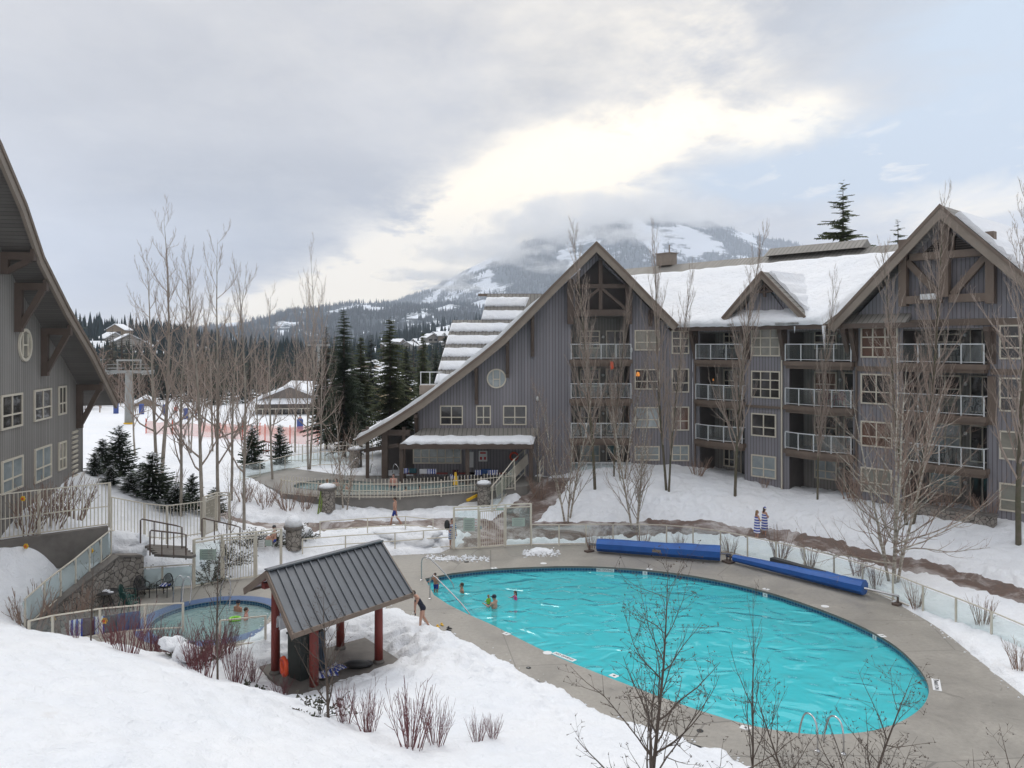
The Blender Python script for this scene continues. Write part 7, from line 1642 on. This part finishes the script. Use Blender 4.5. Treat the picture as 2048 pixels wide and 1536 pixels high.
    mb.ell(hd, (.043*hs, .054*hs, .060*hs), 14, 10, M=RM); mb.ell(hd+hf*.012*hs-hv*.032*hs, (.032*hs, .038*hs, .030*hs), 10, 8, M=RM); mb.ell(hd+hf*.056*hs-hv*.010*hs, (.008*hs, .012*hs, .014*hs), 8, 6, M=RM)
    for sg in (-1, 1): mb.ell(hd+hx*sg*.045*hs-hv*.006*hs-hf*.004*hs, (.007*hs, .012*hs, .017*hs), 8, 6, M=RM)
    me = remesh(mb, None, max(vox, .0062)*1.0, None)
    # skin and clothing zones
    mats = [SK[sk]]; me.materials.append(SK[sk]); zt, zb = None, None
    co = np.empty(len(me.vertices)*3, 'f'); me.vertices.foreach_get('co', co)
    for m_ in (top, bottom):
        me.materials.append(M_[m_] if m_ else SK[sk])
    hl, kl, hr, kr = J['hl'], J['kl'], J['hr'], J['kr']
    def seg(p, a, b): d = b-a; t = max(0, min(1, (p-a).dot(d)/max(d.length_squared, 1e-9))); return t, (p-a-d*t).length
    mi = []
    for p in me.polygons:
        v = p.center; k = 0; t, dt = seg(v, pe-up*.05*s, ch+up*.09*s); al = min(seg(v, J['sl'], J['el'])[1], seg(v, J['sr'], J['er'])[1], seg(v, J['el'], J['wl'])[1], seg(v, J['er'], J['wr'])[1])
        tl, dl = min((seg(v, hl, kl)), (seg(v, hr, kr)), key=lambda q: q[1])
        fore = min(seg(v, J['el'].lerp(J['wl'],.2), J['wl'])[1], seg(v, J['er'].lerp(J['wr'],.2), J['wr'])[1]) < .035*s
        u = (v-pe).dot(up)/s
        if bottom and bottom != 'skin':
            if female and top == bottom: 
                if u < .235 and (u > -.045 or (tl < .10)) and al > .030*s and dl > -1 and not (u < -.02 and tl > .12): k = 2
            elif u < .035 and tl < (.62 if not female else .15) and al > .024*s and dl < .08*s: k = 2
        if top and top != bottom and u > .0 and u < .30 and (v-hd).length > .07*s and not fore: k = 1
        mi.append(k)
    me.polygons.foreach_set('material_index', mi); me.polygons.foreach_set('use_smooth', [True]*len(mi))
    o = bpy.data.objects.new('person', me); me.name = 'person'; col.objects.link(o); o.location = loc; o.rotation_euler = (0, 0, yaw); tag(o, label, 'person', group)
    q = MB()
    for sg in (-1, 1): q.ell(hd+hx*sg*.017*hs+hf*.0515*hs+hv*.004*hs, .0052*hs, 6, 5)
    q.build('eyes', M_['eye'], o); q = MB(); q.ell(hd+hf*.051*hs-hv*.031*hs, (.013*hs, .005*hs, .004*hs), 8, 5, M=RM); q.build('mouth', M_['lip'], o)
    if hair and hat is None or long_hair:
        q = MB(); q.ell(hd-hf*.012*hs+hv*.012*hs, (.050*hs, .056*hs, .058*hs), 14, 10, M=RM)
        if long_hair: q.ell(hd-hf*.034*hs-hv*.045*hs, (.042*hs, .028*hs, .085*hs), 12, 8, M=RM)
        q.build('hair', HAIR[hair], o, smooth=True)
    if hat:
        q = MB(); q.ell(hd+hv*.020*hs-hf*.004*hs, (.054*hs, .060*hs, .054*hs), 14, 10, M=RM)
        if hat == 'cap': q.ell(hd+hv*.022*hs+hf*.062*hs, (.036*hs, .040*hs, .008*hs), 10, 5, M=RM)
        ho = q.build('hat', M_['navy'] if hat != 'stripe_hat' and hat != 'grey_hat' else (M_['stripe_z'] if hat == 'stripe_hat' else M_['darkgrey']), o, smooth=True)
        if hat in ('stripe_hat', 'grey_hat'): q = MB(); q.ell(hd+hv*.083*hs, .020*hs, 8, 6); q.build('pompom', M_['towel_w'], ho, smooth=True)
    if towel_m:
        # towel or robe wrapped round the body from the chest (or shoulders) to the thighs
        q = MB(); n = 24; z0, z1 = (.80 if robe else .77), (.30 if robe else .22)
        for j in range(13):
            t = j/12; z = z0+(z1-z0)*t; a = .082+.03*t+(.0 if t > .1 else -.0); 
            if robe and j == 0: a = .05
            for i in range(n):
                an = 2*math.pi*i/n; rr = 1+.07*math.sin(an*5+t*2)*t; cpt = (pe.lerp(ch, min(1, max(0, (z-.53)/.19))) if z > .53 else pe)
                q.v.append((cpt.x+math.cos(an)*a*rr*H*1.12, cpt.y+math.sin(an)*(a*.86)*rr*H, z*H))
        q.f = [(j*n+i, j*n+(i+1) % n, (j+1)*n+(i+1) % n, (j+1)*n+i) for j in range(12) for i in range(n)]; q.m = [0]*len(q.f); w = q.build('robe' if robe else 'wrapped_towel', M_[towel_m], o, smooth=True); sm = w.modifiers.new('t', 'SOLIDIFY'); sm.thickness = .012
        if robe:
            q = MB()
            for L in 'lr': capsule(q, J['s'+L], J['s'+L].lerp(J['e'+L], .95), .040*s, .034*s)
            q.build('sleeve', M_[towel_m], w, smooth=True)
    return o
# poses are fractions of the height; -y is forward
STRIDE = dict(hl=(.05,0,.51), kl=(.055,-.09,.30), al=(.055,-.14,.045), hr=(-.05,0,.51), kr=(-.055,.05,.30), ar=(-.055,.20,.13), el=(.15,.07,.66), wl=(.15,.10,.52), er=(-.15,-.02,.64), wr=(-.14,-.09,.50))
x, Y = (790-HX)/FOC*48.2, 48.2
wm = person('man in blue swim shorts striding barefoot along the snowy path', (x, Y, gz1(x, Y)-.02), R(-100), 1.82, STRIDE, 0, 'brown', None, 'blues', vox=.012)
BEND = dict(pel=(0,.03,.53), chest=(0,-.07,.70), neck=(0,-.135,.79), head=(0,-.185,.86), sl=(.095,-.09,.77), sr=(-.095,-.09,.77), el=(.13,-.16,.62), wl=(.12,-.16,.47), er=(-.14,-.12,.60), wr=(-.11,-.13,.46),
            hl=(.05,.03,.51), kl=(.075,-.03,.28), al=(.10,-.05,.045), hr=(-.05,.03,.51), kr=(-.06,.06,.29), ar=(-.07,.20,.06))
p = P(832,1256, z=.12); person('woman in a black swimsuit bending at the corner of the shelter roof', (p.x+.22, p.y-.1, .06), R(-72), 1.74, BEND, 0, 'brown', 'navy', 'navy', female=True, hips=1.15)
x, Y = (904-HX)/FOC*44.9, 44.9
rb = person('woman in a blue and white striped robe standing behind the glazed gate panel', (x, Y, gz1(x, Y)), R(20), 1.66, dict(er=(-.15,-.03,.66), wr=(-.13,-.12,.60)), 0, 'brown', None, 'navy', female=True, towel_m='stripe_b', robe=True, long_hair=False)
q = MB(); q.ell((0,0,0), (.16,.12,.30), 10, 8); tag(q.build('black_bag', M_['black'], loc=P(894,1050, Y=44.7), smooth=True), 'black bag carried by the woman in the striped robe', 'bag')
x, Y = (1514-HX)/FOC*45.2, 45.2
person('fair haired woman wrapped in a striped towel on the brown path', (x, Y, gz1(x, Y)-.03), R(100), 1.64, dict(el=(.13,-.05,.65), wl=(.06,-.11,.64), er=(-.13,-.05,.65), wr=(-.05,-.11,.64)), 0, 'blond', None, 'navy', female=True, towel_m='stripe_z', long_hair=True)
x, Y = (1529-HX)/FOC*45.9, 45.9
person('woman in a striped bobble hat and striped towel on the brown path', (x, Y, gz1(x, Y)-.03), R(110), 1.70, dict(el=(.13,-.05,.65), wl=(.05,-.11,.66), er=(-.13,-.05,.65), wr=(-.05,-.11,.66)), 0, 'brown', None, 'navy', female=True, hat='stripe_hat', long_hair=True, towel_m='stripe_z')
SIT = dict(hl=(.05,0,.51), kl=(.06,-.22,.60), al=(.06,-.27,.38), hr=(-.05,0,.51), kr=(-.06,-.20,.63), ar=(-.06,-.26,.40), el=(.13,-.07,.64), wl=(.07,-.19,.62), er=(-.13,-.07,.64), wr=(-.06,-.18,.62))
x, Y = (549-HX)/FOC*41.6, 41.6
person('seated bather in a bobble hat among the snowy evergreens', (x, Y, gz1(x, Y)-.62+.35), R(-75), 1.65, SIT, 0, 'brown', None, 'blues', female=True, hat='grey_hat')
# swimmers: crouched or standing in the water
def swim(label, px, py, H, sub, yaw, pose=None, z0=WZ, **k):
    """sub = height of the water line on the body as a fraction of H; px,py = where it meets the water"""
    p = P(px, py, z=z0); return person(label, (p.x, p.y, z0-sub*H), yaw, H, pose, **k)
ARMF = dict(el=(.14,-.10,.72), wl=(.10,-.22,.75), er=(-.14,-.10,.72), wr=(-.10,-.22,.75))
p = P(872,1193, z=WZ-.2)
person('child in a blue sun suit holding the rail on the pool steps', (p.x, p.y, WZ-.28), R(-30), 1.22, dict(er=(-.17,-.05,.72), wr=(-.24,-.10,.66), chest=(0,-.03,.72), neck=(0,-.05,.83), head=(0,-.07,.92), sl=(.1,-.04,.8), sr=(-.1,-.04,.8)), 1, 'brown', 'blues', 'blues', build=1.1)
swim('dark haired man up to his shoulders near the pool steps', 924, 1184, 1.75, .74, R(-75), None, sk=1, hair='brown', vox=.014)
swim('man in a dark cap holding a toddler in the pool', 989, 1216, 1.78, .66, R(-115), ARMF, sk=0, hair='black', hat='cap', vox=.014)
swim('toddler in a lime green suit held by the man in the cap', 977, 1212, .86, .42, R(40), dict(kl=(.08,-.14,.42), kr=(-.08,-.14,.42), al=(.09,-.16,.25), ar=(-.09,-.16,.25)), sk=0, hair='blond', top='lime', bottom='blues', vox=.012)
swim('girl in a pink top standing in the pool away from the others', 1031, 1198, 1.30, .70, R(-80), dict(er=(-.16,-.08,.72), wr=(-.2,-.16,.70)), sk=0, hair='brown', top='pink', bottom='navy', long_hair=True, vox=.012)
swim('bather in a black beanie sitting in the hot tub', 476, 1222, 1.75, .72, R(150), None, z0=-.16, sk=1, hair='black', hat='beanie', vox=.014)
swim('second bather with bare shoulders in the hot tub beside the beanie', 492, 1238, 1.70, .70, R(100), None, z0=-.16, sk=2, hair='brown', vox=.014)
q = MB(); torus(q, (0,0,0), .2, .07, M=Matrix.Rotation(math.pi/2, 3, 'X')); tag(q.build('swim_ring', M_['lime'], loc=P(470,1238, z=-.12), smooth=True), 'small lime green swim ring floating in the hot tub', 'swim ring')
st_ = dict(vox=.022)
p = P(787,990, z=TZ-1.0)
person('man standing thigh deep in the hot pool between the grab rails', (P(787,968,Y=53.4).x, 53.4, TZ-1.0), 0, 1.78, None, 2, 'brown', None, 'navy', vox=.018)
H0 = None
for i, (px, Y, sub, yaw, sk, hr) in enumerate([(640,52.6,.72,60,0,'brown'),(666,52.4,.76,-30,1,'black'),(693,52.8,.74,120,0,'brown'),(672,54.0,.70,10,2,'brown'),(655,54.2,.74,-80,0,'blond'),(840,52.2,.78,40,2,'brown'),(700,54.2,.70,-60,1,'black'),(812,52.0,.80,150,0,'brown')]):
    x = (px-HX)/FOC*Y; lab = 'bather in the hot pool, '+('left of the group of three','dark haired, in the middle of the group','right of the group of three','behind the group with bare back','fair haired at the back left','low in the water left of the yellow sign','dark haired by the slanting rails','low in the water before the standing man')[i]
    if i < 3 or True: person(lab, (x, Y, TZ-.14-sub*1.7), R(yaw), 1.7, None, sk, hr, None, 'navy', vox=.022, group='bathers in the hot pool')
# skiers on the slope, tiny
for i, (px, Y, m) in enumerate(((600,92,'navy'),(352,108,'red'),(392,104,'navy'))):
    p = g3(px, Y); person(('tiny skier in dark clothes before the chalet','tiny skier in red up the slope behind the trees','tiny skier in dark clothes above the netting')[i], p, R(40*i), 1.75, None, 0, 'black', m, 'navy', vox=.035, group='skiers on the slope')
# ---------------------------------------------------------------- cloud banks lying on the mountain
CM = cloud_mat('cloud_vapour', .0055, 1.5)
for i, (px, py, Y, rx, ry, rz) in enumerate([(1180,432,6600,900,700,210),(960,505,5600,560,500,120),(1330,420,6700,620,500,150),(1060,460,6000,560,450,170),(860,552,5600,420,400,65),(1120,535,5200,300,300,45),(1400,440,6900,500,400,90),(1010,500,5400,380,350,60),(1250,470,5800,420,400,70),(900,575,5000,300,300,32),(1235,412,5600,480,400,125),(1350,418,5500,360,350,85),(1130,455,5300,300,300,70)]):
    q = MB(); q.ell((0,0,0), 1.0, 20, 12); o = q.build('cloud', CM, smooth=True); o.location = P(px, py, Y=Y); o.scale = (rx, ry, rz); tag(o, kind='stuff')
# crumbs of shovelled snow along the deck and path edges
q = MB(); rnd = random.Random(12)
def crumb(x, y, z, r):
    b = len(q.v)
    for dx, dy, dz in ((1,0,0),(-1,0,0),(0,1,0),(0,-1,0),(0,0,.8),(0,0,-.5)): k = r*rnd.uniform(.6, 1.3); q.v.append((x+dx*k, y+dy*k, z+dz*k))
    q.f += [(b, b+2, b+4), (b+2, b+1, b+4), (b+1, b+3, b+4), (b+3, b, b+4), (b+2, b, b+5), (b+1, b+2, b+5), (b+3, b+1, b+5), (b, b+3, b+5)]; q.m += [0]*8
N_ = len(deck)
for i in range(N_):
    a, b = Vector(deck[i]), Vector(deck[(i+1) % N_]); L = (b-a).length; d = (b-a)/max(L, 1e-6); n_ = Vector((-d.y, d.x))
    mid = (a+b)/2; busy = .5+1.6*max(0, noise.noise((mid.x*.4, mid.y*.4, 2)))
    for k in range(int(L*9*busy)):
        p = a+d*rnd.uniform(0, L)+n_*rnd.gauss(0, .13)*(1 if rnd.random() < .8 else 2.5); crumb(p.x, p.y, .012, rnd.uniform(.012, .055))
for (x0, x1, y, w, n) in ((3.0, 20, 44.9, .2, 0), (-4.6, -1.2, 42.6, .3, 260), (.6, 2.6, 43.7, .35, 240)):
    for k in range(n): crumb(rnd.uniform(x0, x1), y+rnd.gauss(0, w), .02, rnd.uniform(.02, .09))
tag(q.build('snow_crumbs', M_['snow']), kind='stuff')
